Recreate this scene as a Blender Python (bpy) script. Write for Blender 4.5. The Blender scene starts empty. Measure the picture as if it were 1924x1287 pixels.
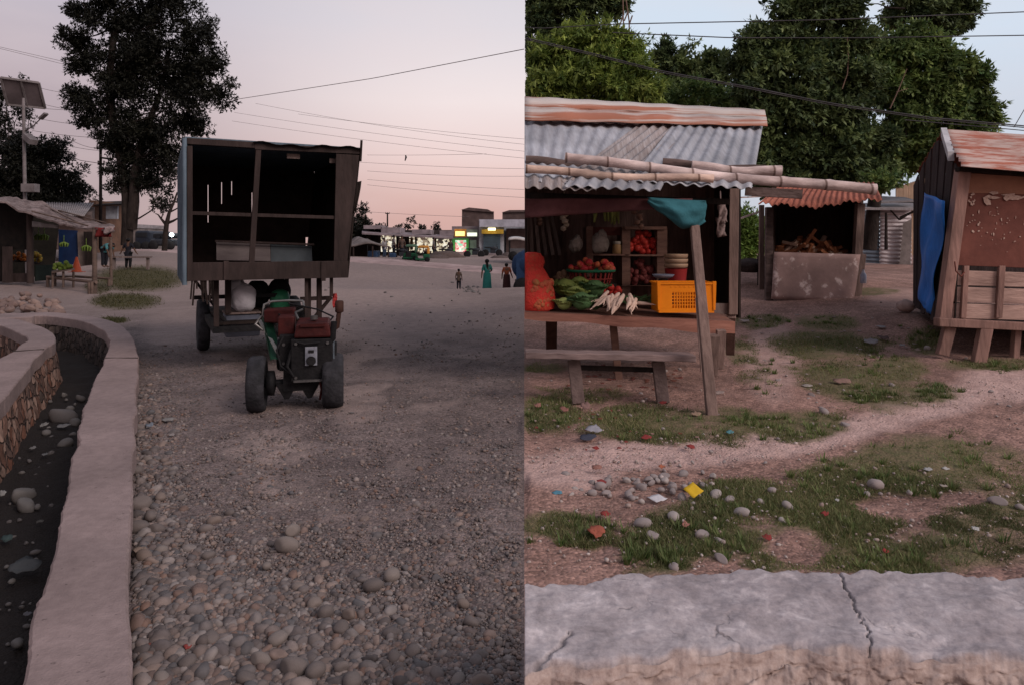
import bpy, bmesh, math, random
import numpy as np
from mathutils import Vector, Matrix
rnd = random.Random(7)
rng = np.random.default_rng(11)
R = math.radians
F, CX, HY, H = 1300.0, 962.0, 460.0, 1.6      # lens in photo pixels, eye height in metres
SEAM = (985.0 - CX) / F                        # the line where gravel road meets the market yard
scene = bpy.context.scene
COL = scene.collection
def P(px, py, Y): return Vector(((px - CX) / F * Y, Y, H - (py - HY) / F * Y))

# ------------------------------------------------------------------ terrain
_cp = []
for Y in (0.0, 2.0, 4.0, 7.0):
    for X in (-10, -6, -3, 0, 3, 6, 10): _cp.append((X, Y, 0.0))
for X in (-13, -9, -5, -2, 1, 4, 6): _cp.append((X, 10.5, 0.0))
for q in ((178,552,21),(60,533,23),(20,580,17),(240,505,32),(250,471,50),(330,470,55),(660,487,42),(800,490,46),(985,512,40),
          (915,550,30),(860,545,32.5),(985,553,28),(560,500,36),(600,545,20),(850,481,60),(720,482,60),(980,478,58),(120,470,60),
          (1500,562,14),(1650,497,25),(1400,510,17),(1765,664,9.7),(1840,680,9.4),(1700,590,12),(1900,560,14),(1160,708,8.3)):
    v = P(*q); _cp.append((v.x, v.y, v.z))
for X in (-150,-70,-20,20,70,150): _cp.append((X, 140, 1.0)); _cp.append((X, 320, 1.0)); _cp.append((X*.2, -40, 0.0))
_cp = np.array(_cp)
_A = np.sqrt(((_cp[:,None,:2]-_cp[None,:,:2])**2).sum(-1) + .04)
_n = len(_cp)
_AA = np.zeros((_n+1,_n+1)); _AA[:_n,:_n] = _A + np.eye(_n)*(-0.15); _AA[_n,:_n] = 1; _AA[:_n,_n] = 1
_w = np.linalg.solve(_AA, np.append(_cp[:,2], 0))
def terr(X, Y):
    X = np.asarray(X, float); Y = np.asarray(Y, float)
    out = np.full(X.shape, _w[_n])
    for i in range(_n):
        out = out + _w[i]*np.sqrt((X-_cp[i,0])**2+(Y-_cp[i,1])**2+.04)
    return out
def tz(x, y): return float(terr(np.array([x]), np.array([y]))[0])
def G(px, py, dz=0.0):
    """the point of the ground seen at a photo pixel"""
    lo = 1.0
    t = (px-CX)/F; k = (py-HY)/F
    prev = lo
    y = lo
    while y < 150:
        if H - k*y < tz(t*y, y): break
        prev = y; y *= 1.03
    a, b = prev, y
    for _ in range(18):
        m = (a+b)/2
        if H - k*m < tz(t*m, m): b = m
        else: a = m
    return Vector((t*b, b, H - k*b + dz))

# value noise in numpy
def _h(ix, iy, s):
    n = (ix*374761393 + iy*668265263 + s*974634777) & 0x7fffffff
    n = ((n ^ (n >> 13)) * 1274126177) & 0x7fffffff
    return ((n ^ (n >> 16)) & 0xffff) / 65535.0
def vnoise(x, y, s=0):
    x = np.asarray(x, float); y = np.asarray(y, float)
    ix = np.floor(x).astype(np.int64); iy = np.floor(y).astype(np.int64)
    fx = x-ix; fy = y-iy; fx = fx*fx*(3-2*fx); fy = fy*fy*(3-2*fy)
    a = _h(ix,iy,s); b = _h(ix+1,iy,s); c = _h(ix,iy+1,s); d = _h(ix+1,iy+1,s)
    return (a*(1-fx)+b*fx)*(1-fy) + (c*(1-fx)+d*fx)*fy
def fbm(x, y, s=0, o=4):
    t = 0; a = .5; tot = 0
    for i in range(o):
        t = t + a*vnoise(x*2**i, y*2**i, s+i*17); tot += a; a *= .5
    return t/tot
def smooth(e0, e1, x):
    t = np.clip((x-e0)/(e1-e0), 0, 1); return t*t*(3-2*t)

# ------------------------------------------------------------------ materials
def rgb(r, g, b): return (((r/255.0)**2.2), ((g/255.0)**2.2), ((b/255.0)**2.2), 1)
MATS = {}
def nodes(m):
    m.use_nodes = True
    nt = m.node_tree; return nt, nt.nodes, nt.links, nt.nodes['Principled BSDF']
def M(name, c1, c2=None, scale=6.0, rough=.85, bump=.15, bscale=None, metal=0.0, island=0.0, stretch=(1,1,1), spec=.10, dirt=.25, dscale=1.3, lo=.35, hi=.65, emit=None, pits=0.0):
    if name in MATS: return MATS[name]
    m = bpy.data.materials.new(name); nt, N, L, B = nodes(m)
    tc = N.new('ShaderNodeTexCoord'); mp = N.new('ShaderNodeMapping'); mp.inputs['Scale'].default_value = stretch
    L.new(tc.outputs['Object'], mp.inputs['Vector'])
    c2 = c2 or tuple(v*.65 for v in c1[:3])+(1,)
    n1 = N.new('ShaderNodeTexNoise'); n1.inputs['Scale'].default_value = scale; n1.inputs['Detail'].default_value = 7; n1.inputs['Roughness'].default_value = .65
    L.new(mp.outputs[0], n1.inputs['Vector'])
    rp = N.new('ShaderNodeValToRGB'); rp.color_ramp.elements[0].position = lo; rp.color_ramp.elements[1].position = hi
    rp.color_ramp.elements[0].color = c1; rp.color_ramp.elements[1].color = c2
    L.new(n1.outputs['Fac'], rp.inputs['Fac'])
    n2 = N.new('ShaderNodeTexNoise'); n2.inputs['Scale'].default_value = dscale; n2.inputs['Detail'].default_value = 5
    L.new(tc.outputs['Object'], n2.inputs['Vector'])
    mr = N.new('ShaderNodeMapRange'); mr.inputs['From Min'].default_value = .3; mr.inputs['From Max'].default_value = .7
    mr.inputs['To Min'].default_value = 1-dirt; mr.inputs['To Max'].default_value = 1+dirt
    L.new(n2.outputs['Fac'], mr.inputs['Value'])
    mul = N.new('ShaderNodeMix'); mul.data_type = 'RGBA'; mul.blend_type = 'MULTIPLY'; mul.inputs['Factor'].default_value = 1
    L.new(rp.outputs['Color'], mul.inputs[6])
    last = mr.outputs[0]
    if island:
        g = N.new('ShaderNodeNewGeometry'); m2 = N.new('ShaderNodeMapRange')
        m2.inputs['To Min'].default_value = 1-island; m2.inputs['To Max'].default_value = 1+island
        L.new(g.outputs['Random Per Island'], m2.inputs['Value'])
        mm = N.new('ShaderNodeMath'); mm.operation = 'MULTIPLY'
        L.new(mr.outputs[0], mm.inputs[0]); L.new(m2.outputs[0], mm.inputs[1]); last = mm.outputs[0]
    if pits:
        n5 = N.new('ShaderNodeTexNoise'); n5.inputs['Scale'].default_value = 42; n5.inputs['Detail'].default_value = 4; L.new(tc.outputs['Object'], n5.inputs['Vector'])
        m5 = N.new('ShaderNodeMapRange'); m5.inputs[1].default_value = .66; m5.inputs[2].default_value = .74; m5.inputs[3].default_value = 1; m5.inputs[4].default_value = 1-pits; L.new(n5.outputs['Fac'], m5.inputs[0])
        m6 = N.new('ShaderNodeMath'); m6.operation = 'MULTIPLY'; L.new(last, m6.inputs[0]); L.new(m5.outputs[0], m6.inputs[1]); last = m6.outputs[0]
    L.new(last, mul.inputs[7])
    L.new(mul.outputs[2], B.inputs['Base Color'])
    B.inputs['Roughness'].default_value = rough; B.inputs['Metallic'].default_value = metal
    B.inputs['Specular IOR Level'].default_value = spec
    if bump:
        n3 = N.new('ShaderNodeTexNoise'); n3.inputs['Scale'].default_value = bscale or scale*3; n3.inputs['Detail'].default_value = 6
        L.new(mp.outputs[0], n3.inputs['Vector'])
        bp = N.new('ShaderNodeBump'); bp.inputs['Strength'].default_value = min(1, bump*2); bp.inputs['Distance'].default_value = .02
        L.new(n3.outputs['Fac'], bp.inputs['Height']); L.new(bp.outputs[0], B.inputs['Normal'])
    if emit:
        L.new(mul.outputs[2], B.inputs['Emission Color']); B.inputs['Emission Strength'].default_value = emit
    MATS[name] = m; return m
def leafmat(name, c1, c2, var=.35, translucent=.25, tone=False):
    if name in MATS: return MATS[name]
    m = bpy.data.materials.new(name); nt, N, L, B = nodes(m)
    g = N.new('ShaderNodeNewGeometry'); rp = N.new('ShaderNodeValToRGB')
    rp.color_ramp.elements[0].color = c1; rp.color_ramp.elements[1].color = c2
    if tone:
        ta = N.new('ShaderNodeAttribute'); ta.attribute_name = 'tone'; L.new(ta.outputs['Fac'], rp.inputs['Fac'])
    else: L.new(g.outputs['Random Per Island'], rp.inputs['Fac'])
    tc = N.new('ShaderNodeTexCoord'); n2 = N.new('ShaderNodeTexNoise'); n2.inputs['Scale'].default_value = .9; n2.inputs['Detail'].default_value = 3
    L.new(tc.outputs['Object'], n2.inputs['Vector'])
    mr = N.new('ShaderNodeMapRange'); mr.inputs['From Min'].default_value = .3; mr.inputs['From Max'].default_value = .7
    mr.inputs['To Min'].default_value = 1-var; mr.inputs['To Max'].default_value = 1+var
    L.new(n2.outputs['Fac'], mr.inputs['Value'])
    mul = N.new('ShaderNodeMix'); mul.data_type = 'RGBA'; mul.blend_type = 'MULTIPLY'; mul.inputs['Factor'].default_value = 1
    L.new(rp.outputs['Color'], mul.inputs[6]); L.new(mr.outputs[0], mul.inputs[7])
    L.new(mul.outputs[2], B.inputs['Base Color']); B.inputs['Roughness'].default_value = .6; B.inputs['Specular IOR Level'].default_value = .25
    if translucent:
        t = N.new('ShaderNodeBsdfTranslucent'); mx = N.new('ShaderNodeMixShader'); mx.inputs[0].default_value = translucent
        L.new(mul.outputs[2], t.inputs['Color']); L.new(B.outputs[0], mx.inputs[1]); L.new(t.outputs[0], mx.inputs[2])
        L.new(mx.outputs[0], N['Material Output'].inputs['Surface'])
    MATS[name] = m; return m
def glow(name, col, s):
    if name in MATS: return MATS[name]
    m = bpy.data.materials.new(name); nt, N, L, B = nodes(m)
    B.inputs['Base Color'].default_value = col; B.inputs['Emission Color'].default_value = col; B.inputs['Emission Strength'].default_value = s
    MATS[name] = m; return m

# ------------------------------------------------------------------ objects
BASE = {}
def tag(o, label, cat, group=None, kind=None):
    if label: o['label'] = label
    if cat: o['category'] = cat
    if group: o['group'] = group
    if kind: o['kind'] = kind
    return o
def thing(name, label, cat, loc, group=None, rz=0.0):
    o = bpy.data.objects.new(name, None); COL.objects.link(o); o.empty_display_size = .1
    o.location = loc; o.rotation_euler = (0,0,rz); BASE[o.name] = Vector(loc) if not rz else Vector((0,0,0))
    return tag(o, label, cat, group)
def basis(parent):
    while parent.parent: parent = parent.parent
    return BASE.get(parent.name, Vector((0,0,0)))
def dup(root, loc=None, rz=None, label=None, group=None, scale=None):
    r = root.copy(); COL.objects.link(r)
    if loc is not None: r.location = loc
    if rz is not None: r.rotation_euler.z = rz
    if scale is not None: r.scale = (scale,)*3 if not hasattr(scale,'__len__') else scale
    if label: r['label'] = label
    if group: r['group'] = group
    for ch in list(root.children):
        c = ch.copy(); COL.objects.link(c); c.parent = r
        for g in list(ch.children):
            d = g.copy(); COL.objects.link(d); d.parent = c
    return r
def ico(level):
    bm = bmesh.new(); bmesh.ops.create_icosphere(bm, subdivisions=level, radius=1.0)
    v = np.array([x.co[:] for x in bm.verts]); f = [[q.index for q in x.verts] for x in bm.faces]; bm.free(); return v, f
ICO = {k: ico(k) for k in (1,2,3)}
def mesh_np(name, V, Fc, mat, smooth_=False, parent=None, base=Vector((0,0,0)), attrs=None):
    """V (n,3); Fc (m,k) one polygon size"""
    V = np.asarray(V, np.float32) - np.array(base, np.float32); Fc = np.asarray(Fc, np.int32)
    me = bpy.data.meshes.new(name); k = Fc.shape[1]
    me.vertices.add(len(V)); me.vertices.foreach_set('co', V.ravel())
    me.loops.add(Fc.size); me.loops.foreach_set('vertex_index', Fc.ravel())
    me.polygons.add(len(Fc)); me.polygons.foreach_set('loop_start', np.arange(0, Fc.size, k, dtype=np.int32))
    if smooth_: me.polygons.foreach_set('use_smooth', np.ones(len(Fc), bool))
    me.update(calc_edges=True); me.validate()
    for an, av in (attrs or {}).items():
        a = me.attributes.new(an, 'FLOAT', 'POINT'); a.data.foreach_set('value', np.asarray(av, np.float32).ravel())
    me.materials.append(mat)
    o = bpy.data.objects.new(name, me); COL.objects.link(o)
    if parent: o.parent = parent
    else: o.location = base
    return o
class MB:
    def __init__(s): s.v = []; s.f = []; s.sm = []
    def add(s, vs, fs, sm=False):
        b = len(s.v); s.v += [tuple(x) for x in vs]; s.f += [[b+i for i in q] for q in fs]; s.sm += [sm]*len(fs); return s
    def hexa(s, p): # 4 bottom (ccw), 4 top
        return s.add(p, [(0,3,2,1),(4,5,6,7),(0,1,5,4),(1,2,6,5),(2,3,7,6),(3,0,4,7)])
    def box(s, c, d, rz=0.0, m=None):
        x,y,z = d[0]/2,d[1]/2,d[2]/2
        pts = [Vector(q) for q in ((-x,-y,-z),(x,-y,-z),(x,y,-z),(-x,y,-z),(-x,-y,z),(x,-y,z),(x,y,z),(-x,y,z))]
        mm = m if m is not None else Matrix.Rotation(rz,3,'Z')
        return s.hexa([Vector(c)+mm@p for p in pts])
    def lim(s, a, b): return s.box([(a[i]+b[i])/2 for i in range(3)], [abs(b[i]-a[i]) for i in range(3)])
    def bar(s, p0, p1, w, h=None, up=(0,0,1), w1=None, h1=None):
        p0 = Vector(p0); p1 = Vector(p1); h = h or w; w1 = w1 or w; h1 = h1 or h
        d = (p1-p0).normalized(); u = Vector(up)
        if abs(d.dot(u)) > .95: u = Vector((0,1,0))
        a = d.cross(u).normalized(); b = a.cross(d).normalized()
        q = []
        for p, ww, hh in ((p0,w,h),(p1,w1,h1)):
            q += [p - a*ww/2 - b*hh/2, p + a*ww/2 - b*hh/2, p + a*ww/2 + b*hh/2, p - a*ww/2 + b*hh/2]
        return s.hexa(q)
    def tube(s, pts, rad, n=8, cap=True, sm=True, jitter=0):
        pts = [Vector(p) for p in pts]
        if not hasattr(rad,'__len__'): rad = [rad]*len(pts)
        vs = []; u = None
        for i, p in enumerate(pts):
            d = (pts[min(i+1,len(pts)-1)] - pts[max(i-1,0)]).normalized()
            if u is None:
                u = d.cross(Vector((0.13,.21,1))) 
                if u.length < .1: u = d.cross(Vector((1,0,.1)))
            u = (u - d*u.dot(d)).normalized(); w = d.cross(u)
            for k in range(n):
                a = 2*math.pi*k/n; r = rad[i]*(1+jitter*(rnd.random()-.5))
                vs.append(p + u*math.cos(a)*r + w*math.sin(a)*r)
        fs = []
        for i in range(len(pts)-1):
            for k in range(n): fs.append((i*n+k, i*n+(k+1)%n, (i+1)*n+(k+1)%n, (i+1)*n+k))
        s.add(vs, fs, sm)
        if cap:
            s.add(vs[:n], [tuple(range(n))[::-1]]); s.add(vs[-n:], [tuple(range(n))])
        return s
    def lathe(s, prof, c=(0,0,0), n=16, axis='Z', sm=True, m=None):
        vs = []
        for r, z in prof:
            for k in range(n):
                a = 2*math.pi*k/n; q = Vector((r*math.cos(a), r*math.sin(a), z))
                if axis == 'X': q = Vector((q.z, q.x, q.y))
                if axis == 'Y': q = Vector((q.x, q.z, q.y))
                if m is not None: q = m@q
                vs.append(Vector(c)+q)
        fs = []
        for i in range(len(prof)-1):
            for k in range(n): fs.append((i*n+k, i*n+(k+1)%n, (i+1)*n+(k+1)%n, (i+1)*n+k))
        s.add(vs, fs, sm)
        s.add(vs[:n], [tuple(range(n))[::-1]]); s.add(vs[-n:], [tuple(range(n))]); return s
    def blob(s, c, r, level=2, rough=.1, m=None, fr=2.0, seed=None):
        v, f = ICO[level]; sd = seed if seed is not None else rnd.randint(0,9999)
        n = fbm(v[:,0]*fr+sd*1.7+v[:,2]*1.3, v[:,1]*fr+v[:,2]*fr, sd, 3)-.5
        r = (r,r,r) if not hasattr(r,'__len__') else r
        q = v*(1+rough*2*n)[:,None]*np.array(r)
        return s.add([Vector(c)+(m@Vector(p) if m is not None else Vector(p)) for p in q], f, True)
    def quad(s, a, b, c, d, nu=1, nv=1, fn=None):
        """grid a->b along u, a->d along v"""
        a,b,c,d = map(Vector,(a,b,c,d)); vs = []; fs = []
        nrm = (b-a).cross(d-a).normalized()
        for j in range(nv+1):
            for i in range(nu+1):
                u = i/nu; v = j/nv
                p = (a*(1-u)+b*u)*(1-v) + (d*(1-u)+c*u)*v
                if fn: p = p + nrm*fn(u,v)
                vs.append(p)
        for j in range(nv):
            for i in range(nu): fs.append((j*(nu+1)+i, j*(nu+1)+i+1, (j+1)*(nu+1)+i+1, (j+1)*(nu+1)+i))
        return s.add(vs, fs, nu > 4)
    def build(s, name, mat, parent=None, base=None, solid=0, bevel=0, sub=0):
        b = basis(parent) if parent else Vector(base if base is not None else (0,0,0))
        me = bpy.data.meshes.new(name); me.from_pydata([tuple(Vector(p)-b) for p in s.v], [], s.f)
        me.polygons.foreach_set('use_smooth', s.sm); me.update()
        me.materials.append(mat)
        o = bpy.data.objects.new(name, me); COL.objects.link(o)
        if parent: o.parent = parent
        else: o.location = b
        if sub: md = o.modifiers.new('sub','SUBSURF'); md.levels = md.render_levels = sub
        if solid: md = o.modifiers.new('solid','SOLIDIFY'); md.thickness = solid; md.offset = 0
        if bevel: md = o.modifiers.new('bevel','BEVEL'); md.width = bevel; md.segments = 2; md.limit_method = 'ANGLE'
        return o
def one(mb, name, mat, base, label, cat, group=None, kind=None, **kw):
    return tag(mb.build(name, mat, None, base, **kw), label, cat, group, kind)
def corr(a, b, c, d, waves, amp, nv=6, jag=0.0, sag=0.0):
    """corrugated sheet, waves along a->b, ridges run a->d"""
    mb = MB(); jj = [rnd.random()*jag for _ in range(waves+1)]
    def fn(u,v): return amp*math.sin(u*waves*2*math.pi) + sag*math.sin(u*7+v*3)*.5
    mb.quad(a,b,c,d, waves*8, nv, fn); return mb

def masonry(name, cols, mortar, scale=7.0, bump=1.0):
    m = bpy.data.materials.new(name); nt, N, L, B = nodes(m); tc = N.new('ShaderNodeTexCoord')
    nv = N.new('ShaderNodeTexNoise'); nv.inputs['Scale'].default_value = 5; nv.inputs['Detail'].default_value = 4; L.new(tc.outputs['Object'], nv.inputs['Vector'])
    vm = N.new('ShaderNodeVectorMath'); vm.operation = 'MULTIPLY_ADD'; L.new(nv.outputs['Color'], vm.inputs[0]); vm.inputs[1].default_value = (.12,.12,.12); L.new(tc.outputs['Object'], vm.inputs[2])
    v1 = N.new('ShaderNodeTexVoronoi'); v2 = N.new('ShaderNodeTexVoronoi'); v2.feature = 'DISTANCE_TO_EDGE'
    for v in (v1, v2): v.inputs['Scale'].default_value = scale; L.new(vm.outputs[0], v.inputs['Vector'])
    sp = N.new('ShaderNodeSeparateColor'); L.new(v1.outputs['Color'], sp.inputs[0]); r = N.new('ShaderNodeValToRGB'); e = r.color_ramp.elements
    while len(e) < len(cols): e.new(.5)
    for i,(q,c) in enumerate(zip(e,cols)): q.position = i/(len(cols)-1); q.color = c
    L.new(sp.outputs[0], r.inputs[0])
    mr = N.new('ShaderNodeMapRange'); mr.inputs[1].default_value = .01; mr.inputs[2].default_value = .07; L.new(v2.outputs['Distance'], mr.inputs[0])
    mc = N.new('ShaderNodeRGB'); mc.outputs[0].default_value = mortar
    mx = N.new('ShaderNodeMix'); mx.data_type = 'RGBA'; L.new(mr.outputs[0], mx.inputs[0]); L.new(mc.outputs[0], mx.inputs[6]); L.new(r.outputs[0], mx.inputs[7])
    n2 = N.new('ShaderNodeTexNoise'); n2.inputs['Scale'].default_value = 14; n2.inputs['Detail'].default_value = 7; L.new(tc.outputs['Object'], n2.inputs['Vector'])
    m2 = N.new('ShaderNodeMapRange'); m2.inputs[1].default_value = .3; m2.inputs[2].default_value = .7; m2.inputs[3].default_value = .6; m2.inputs[4].default_value = 1.4; L.new(n2.outputs['Fac'], m2.inputs[0])
    mu = N.new('ShaderNodeMix'); mu.data_type = 'RGBA'; mu.blend_type = 'MULTIPLY'; mu.inputs[0].default_value = 1; L.new(mx.outputs[2], mu.inputs[6]); L.new(m2.outputs[0], mu.inputs[7])
    L.new(mu.outputs[2], B.inputs['Base Color']); B.inputs['Roughness'].default_value = .95; B.inputs['Specular IOR Level'].default_value = .15
    b1 = N.new('ShaderNodeBump'); b1.inputs['Strength'].default_value = bump; b1.inputs['Distance'].default_value = .03; L.new(mr.outputs[0], b1.inputs['Height'])
    b2 = N.new('ShaderNodeBump'); b2.inputs['Strength'].default_value = .5; b2.inputs['Distance'].default_value = .02; L.new(n2.outputs['Fac'], b2.inputs['Height']); L.new(b1.outputs[0], b2.inputs['Normal']); L.new(b2.outputs[0], B.inputs['Normal']); return m
# ================================================================== camera, sky, sun
cam = bpy.data.cameras.new('camera'); cam.sensor_width = 36; cam.lens = 36*F/1924; cam.clip_start = .05; cam.clip_end = 2000
cam.shift_y = -(643.5-HY)/1924
co = bpy.data.objects.new('camera', cam); COL.objects.link(co); co.location = (0,0,H); co.rotation_euler = (R(90),0,0); scene.camera = co
scene.view_settings.view_transform = 'Standard'; scene.view_settings.look = 'None'; scene.view_settings.exposure = 0; scene.view_settings.gamma = 1
SUN_EL, SUN_AZ = 34.0, 128.0        # azimuth clockwise from +Y: behind the camera, to the right
w = bpy.data.worlds.new('World'); scene.world = w; w.use_nodes = True
nt = w.node_tree; N = nt.nodes; L = nt.links; bg = N['Background']
tc = N.new('ShaderNodeTexCoord'); sx = N.new('ShaderNodeSeparateXYZ'); L.new(tc.outputs['Generated'], sx.inputs[0])
def math_(op, a, b=None, c=None):
    n = N.new('ShaderNodeMath'); n.operation = op
    for i, q in enumerate((a,b,c)):
        if q is None: continue
        if isinstance(q,(int,float)): n.inputs[i].default_value = q
        else: L.new(q, n.inputs[i])
    return n.outputs[0]
def ramp(fac, stops):
    r = N.new('ShaderNodeValToRGB'); e = r.color_ramp.elements
    while len(e) < len(stops): e.new(.5)
    for q, (p, c) in zip(e, stops): q.position = p; q.color = (*c, 1)
    L.new(fac, r.inputs[0]); return r.outputs[0]
def mrange(v, a, b, c=0, d=1):
    n = N.new('ShaderNodeMapRange'); n.interpolation_type = 'SMOOTHSTEP'
    L.new(v, n.inputs[0]); n.inputs[1].default_value = a; n.inputs[2].default_value = b; n.inputs[3].default_value = c; n.inputs[4].default_value = d; return n.outputs[0]
def mixc(f, a, b):
    n = N.new('ShaderNodeMix'); n.data_type = 'RGBA'; L.new(f, n.inputs[0]); L.new(a, n.inputs[6]); L.new(b, n.inputs[7]); return n.outputs[2]
az = math_('ARCTAN2', sx.outputs[0], sx.outputs[1])          # radians, 0 straight ahead, positive to the right
z = sx.outputs[2]
far_left = ramp(z, [(0,(.40,.30,.31)),(.10,(.42,.32,.34)),(.20,(.48,.39,.425)),(.30,(.54,.49,.55)),(.6,(.46,.48,.56)),(1,(.36,.40,.50))])
ahead = ramp(z, [(0,(.62,.37,.33)),(.05,(.69,.43,.39)),(.12,(.84,.63,.60)),(.2,(.89,.77,.76)),(.3,(.74,.69,.73)),(.6,(.52,.52,.60)),(1,(.36,.40,.50))])
right = ramp(z, [(0,(.52,.56,.64)),(.1,(.56,.62,.72)),(.25,(.64,.73,.85)),(.4,(.66,.74,.85)),(.6,(.5,.55,.66)),(1,(.32,.36,.46))])
behind = ramp(z, [(0,(.62,.46,.45)),(.2,(.72,.56,.55)),(.5,(.52,.48,.52)),(1,(.32,.36,.46))])
c = mixc(mrange(az, -.62, -.06), far_left, ahead)
c = mixc(mrange(az, .018, .16), c, right)
c = mixc(mrange(math_('ABSOLUTE', az), 1.2, 2.2), c, behind)
ns = N.new('ShaderNodeTexNoise'); ns.inputs['Scale'].default_value = 3.2; ns.inputs['Detail'].default_value = 5
mp = N.new('ShaderNodeMapping'); mp.inputs['Scale'].default_value = (1,1,3.2); L.new(tc.outputs['Generated'], mp.inputs[0]); L.new(mp.outputs[0], ns.inputs['Vector'])
cl = mrange(ns.outputs['Fac'], .42, .72, 0, .22)
rg = N.new('ShaderNodeRGB'); rg.outputs[0].default_value = (.80,.66,.66,1)
c = mixc(cl, c, rg.outputs[0])
L.new(c, bg.inputs['Color']); bg.inputs['Strength'].default_value = 1.0
sky = N.new('ShaderNodeTexSky'); sky.sky_type = 'NISHITA'; sky.sun_disc = False; sky.sun_elevation = R(SUN_EL); sky.sun_rotation = R(SUN_AZ); sky.air_density = 1.2; sky.dust_density = 3
b2 = N.new('ShaderNodeBackground'); b2.inputs['Strength'].default_value = .006; L.new(sky.outputs[0], b2.inputs['Color'])
ad = N.new('ShaderNodeAddShader'); L.new(bg.outputs[0], ad.inputs[0]); L.new(b2.outputs[0], ad.inputs[1]); L.new(ad.outputs[0], N['World Output'].inputs['Surface'])
sl = bpy.data.lights.new('sun','SUN'); sl.energy = 2.4; sl.angle = R(28); sl.color = (1,.86,.80)
so = bpy.data.objects.new('sun', sl); COL.objects.link(so)
sd = Vector((math.sin(R(SUN_AZ))*math.cos(R(SUN_EL)), math.cos(R(SUN_AZ))*math.cos(R(SUN_EL)), math.sin(R(SUN_EL))))
so.rotation_euler = sd.to_track_quat('Z','Y').to_euler(); so.location = sd*40

# ================================================================== ground
def unproj(px, py):
    """vectorised: photo pixels -> ground points"""
    t = (px-CX)/F; k = np.maximum((py-HY)/F, 1e-3)
    Y = np.minimum(H/k, 60.0)
    for _ in range(30): Y = np.clip(.5*Y + .5*(H-terr(t*Y, Y))/k, .5, 120)
    return t*Y, Y
def pix(X, Y, Z): return CX + X/Y*F, HY + (H-Z)/Y*F
def ell(px, py, lst):
    m = np.zeros(np.shape(px))
    for e in lst:
        cx, cy, rx, ry = e[:4]; a = R(e[4]) if len(e) > 4 else 0; s = e[5] if len(e) > 5 else 1
        dx = px-cx; dy = py-cy
        u = (dx*math.cos(a)+dy*math.sin(a))/rx; v = (-dx*math.sin(a)+dy*math.cos(a))/ry
        m = np.maximum(m, s*smooth(1.25, .55, np.sqrt(u*u+v*v)))
    return m
GRASS_R = [(1060,985,95,28),(1020,775,75,38),(1230,795,150,42),(1375,795,62,40),(1015,690,60,14,0,.7),
  (1560,650,130,34),(1625,722,160,46,12),(1690,690,60,26),(1500,800,110,36),(1745,738,62,24),(1860,684,95,16),(1745,640,45,30),(1432,605,55,15),(1560,608,70,18),
  (1640,548,55,9),(1240,1040,95,50),(1330,1000,140,62),(1420,930,120,45),(1560,960,170,95),(1740,880,200,62),(1860,960,140,110),(1700,1040,230,50),(1450,1055,70,22),
  (1100,1010,60,20),(1370,600,25,18),(1395,660,40,30,0,.8),(1420,700,40,25,0,.4),(1080,740,110,20,0,.5),(1180,930,70,18,0,.35)]
BARE_R = [(1505,1028,70,38),(1690,948,85,28),(1790,934,70,16),(1660,1010,60,18,0,.6),(1120,1050,110,28),(1420,980,50,18,0,.6)]
GRASS_L = [(262,524,98,27),(235,566,72,17),(212,602,32,6),(185,540,30,14,0,.8)]
PATH_R = [(1240,850,280,34,-4),(1500,822,260,32,-9),(1750,760,170,36,-14),(1900,720,110,40),(1060,890,120,40),(1450,680,60,90,0,.7),(1690,560,70,22,0,.6)]
SAND_L = [(700,690,60,130,20,.8),(420,720,40,90,-5,.6),(800,800,50,140,30,.6),(300,690,30,60,0,.5),(560,905,95,75,30),(640,960,110,40,25),(500,840,90,30),(720,985,80,25,20,.7),(700,600,260,60,0,.6),(860,640,200,60,0,.6),(330,620,60,40,0,.4),(850,1180,110,50,30,.5),(450,760,80,25,0,.5)]
def grass_r(px, py, X, Y):
    m = ell(px, py, GRASS_R) * (1-.9*ell(px, py, BARE_R))
    return np.clip(m*1.5 - .55*smooth(.36,.68,fbm(X*1.8,Y*1.8,5,5))-.45*smooth(.42,.72,fbm(X*6,Y*6,15,4)), 0, 1)
def grass_l(px, py, X, Y): return np.clip(ell(px, py, GRASS_L)*1.25 - .4*fbm(X*1.5,Y*1.5,9,3), 0, 1)
# ---- drain: pairs of (edge towards the water, other edge), near to far, at the height of the copings
ZC = .25
def cap(p): Y = (H-ZC)*F/(p[1]-HY); return Vector(((p[0]-CX)/F*Y, Y, ZC))
WR = [((-95,1700),(242,1700)),((40,1287),(245,1287)),((62,1150),(247,1150)),((96,1050),(246,1050)),((126,930),(249,940)),((140,850),(251,850)),((157,765),(255,760)),((180,710),(258,710)),((196,673),(259,673)),
      ((206,646),(255,650)),((203,630),(245,627)),((188,617),(222,608)),((155,604),(182,597)),((110,596),(135,590)),((70,594),(90,587)),((50,596),(56,588)),((-60,600),(-50,591))]
WL = [((-330,1000),(-560,980)),((-120,850),(-290,840)),((0,754),(-110,745)),((22,729),(-62,718)),((50,694),(-22,690)),((66,676),(0,674)),((84,656),(23,660)),((99,647),(40,648)),((106,637),(52,639)),
      ((102,628),(49,633)),((94,622),(42,629)),((80,615),(31,623)),((63,609),(16,617)),((38,601),(-4,611)),((0,598),(-60,606)),((-60,600),(-120,606))]
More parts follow.
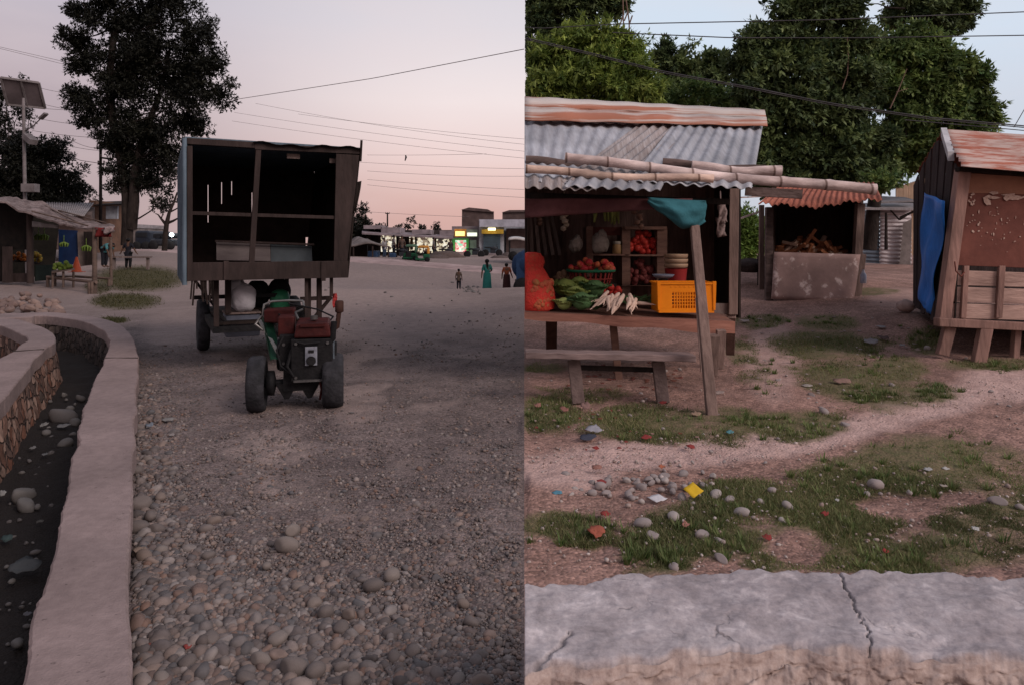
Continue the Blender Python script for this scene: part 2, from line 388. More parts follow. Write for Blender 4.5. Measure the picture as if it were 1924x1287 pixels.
def resample(pairs, step=.07):
    A = [cap(p[0]) for p in pairs]; B = [cap(p[1]) for p in pairs]; oa=[]; ob=[]
    for i in range(len(A)-1):
        n = max(1, int((A[i+1]-A[i]).length/step)); 
        n = max(n, int((B[i+1]-B[i]).length/step))
        # catmull-rom for smooth bends
        def cr(Q, t):
            p0=Q[max(i-1,0)];p1=Q[i];p2=Q[i+1];p3=Q[min(i+2,len(Q)-1)]
            return .5*((2*p1)+(p2-p0)*t+(2*p0-5*p1+4*p2-p3)*t*t+(3*p1-p0-3*p2+p3)*t**3)
        for k in range(n): oa.append(cr(A,k/n)); ob.append(cr(B,k/n))
    oa.append(A[-1]); ob.append(B[-1]); return oa, ob
RA, RB = resample(WR,.035); LA, LB = resample(WL,.05)
def inpoly(X, Y, poly):
    ins = np.zeros(X.shape, bool); n = len(poly); j = n-1
    for i in range(n):
        xi, yi = poly[i]; xj, yj = poly[j]
        c = ((yi > Y) != (yj > Y)) & (X < (xj-xi)*(Y-yi)/(yj-yi+1e-12)+xi)
        ins ^= c; j = i
    return ins
midR = [((a+b)/2)[:2] for a,b in zip(RA,RB)][::4]; midL = [((a+b)/2)[:2] for a,b in zip(LA,LB)][::4]
CH = midR + midL[::-1]
PIT = [((a+b)/2)[:2] for a,b in zip(LA,LB)][::4] + [(-12,10.5),(-9,6.0),(-6,2.5)]
def axis_t(lo, hi, dense0, dense1, nd, ns):
    a = np.linspace(dense0, dense1, nd)
    l = dense0 - (np.geomspace(1, 1+abs(dense0-lo), ns)[::-1]-1) if dense0 > lo else np.array([])
    h = dense1 + (np.geomspace(1, 1+abs(hi-dense1), ns)-1) if hi > dense1 else np.array([])
    return np.unique(np.concatenate([l, a, h]))
YS = np.concatenate([np.linspace(.5,1.2,6)[:-1], np.geomspace(1.2, 70, 470), np.geomspace(70, 420, 24)[1:]])
def ground(name, ts, side):
    T, Yg = np.meshgrid(ts, YS); X = T*Yg; Z = terr(X, Yg)
    px, py = pix(X, Yg, Z)
    near = smooth(16, 7, Yg)
    seamfade = smooth(0, .01, np.abs(T-SEAM))
    Z = Z + ((fbm(X*1.3,Yg*1.3,3,4)-.5)*.10*(.3+.7*near) + (fbm(X*9,Yg*9,4,3)-.5)*.026*near)*seamfade
    at = {}
    if side == 'L':
        ch = inpoly(X, Yg, CH) | inpoly(X, Yg, PIT)
        Z = np.where(ch, -.36+(fbm(X*2,Yg*2,8,4)-.5)*.16, Z)
        at['grass'] = grass_l(px,py,X,Yg); at['wet'] = ch.astype(float)
        at['sand'] = np.clip(ell(px,py,SAND_L)*1.15-1.1*smooth(.35,.7,fbm(X*1.6,Yg*1.6,2,5))*smooth(14,8,Yg)+ .75*smooth(9,24,Yg),0,1)
    else:
        at['grass'] = grass_r(px,py,X,Yg); at['wet'] = np.zeros(X.shape)
        at['sand'] = np.clip(ell(px,py,PATH_R)*1.2-.45*fbm(X*1.7,Yg*1.7,6,4),0,1)
    nr, nc = X.shape; idx = np.arange(nr*nc).reshape(nr,nc)
    Fc = np.stack([idx[:-1,:-1],idx[:-1,1:],idx[1:,1:],idx[1:,:-1]],-1).reshape(-1,4)
    return np.stack([X,Yg,Z],-1).reshape(-1,3), Fc, {k:v.ravel() for k,v in at.items()}
def groundmat(name, base, base2, sand, sand2, grass, grass2, wet, peb=55):
    m = bpy.data.materials.new(name); nt, N, L, B = nodes(m)
    tc = N.new('ShaderNodeTexCoord')
    def noise_(s, d=8, r=.65):
        n = N.new('ShaderNodeTexNoise'); n.inputs['Scale'].default_value = s; n.inputs['Detail'].default_value = d; n.inputs['Roughness'].default_value = r
        L.new(tc.outputs['Object'], n.inputs['Vector']); return n.outputs['Fac']
    def rmp(f, c1, c2, a=.35, b=.65):
        r = N.new('ShaderNodeValToRGB'); r.color_ramp.elements[0].position=a; r.color_ramp.elements[1].position=b
        r.color_ramp.elements[0].color=c1; r.color_ramp.elements[1].color=c2; L.new(f, r.inputs[0]); return r.outputs[0]
    def mx(f, a, b, bl='MIX'):
        n = N.new('ShaderNodeMix'); n.data_type='RGBA'; n.blend_type=bl
        if isinstance(f,float): n.inputs[0].default_value=f
        else: L.new(f, n.inputs[0])
        L.new(a, n.inputs[6]); L.new(b, n.inputs[7]); return n.outputs[2]
    def at(n_): a = N.new('ShaderNodeAttribute'); a.attribute_name = n_; return a.outputs['Fac']
    vo = N.new('ShaderNodeTexVoronoi'); vo.inputs['Scale'].default_value = peb; L.new(tc.outputs['Object'], vo.inputs['Vector'])
    sepc = N.new('ShaderNodeSeparateColor'); L.new(vo.outputs['Color'], sepc.inputs[0])
    b0 = rmp(noise_(2.2), base, base2)
    gv = N.new('ShaderNodeMapRange'); gv.inputs[3].default_value=.6; gv.inputs[4].default_value=1.35; L.new(sepc.outputs[0], gv.inputs[0])
    b1 = mx(1.0, b0, gv.outputs[0], 'MULTIPLY')
    big = N.new('ShaderNodeMapRange'); big.inputs[1].default_value=.3; big.inputs[2].default_value=.7; big.inputs[3].default_value=.72; big.inputs[4].default_value=1.25; L.new(noise_(.45,6,.6), big.inputs[0])
    b1 = mx(1.0, b1, big.outputs[0], 'MULTIPLY')
    s1 = rmp(noise_(7), sand, sand2)
    col = mx(at('sand'), b1, s1)
    col = mx(at('grass'), col, rmp(noise_(14), grass, grass2))
    wc = N.new('ShaderNodeRGB'); wc.outputs[0].default_value = wet
    col = mx(at('wet'), col, wc.outputs[0])
    fine = N.new('ShaderNodeMapRange'); fine.inputs[1].default_value=.3; fine.inputs[2].default_value=.7; fine.inputs[3].default_value=.8; fine.inputs[4].default_value=1.2; L.new(noise_(70,4), fine.inputs[0])
    col = mx(1.0, col, fine.outputs[0], 'MULTIPLY')
    L.new(col, B.inputs['Base Color']); B.inputs['Roughness'].default_value=.92; B.inputs['Specular IOR Level'].default_value=.15
    bp = N.new('ShaderNodeBump'); bp.inputs['Strength'].default_value=.7; bp.inputs['Distance'].default_value=.012; L.new(vo.outputs['Distance'], bp.inputs['Height']); bp.invert = True
    bp2 = N.new('ShaderNodeBump'); bp2.inputs['Strength'].default_value=.6; bp2.inputs['Distance'].default_value=.03; L.new(noise_(9), bp2.inputs['Height']); L.new(bp.outputs[0], bp2.inputs['Normal'])
    L.new(bp2.outputs[0], B.inputs['Normal']); return m
gml = groundmat('gravel earth', (.178,.138,.130,1),(.112,.086,.082,1),(.275,.210,.192,1),(.205,.155,.142,1),(.040,.038,.014,1),(.075,.06,.028,1),(.022,.018,.017,1),60)
gmr = groundmat('yard earth', (.30,.18,.150,1),(.19,.112,.092,1),(.50,.345,.31,1),(.37,.248,.222,1),(.095,.092,.042,1),(.165,.120,.074,1),(.03,.02,.02,1),45)
V, Fc, at = ground('gravel_road', axis_t(-6, SEAM, -.80, SEAM, 430, 30), 'L')
tag(mesh_np('gravel_road', V, Fc, gml, True, attrs=at), 'grey brown gravel road and earth verge', 'road', kind='structure')
V, Fc, at = ground('market_yard', axis_t(SEAM, 6, SEAM, .80, 400, 30), 'R')
tag(mesh_np('market_yard', V, Fc, gmr, True, attrs=at), 'reddish earth yard in front of the stalls', 'ground', kind='structure')
mb = MB(); mb.quad((-700,-700,-1.6),(700,-700,-1.6),(700,700,-1.6),(-700,700,-1.6)); one(mb,'ground',M('far earth',(.13,.10,.09,1)),(0,0,0),'bare earth far beyond the market','ground',kind='structure')
mb = MB(); mb.quad((-40,-40,-.01),(40,-40,-.01),(40,.55,-.01),(-40,.55,-.01)); one(mb,'path',M('far earth',(.13,.10,.09,1)),(0,0,0),'bare earth behind the viewer','ground',kind='structure')

# ================================================================== stones and gravel
def rocks(cent, rad, level=1, flat=(.55,.85), rough=.16):
    v, f = ICO[level]; n = len(cent); f = np.array(f); k = len(v)
    nv = 24; var = []
    for i in range(nv):
        q = v*(1+rough*2*(fbm(v[:,0]*1.1+i*3.7+v[:,2],v[:,1]*1.1-v[:,2]*.7+i,i,2)-.5))[:,None]
        if i % 3:
            for _ in range(5 if level < 3 else 3):
                nn_ = rng.normal(0,1,3); nn_ /= np.linalg.norm(nn_); dd = rng.uniform(.5,.85) if i % 3 == 1 else rng.uniform(.68,.95)
                ex_ = np.maximum(0, q@nn_-dd); q = q - ex_[:,None]*nn_*.92
        var.append(q)
    var = np.array(var)[rng.integers(0,nv,n)]
    s = np.stack([rng.uniform(.8,1.25,n), rng.uniform(.7,1.0,n), rng.uniform(*flat,n)],-1)*rad[:,None]
    q = var*s[:,None,:]
    tilt = rng.normal(0,.28,(n,2)); a = rng.uniform(0,6.283,n)
    x,y,z = q[...,0],q[...,1],q[...,2]
    y, z = y*np.cos(tilt[:,:1])-z*np.sin(tilt[:,:1]), y*np.sin(tilt[:,:1])+z*np.cos(tilt[:,:1])
    x, z = x*np.cos(tilt[:,1:])-z*np.sin(tilt[:,1:]), x*np.sin(tilt[:,1:])+z*np.cos(tilt[:,1:])
    c, s_ = np.cos(a)[:,None], np.sin(a)[:,None]
    q = np.stack([x*c-y*s_, x*s_+y*c, z],-1) + cent[:,None,:]
    return q.reshape(-1,3), (f[None]+ (np.arange(n)*k)[:,None,None]).reshape(-1,3)
def stonemat(name, cols, rough=.75):
    m = bpy.data.materials.new(name); nt, N, L, B = nodes(m)
    g = N.new('ShaderNodeNewGeometry'); r = N.new('ShaderNodeValToRGB'); e = r.color_ramp.elements
    while len(e) < len(cols): e.new(.5)
    for i,(q,c) in enumerate(zip(e,cols)): q.position = i/(len(cols)-1); q.color=c
    oi = N.new('ShaderNodeObjectInfo'); ad = N.new('ShaderNodeMath'); ad.operation='ADD'; L.new(g.outputs['Random Per Island'], ad.inputs[0]); L.new(oi.outputs['Random'], ad.inputs[1])
    fr = N.new('ShaderNodeMath'); fr.operation='FRACT'; L.new(ad.outputs[0], fr.inputs[0]); L.new(fr.outputs[0], r.inputs[0])
    tc = N.new('ShaderNodeTexCoord'); n1 = N.new('ShaderNodeTexNoise'); n1.inputs['Scale'].default_value=28; n1.inputs['Detail'].default_value=5; L.new(tc.outputs['Object'], n1.inputs['Vector'])
    mr = N.new('ShaderNodeMapRange'); mr.inputs[1].default_value=.3; mr.inputs[2].default_value=.7; mr.inputs[3].default_value=.78; mr.inputs[4].default_value=1.2; L.new(n1.outputs['Fac'], mr.inputs[0])
    mu = N.new('ShaderNodeMix'); mu.data_type='RGBA'; mu.blend_type='MULTIPLY'; mu.inputs[0].default_value=1; L.new(r.outputs[0], mu.inputs[6]); L.new(mr.outputs[0], mu.inputs[7])
    L.new(mu.outputs[2], B.inputs['Base Color']); B.inputs['Roughness'].default_value=rough; B.inputs['Specular IOR Level'].default_value=.25
    return m
gravelm = stonemat('river gravel', [(.140,.115,.108,1),(.066,.055,.054,1),(.195,.145,.125,1),(.095,.079,.077,1),(.21,.18,.17,1),(.145,.088,.068,1),(.080,.076,.080,1),(.135,.11,.104,1)])
def cob_density(px, py):
    kerb = smooth(390, 280, px)*smooth(640, 780, py)
    bottom = smooth(1000-.0*px, 1180, py)*smooth(1000, 520, px)
    diag = smooth(120,-160, (px-250)-(py-900)*1.25)*smooth(860,1000,py)
    return np.clip(np.maximum(np.maximum(kerb, bottom*.8), diag*.85), 0, 1)
def scatter_l(n, y0, y1, dens, power=1.0):
    px = rng.uniform(246, 984, n*3); py = y0+(y1-y0)*rng.uniform(0,1,n*3)**power
    keep = rng.uniform(0,1,n*3) < dens(px,py); px, py = px[keep][:n], py[keep][:n]
    X, Y = unproj(px, py); return X, Y, px, py
def right_of_wall(X, Y):
    by = np.array([b.y for b in RB]); bx = np.array([b.x for b in RB]); m = by < 10
    o = np.argsort(by[m]); return X > np.interp(Y, by[m][o], bx[m][o])+.015
# cobbles
X,Y,px,py = scatter_l(8200, 590, 1300, lambda a,b: .17+.83*cob_density(a,b)**1.5-.09*ell(a,b,SAND_L[:4])); k = right_of_wall(X,Y) & (X/Y < SEAM-.012); X,Y,px,py = X[k],Y[k],px[k],py[k]
rad = np.clip(rng.lognormal(math.log(.0115), .50, len(X)), .005, .036)*(.75+.5*cob_density(px,py))
q1 = rocks(np.stack([X,Y,terr(X,Y)+rad*.14+ (fbm(X*1.3,Y*1.3,3,4)-.5)*.10],-1), rad, 2)
tag(mesh_np('cobbles', *q1, gravelm, True), 'loose rounded cobbles along the drain coping', 'cobbles', kind='stuff')
X,Y,px,py = scatter_l(52000, 600, 1310, lambda a,b: (.28+.72*cob_density(a,b)-.27*ell(a,b,SAND_L[:4]))*smooth(570,690,b), .85); k = right_of_wall(X,Y) & (X/Y < SEAM-.006); X,Y = X[k],Y[k]
rad = np.clip(rng.lognormal(math.log(.0068), .50, len(X)), .003, .024)*np.clip(.78+Y*.04,.9,1.25)
q2 = rocks(np.stack([X,Y,terr(X,Y)+rad*.05+(fbm(X*1.3,Y*1.3,3,4)-.5)*.10],-1), rad, 1)
tag(mesh_np('gravel', *q2, gravelm, False), 'small loose gravel over the road', 'gravel', kind='stuff')
# stones that stand out, each its own object
cobm = stonemat('river stone', [(.14,.115,.107,1),(.10,.082,.077,1),(.165,.137,.125,1),(.135,.10,.085,1)])
palem = stonemat('pale stone', [(.27,.225,.215,1),(.20,.168,.165,1),(.31,.27,.255,1)])
rubm = stonemat('rubble stone', [(.19,.125,.105,1),(.11,.075,.068,1),(.23,.16,.135,1)])
darkm = stonemat('dark drain stone', [(.13,.12,.115,1),(.09,.08,.08,1)])
def stone_mesh(mat, i):
    q, f = rocks(np.zeros((1,3)), np.ones(1), 3, (.62,.85), .14); o = mesh_np('stone', q, f, mat, True); return o
protos = {}
def stone(px, py, w, mat, label, cat='stone', group=None, name='river_stone', z=None):
    key = (mat.name, rnd.randint(0,5))
    p = G(px, py + w*.30)
    if z is not None:
        Y = (H-z)*F/(py+w*.3-HY); p = Vector(((px-CX)/F*Y, Y, z))
    r = w/F*p.y/2
    if key not in protos: protos[key] = stone_mesh(mat, key[1]); o = protos[key]; o.name = name
    else: o = protos[key].copy(); COL.objects.link(o); o.name = name
    o.location = (p.x, p.y + r*.3, p.z + r*.22); o.rotation_euler = (rnd.uniform(-.2,.2),rnd.uniform(-.2,.2),rnd.random()*6.3); o.scale = (r,r*rnd.uniform(.8,1.05),r)
    return tag(o, label, cat, group)
for (a,b,w_) in [(262,940,40),(258,985,38),(292,990,28),(280,965,30),(268,1040,36),(300,1030,26),(268,1098,40),(300,1112,30),(330,1005,22),(265,1175,36),(290,1175,34),(262,1130,34),(330,1140,30),(400,975,28),(385,990,26),(390,1040,24),(548,992,34),(536,1018,42),(375,1085,30),(395,1195,36),(300,1200,40),(345,1190,32),(610,1145,36),(640,1175,32),(590,1130,30),(655,1150,28),(550,1248,50),(590,1255,44),(520,1195,34),(660,1275,52),(640,1250,30),(487,1235,36),(700,1095,36),(735,1075,44),(870,1130,26),(885,1165,28),(775,1220,34),(740,1230,30),(860,1275,38),(905,1280,44),(820,1265,36),(350,1240,34),(420,1240,30),(460,1270,34),(300,1270,34),(270,1235,34),(255,880,24),(275,860,20),(262,800,20),(420,1110,28),(450,1090,26),(480,1130,24),(560,1100,26),(500,1060,22),(430,960,22),(300,930,22),(335,1075,24)]:
    stone(a,b,w_,cobm,'rounded river stone among the gravel right of the drain coping','stone','river stones on the gravel road')
for (a,b,w_) in [(115,775,46),(138,790,24),(40,925,44),(45,945,36),(70,950,14),(85,810,18),(120,830,30),(30,1205,30),(130,765,18),(65,1035,16),(60,920,12),(95,850,14),(150,745,16),(135,815,18)]:
    stone(a,b,w_,darkm,'grey stone lying in the dark bed of the drain','stone','stones in the drain bed',z=-.34)
for i in range(46):
    b = rnd.uniform(740,1260); xr = np.interp(b,[740,850,1050,1260],[150,132,85,35]); xl = np.interp(b,[740,850,900,1260],[100,40,0,0])
    stone(rnd.uniform(xl,xr),b,rnd.uniform(5,15),darkm,'small dark stone sunk in the silt of the drain bed','stone','small stones in the drain silt',name='drain_stone',z=-.36)
for i in range(70):
    a = rnd.uniform(0,112); b = rnd.triangular(556,592,580)
    if b < 556 + abs(a-60)*.14: b += 12
    so_=stone(a,b,rnd.uniform(9,20),rubm,'pinkish grey stone in the low rubble pile beyond the drain','stone','rubble pile beyond the drain',name='rubble_stone'); so_.location.z += rnd.random()*max(0,.30-.006*abs(a-45))
RS = [(1395,958,28,'largest rounded pale stone, in the grass right of the yellow packet'),(1208,978,30,'pale stone below the white paper scrap'),(1266,966,26,'pale stone just below the white paper, right of the middle'),
 (1228,1002,30,'flat half buried stone in the grass near the wall'),(1320,1000,28,'grey pebble stone beside the pink scrap'),(1267,1062,24,'upright pale stone touching the back edge of the concrete wall'),
 (1452,918,18,'small pale stone alone on the worn grass'),(1481,947,21,'round whitish stone with bare earth left of it'),(1470,975,14,'small white stone at the edge of a bare patch'),(1352,1012,16,'small grey stone near the pink scrap'),
 (1345,925,24,'long pale stone right of the yellow packet'),(1372,935,20,'rounded stone between the yellow packet and the largest pale stone'),(1355,1046,26,'flat dark stone beside the wall edge'),
 (1711,923,17,'small round stone on the bare patch of the lawn'),(1876,938,30,'broad pale stone at the right of the lawn'),(1918,950,18,'pale stone near the right end of the lawn'),(1655,925,12,'small brown stone on the lawn'),
 (1630,926,11,'smallest brown stone on the lawn'),(1648,905,34,'flat buff stone where the path meets the grass'),(1745,652,20,'grey rounded stone beside the hut leg'),(1590,795,22,'flat pale stone on the edge of the path'),
 (1550,770,18,'flat grey stone in the grass left of the path'),(1525,740,14,'white stone under the torn cardboard'),(1677,722,12,'white pebble stone in the middle grass patch')]
for a,b,w_,lb in RS: stone(a,b,w_,palem,lb,name='pale_stone')
for i in range(46):
    a = rnd.gauss(1215,75); b = rnd.gauss(912,16)
    stone(a,b,rnd.uniform(9,22),palem,'pale stone in the cluster of stones on the path before the wall','stone','cluster of pale stones on the path',name='pale_stone')
for i in range(70):
    a = rnd.uniform(1000,1900); b = rnd.uniform(690,900)
    stone(a,b,rnd.uniform(4,9),palem,'small stone scattered over the yard','stone','small stones scattered over the yard',name='pale_stone')
n = 9000; px = rng.uniform(990,1924,n); py = rng.uniform(560,1075,n); X,Y = unproj(px,py); k = (ell(px,py,PATH_R)+.25 > rng.uniform(0,1,n)) & (X/Y > SEAM+.006); X,Y = X[k],Y[k]
rad = np.clip(rng.lognormal(math.log(.006),.5,len(X)),.003,.025)
tag(mesh_np('grit', *rocks(np.stack([X,Y,terr(X,Y)+rad*.2],-1), rad, 1), stonemat('yard grit',[(.30,.24,.22,1),(.2,.14,.12,1),(.42,.36,.34,1),(.25,.17,.14,1)]), True), 'loose grit on the yard path', 'grit', kind='stuff')

# ================================================================== grass blades
def blades(name, px, py, gm, hgt, wid, mat, label):
    X, Y = unproj(px, py); m = gm(px, py, X, Y); k = rng.uniform(0,1,len(X)) < m; X, Y, m = X[k], Y[k], m[k]
    Z = terr(X,Y)-.01; n = len(X); a = rng.uniform(0,6.283,n); far_ = 1+.16*np.clip(Y-3,0,8); h = hgt*far_*rng.lognormal(0,.5,n)*(.5+.6*m)*(.45+1.2*fbm(X*3,Y*3,21,3)**1.3); w_ = wid*far_*rng.uniform(.6,1.3,n)
    lean = rng.uniform(.3,1.1,n)*h; b = rng.uniform(0,6.283,n)
    p0 = np.stack([X-np.cos(a)*w_, Y-np.sin(a)*w_, Z],-1); p1 = np.stack([X+np.cos(a)*w_, Y+np.sin(a)*w_, Z],-1); p2 = np.stack([X+np.cos(b)*lean, Y+np.sin(b)*lean, Z+h],-1)
    V = np.stack([p0,p1,p2],1).reshape(-1,3); f = np.arange(3*n).reshape(-1,3)
    tag(mesh_np(name, V, f, mat), label, 'grass', kind='stuff')
gl = leafmat('grass blade', (.085,.125,.038,1), (.20,.165,.085,1), .35, .3)
n = 420000; py = 560+(1090-560)*rng.uniform(0,1,n)**.8; px = rng.uniform(988,1990,n)
blades('grass', px, py, grass_r, .0115, .0030, gl, 'short trodden green grass in patches over the yard')
# taller tufts and weeds
def tufts(name, lst, hgt, mat, label):
    V = []
    for (a,b,rx,ry,cnt) in lst:
        for _ in range(cnt):
            p = G(a+rnd.gauss(0,rx), b+rnd.gauss(0,ry))
            for k in range(22):
                an = rnd.random()*6.283; l = hgt*rnd.uniform(.4,1.3); w2 = .0035+.0006*p.y; r0_ = rnd.random()*.03
                o = p+Vector((math.cos(an)*r0_,math.sin(an)*r0_,-.01)); d2 = Vector((math.cos(an),math.sin(an),0)); s2 = Vector((-d2.y,d2.x,0))
                V += [o-s2*w2, o+s2*w2, o+d2*l*rnd.uniform(.3,.9)+Vector((0,0,l))]
    V = np.array([v[:] for v in V]); tag(mesh_np(name, V, np.arange(len(V)).reshape(-1,3), mat), label, 'grass', kind='stuff')
tufts('grass_tufts', [(1400,790,30,10,26),(1640,745,26,10,30),(1755,736,22,8,36),(1520,805,30,12,22),(1265,1052,20,10,10),(1190,1040,22,16,14),(1330,1010,40,20,16),(1560,930,60,40,20),(1800,870,90,30,30),(1720,1040,90,20,16),(1850,688,30,6,16),(1740,632,24,10,14),(1100,1000,40,14,14),(1450,700,20,20,10),(1600,690,60,20,24),(1300,800,60,16,16),(1040,780,30,14,10),(1430,604,26,6,10),(1560,606,30,6,12)], .055, leafmat('tuft blade',(.07,.12,.03,1),(.17,.18,.07,1),.3,.3), 'taller grass tufts dotted over the yard')
n = 14000; py = rng.uniform(490,612,n); px = rng.uniform(130,360,n)
blades('grass', px, py, grass_l, .020, .006, leafmat('verge grass',(.030,.034,.009,1),(.062,.053,.018,1),.3,.3), 'short grass verge beside the thatched stall')

# ================================================================== drain and concrete walls
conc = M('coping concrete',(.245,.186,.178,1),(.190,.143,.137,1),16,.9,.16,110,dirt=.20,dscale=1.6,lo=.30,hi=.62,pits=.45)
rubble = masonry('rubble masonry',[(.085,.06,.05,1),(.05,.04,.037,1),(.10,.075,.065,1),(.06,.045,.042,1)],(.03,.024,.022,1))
rubble2 = masonry('stained rubble masonry',[(.24,.13,.095,1),(.10,.065,.055,1),(.30,.20,.16,1),(.17,.075,.05,1),(.08,.058,.05,1)],(.06,.042,.037,1),6.0)
def coping(A, B, zb, label, side_mat):
    root = thing('drain_wall', label, 'drain wall', (A[len(A)//2].x, A[len(A)//2].y, 0))
    n = len(A); vs = []; 
    for i in range(n):
        a, b = A[i].copy(), B[i].copy(); d = (b-a).normalized(); s_ = min(1, .4+.02*a.y)
        e1 = (vnoise(i*.09,1.5,3)-.5)*.05+ (vnoise(i*.9,4.5,5)-.5)*.014; e2 = (vnoise(i*.10,7.5,9)-.5)*.035+(vnoise(i*.93,9.5,5)-.5)*.012
        a = a + d*float(e1); b = b + d*float(e2); dz = float(vnoise(i*.12,2,1)-.5)*.008
        row = [a+Vector((0,0,-.16)), a+Vector((0,0,-.012+dz)), a+d*.012+Vector((0,0,dz)), (a*2+b)/3+Vector((0,0,dz+.004)), (a+b*2)/3+Vector((0,0,dz)), b-d*.012+Vector((0,0,dz)), b+Vector((0,0,-.014+dz)), b+Vector((0,0,-.16))]
        vs.append(row)
    for part in range(1):
        mb = MB(); k = len(vs[0]); fl = [p for r in vs for p in r]; fs = []
        for i in range(n-1):
            for j in range(k-1): fs.append((i*k+j,(i+1)*k+j,(i+1)*k+j+1,i*k+j+1))
        fs += [tuple(range(k)), tuple((n-1)*k+j for j in range(k))[::-1]]
        mb.add(fl, fs, False); mb.build('coping', conc, root)
    mb = MB(); vs2 = []; rows = 9
    for i in range(n):
        d = (B[i]-A[i]).normalized()
        for j in range(rows):
            z_ = .10 + (zb-.10)*j/(rows-1)
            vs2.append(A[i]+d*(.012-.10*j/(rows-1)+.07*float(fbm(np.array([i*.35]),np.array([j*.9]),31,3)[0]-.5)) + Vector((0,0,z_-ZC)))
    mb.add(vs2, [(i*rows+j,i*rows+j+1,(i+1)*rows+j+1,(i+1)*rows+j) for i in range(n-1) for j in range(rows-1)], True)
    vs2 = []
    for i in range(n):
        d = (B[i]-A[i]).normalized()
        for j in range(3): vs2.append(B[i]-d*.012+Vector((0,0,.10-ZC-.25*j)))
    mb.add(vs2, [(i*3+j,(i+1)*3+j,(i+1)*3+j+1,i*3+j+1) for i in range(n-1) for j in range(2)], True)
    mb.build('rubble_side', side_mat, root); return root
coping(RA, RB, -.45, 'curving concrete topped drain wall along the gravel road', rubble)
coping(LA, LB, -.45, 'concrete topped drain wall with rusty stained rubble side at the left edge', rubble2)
for A_,B_,q_,par in ((RA,RB,(196,673),'drain_wall'),(LA,LB,(23,660),'drain_wall.001')):
    i = min(range(len(A_)), key=lambda i: (A_[i]-cap(q_)).length); mb = MB(); u_=Vector((0,0,.004)); mb.bar(A_[i]+u_, B_[i]+u_, .014, .012); mb.build('joint', M('dark joint',(.05,.04,.038,1)), bpy.data.objects[par])  # dark strip marks the joint across each coping
i = min(range(len(RA)), key=lambda i: abs(RA[i].y-cap((196,673)).y)); 
